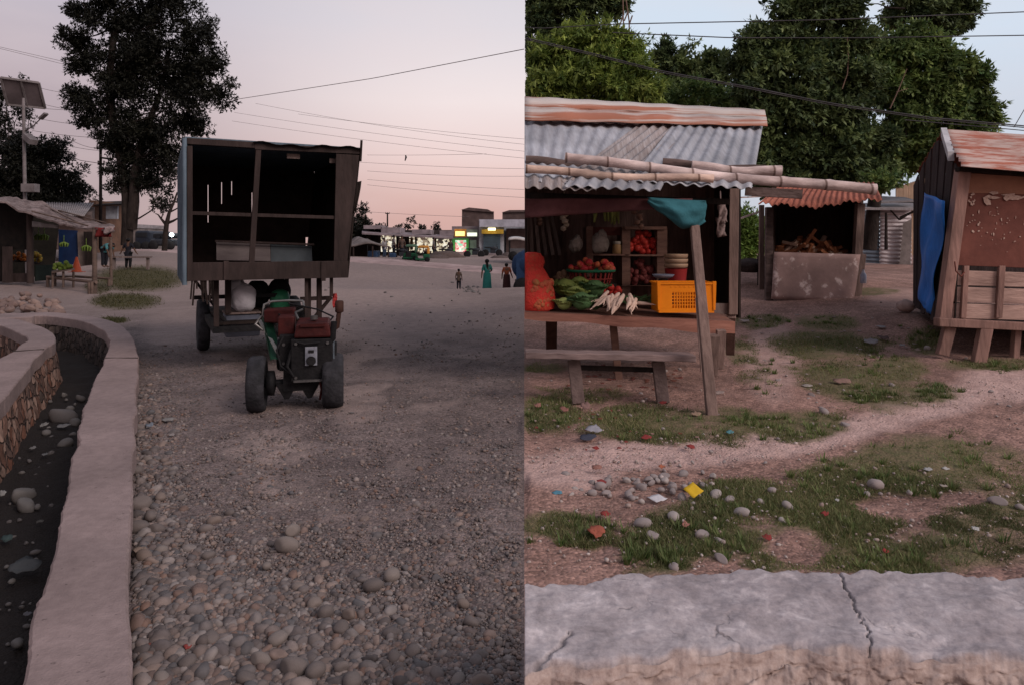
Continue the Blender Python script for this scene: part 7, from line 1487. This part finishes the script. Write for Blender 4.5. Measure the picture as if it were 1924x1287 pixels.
for i in range(nb):
    u0=i/nb; u1=(i+.94)/nb; a=wn.lerp(wf,u0); b=wn.lerp(wf,u1); um=(u0+u1)/2; o=nn*(.012*(i%2)+.004*rnd.random())
    za=zb0-rnd.uniform(0,.12); f=lambda u: zt0+.60*(1-abs(u-.42)/.58 if u>.42 else u/.42)
    lean=lambda z,q: Vector((q.x+(z-1.6)*.10*(1-um),q.y,z))
    mb.hexa([lean(za,a)+o,lean(za,b)+o,lean(za,b)+o-nn*.02,lean(za,a)+o-nn*.02,lean(f(u0),a)+o,lean(f(u1),b)+o,lean(f(u1),b)+o-nn*.02,lean(f(u0),a)+o-nn*.02])
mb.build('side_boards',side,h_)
mb=MB(); a_=wn-nn*.05; b_=wf-nn*.05; mb.hexa([Vector((a_.x,a_.y,zb0-.1)),Vector((b_.x,b_.y,zb0-.1)),Vector((b_.x+.02,b_.y,zb0-.1)),Vector((a_.x+.02,a_.y,zb0-.1)),Vector((a_.x+.09,a_.y,zt0)),Vector((b_.x,b_.y,zt0)),Vector((b_.x+.02,b_.y,zt0)),Vector((a_.x+.11,a_.y,zt0))]); mb.build('gap_backing',wood_dk,h_)  # backing added behind the side boards to block light through their gaps
rl=P(1772,244,10.45); el=P(1808,313,9.05); rr_=P(XR,268,10.45); er=P(XR,340,9.05)
corr(rl,el,er,rr_,9,.016,20).build('roof',M('streaked rusty roofing',(.42,.32,.29,1),(.30,.105,.072,1),3.2,.7,.2,stretch=(.45,3.5,3.5),lo=.42,hi=.56,dirt=.25),h_,solid=.006)
bl=P(1722,325,12.3); corr(rl,bl,bl+Vector((2.7,0,0)),rr_,9,.016,8).build('roof',rust,h_,solid=.006)
mb = MB(); a=P(1768,245,10.44); b=P(1781,290,9.6); mb.hexa([a+Vector((-.02,-.03,-.10)),a+Vector((.07,-.03,-.10)),b+Vector((.07,-.03,-.10)),b+Vector((-.02,-.03,-.10)),a+Vector((-.02,-.03,.03)),a+Vector((.07,-.03,.03)),b+Vector((.07,-.03,.03)),b+Vector((-.02,-.03,.03))]); mb.build('barge_board',M('white tin',(.46,.45,.47,1),None,4,.5,.1),h_)
# torn paper
def scrap(px,py,w_,h__,Y=9.412,k=7):
    c=P(px,py,Y); vs=[]
    for i in range(k): a=6.283*i/k; r=rnd.uniform(.25,1.35); vs.append(c+Vector((math.cos(a)*w_*r*Y/F/2,-.0+rnd.uniform(-.002,0),math.sin(a)*h__*r*Y/F/2)))
    m_=MB(); m_.add(vs,[tuple(range(k))]); m_.build('torn_poster',paperm,h_,solid=.001)
paperm=M('torn paper',(.42,.31,.26,1),(.29,.18,.145,1),30,.9,.1)
for i in range(18): scrap(rnd.uniform(1860,1990),368+rnd.uniform(-5,5)+ .02*i,rnd.uniform(14,32),rnd.uniform(5,11),9.404)
for i in range(9): scrap(rnd.uniform(1820,1832),rnd.uniform(360,385),rnd.uniform(3,8),rnd.uniform(3,8),9.404)
scrap(1856,377,16,18,9.404)
for i in range(34):
    x=rnd.gauss(1872,24); y=rnd.gauss(420,26)
    if 1815<x and 385<y<490: scrap(x,y,rnd.triangular(1,6,1.5),rnd.triangular(1,10,2),k=5)
for i in range(8): scrap(rnd.uniform(1900,2010),rnd.uniform(385,470),rnd.uniform(1,5),rnd.uniform(1,6))
for i in range(8): scrap(rnd.uniform(1820,1845),rnd.uniform(400,460),rnd.uniform(1.5,6),rnd.uniform(1.5,6))
# blue tarp on the hut side
mb = MB(); L_=[(1749,362),(1746,400),(1741,470),(1737,525),(1739,562),(1748,580)]; Rr_=[(1788,378),(1787,420),(1780,470),(1772,525),(1766,565),(1761,592)]; vs=[]; nu=12
def tp(q,u,j): return None
rows=len(L_); fine=5
for j in range((rows-1)*fine+1):
    k=min(j//fine,rows-2); f=(j-k*fine)/fine; l=(L_[k][0]*(1-f)+L_[k+1][0]*f,L_[k][1]*(1-f)+L_[k+1][1]*f); r=(Rr_[k][0]*(1-f)+Rr_[k+1][0]*f,Rr_[k][1]*(1-f)+Rr_[k+1][1]*f)
    for i in range(nu+1):
        u=i/nu; vs.append(sidep(l[0]*(1-u)+r[0]*u,l[1]*(1-u)+r[1]*u,.085+.02*math.sin(u*9+j*.35)+.015*math.sin(u*4-j*.6)))
mb.add(vs,[(j*(nu+1)+i,j*(nu+1)+i+1,(j+1)*(nu+1)+i+1,(j+1)*(nu+1)+i) for j in range((rows-1)*fine) for i in range(nu)],True)
one(mb,'tarpaulin',M('blue tarpaulin sheet',(.03,.17,.55,1),(.02,.12,.40,1),3,.45,.3,8,dirt=.2),sidep(1765,362),'bright blue tarpaulin hanging on the dark side of the raised hut','tarpaulin',solid=.004)
t_=thing('wire_hook','rusty wire loop hanging at the hut corner','wire',P(1795,500,9.3)); mb=MB(); mb.tube([P(1794,492,9.3),P(1796,510,9.28),P(1806,520,9.28),P(1812,512,9.3)],.009,5); mb.build('loop',M('rusty wire',(.16,.05,.04,1)),t_)

# ================================================================== litter
def litter(px,py,w_,h__,col,label,name='scrap',cat='litter',group=None,lift=.012,k=8,asp=None,rect=False,z=None):
    p=G(px,py)
    if z is not None: Y_=(H-z)*F/(py-HY); p=Vector(((px-CX)/F*Y_,Y_,z))
    s=p.y/F; w_*=.9; m=cloth('litter %s'%label if False else 'litter %d %d %d'%tuple(int(c*99) for c in col),(*[c_*.62+.012 for c_ in col],1))
    mb=MB(); ang=rnd.random()*3.14; tiltz=h__*s; L2=w_*s/2; D2=min(L2*.75, h__*s*p.y/H*.42)
    nu,nv=5,4; vs=[]
    for j in range(nv+1):
        for i in range(nu+1):
            u=i/nu*2-1; v=j/nv*2-1; q_=max(abs(u),abs(v))/(math.hypot(u,v)+1e-6); an=math.atan2(v,u); ed=q_*(.62+.62*float(vnoise(math.cos(an)*1.4+px*.37,math.sin(an)*1.4+py*.53,9))+.12*rnd.random())
            if rect: ed=1
            ca,sa=math.cos(ang*.25),math.sin(ang*.25); u,v=u*ca-v*sa,u*sa+v*ca
            vs.append(p+Vector((u*L2*ed, v*D2*ed, lift+tiltz*.35*(1+.5*v)+tiltz*(.04 if rect else .35)*(vnoise(u*2+px,v*2+py,5)-.3)+rnd.gauss(0,.0015))))
    mb.add(vs,[(j*(nu+1)+i,j*(nu+1)+i+1,(j+1)*(nu+1)+i+1,(j+1)*(nu+1)+i) for j in range(nv) for i in range(nu)],True)
    return one(mb,name,m,p,label,cat,group,solid=.0015)
YP=rgb
o=litter(1303,938,30,40,(.98,.62,.03),'bright yellow snack packet lying among the stones','packet','packet',rect=True); 
litter(1235,943,30,12,(.85,.82,.86),'white paper scrap left of the yellow packet','paper',rect=True); litter(1047,931,20,7,(.12,.33,.45),'light blue plastic scrap near the left of the grass','plastic_scrap'); litter(1120,1012,42,24,(.48,.13,.08),'torn orange plastic bag in the grass near the wall','plastic_bag','plastic bag')
for px,py,w_,lb in ((1138,972,20,'dark red rag in the grass below the cluster of stones'),(1130,912,24,'dark red rag at the left of the cluster of stones'),(1442,1017,20,'crumpled red wrapper on the bare patch near the wall'),(1551,972,16,'small red orange wrapper on the lawn'),(1665,1043,14,'small red scrap by the back of the wall'),(1213,827,22,'red scrap on the path below the grass clump'),(1298,845,20,'faded red wrapper in the middle of the path'),(1246,762,16,'red wrapper beside the right bench leg'),(1120,848,14,'dark red scrap at the left of the path')):
    litter(px,py,w_,10,(.36,.05,.045),lb,'wrapper','wrapper')
litter(1288,993,16,14,(.50,.22,.18),'pink paper scrap in the grass between two stones','paper'); litter(1243,883,14,10,(.55,.17,.09),'small orange scrap at the edge of the path','plastic_scrap'); litter(1122,885,24,12,(.42,.20,.16),'faded orange wrapper lying at the left of the path','wrapper','wrapper')
litter(1833,1000,18,9,(.62,.60,.58),'white paper scrap at the right of the lawn','paper'); litter(1743,886,16,6,(.5,.5,.5),'white plastic scrap at the top of the lawn','plastic_scrap'); litter(1777,885,12,7,(.6,.58,.55),'small white card on top of the lawn','paper',rect=True); litter(1573,945,8,7,(.6,.6,.58),'tiny white scrap on the lawn','paper'); litter(1773,917,14,4,(.5,.42,.36),'thin pale scrap on the bare patch','paper')
litter(1117,815,34,18,(.45,.44,.5),'crumpled white plastic bag at the edge of the path','plastic_bag','plastic bag'); litter(1104,827,40,10,(.07,.075,.11),'dark blue flattened bag beside the white one','plastic_bag','plastic bag'); litter(1372,817,18,8,(.13,.34,.38),'turquoise wrapper on the path below the leaning post','wrapper','wrapper')
litter(1010,768,16,12,(.42,.20,.16),'pinkish scrap in the grass at the left under the bench','paper'); litter(1060,775,20,12,(.36,.16,.13),'brownish scrap in the grass left of the bench leg','paper'); litter(1100,770,24,18,(.34,.20,.18),'pinkish crumpled bag by the left bench leg','plastic_bag','plastic bag'); litter(1308,783,20,10,(.42,.28,.2),'tan paper left of the leaning post','paper')
litter(1580,722,34,14,(.36,.22,.18),'torn piece of cardboard in the grass','cardboard','cardboard'); litter(1515,728,24,6,(.50,.44,.40),'white strip in the grass left of the cardboard','paper'); litter(1635,648,30,14,(.40,.36,.36),'white and grey rubbish in the passage','plastic_bag','plastic bag'); litter(1660,640,20,12,(.16,.10,.09),'dark rag beside the rubbish in the passage','rag','rag'); litter(1400,607,20,7,(.46,.36,.33),'pale paper near the right end of the counter','paper'); litter(1655,618,18,8,(.46,.42,.42),'white paper nearest the passage','paper'); litter(1725,662,14,9,(.44,.32,.27),'pale scrap next to the hut leg','paper'); litter(1350,742,20,8,(.44,.34,.31),'pale bag behind the leaning post foot','plastic_bag','plastic bag'); litter(1695,652,12,6,(.42,.4,.4),'small white scrap left of the hut','paper')
mb=MB(); p=G(1703,586); mb.blob(p+Vector((0,0,.10)),(.16,.12,.11),3,.25,fr=3); one(mb,'bundle',cloth('pinkish bag cloth',(.42,.30,.27,1)),p,'pinkish white crumpled bundle in the passage beside the hut','bundle')
for i in range(64):
    px=rnd.uniform(1060,1300); py=rnd.gauss(708,14); litter(px,py,rnd.uniform(6,14),4,((.22,.06,.05),(.28,.10,.07),(.30,.17,.14))[i%3],'dry reddish onion peel on the earth behind the bench','onion_peel','onion peel','onion peels behind the bench',lift=.006)
for i in range(34):
    px=rnd.uniform(1000,1330); py=rnd.uniform(770,850); litter(px,py,rnd.uniform(5,10),4,((.30,.06,.05),(.36,.22,.18))[i%2],'tiny faded scrap trodden into the ground before the stall','scrap','litter','tiny scraps before the stall',lift=.006)
for i in range(40):
    px=rnd.uniform(1400,1760); py=rnd.uniform(590,760); litter(px,py,rnd.uniform(5,10),3,((.36,.26,.23),(.42,.34,.31))[i%2],'tiny pale scrap scattered over the yard between the stalls','scrap','litter','tiny scraps between the stalls',lift=.006)
# left side litter
for (a,b,w_,h_2,c_,lb) in ((82,805,16,14,(.34,.33,.32),'white scrap in the drain bed left of the pale one'),(120,806,22,12,(.30,.29,.29),'pale crumpled plastic in the drain bed by the coping'),(62,846,14,8,(.25,.24,.24),'small grey scrap in the drain bed'),(85,858,12,7,(.22,.22,.22),'tiny grey scrap in the drain bed'),(46,1075,60,26,(.11,.115,.12),'dull grey plastic sheet in the drain bed'),(14,1018,26,14,(.07,.11,.11),'dark teal scrap in the drain bed at the left edge'),(75,985,14,8,(.14,.13,.12),'brown scrap in the drain bed'),(52,1160,16,8,(.18,.17,.19),'lilac grey scrap in the drain bed'),(5,935,14,16,(.4,.39,.38),'white scrap at the left edge beside two round stones')):
    litter(a,b,w_,h_2,c_,lb,'plastic_scrap','litter',z=-.33)
litter(315,792,28,6,(.32,.30,.29),'white plastic strip on the gravel','plastic_scrap'); litter(281,805,16,12,(.22,.25,.30),'bluish scrap on the gravel by the coping','plastic_scrap'); litter(322,822,14,8,(.34,.30,.29),'small white scrap on the gravel','paper'); litter(262,1043,26,16,(.34,.25,.20),'cream paper caught between stones and coping','paper'); litter(262,1222,18,14,(.36,.33,.36),'white crumpled paper at the coping foot','paper'); litter(280,1228,30,14,(.28,.09,.07),'reddish leaf scrap by the coping foot','wrapper','wrapper'); litter(352,1223,16,8,(.36,.06,.05),'small red scrap between the cobbles','wrapper','wrapper'); litter(332,1157,12,8,(.36,.09,.05),'tiny orange red scrap between the cobbles','wrapper','wrapper'); litter(297,1152,14,8,(.08,.16,.15),'tiny green scrap between the cobbles','wrapper','wrapper'); litter(357,1103,14,12,(.32,.19,.09),'small tan leaf on the gravel','leaf','leaf')
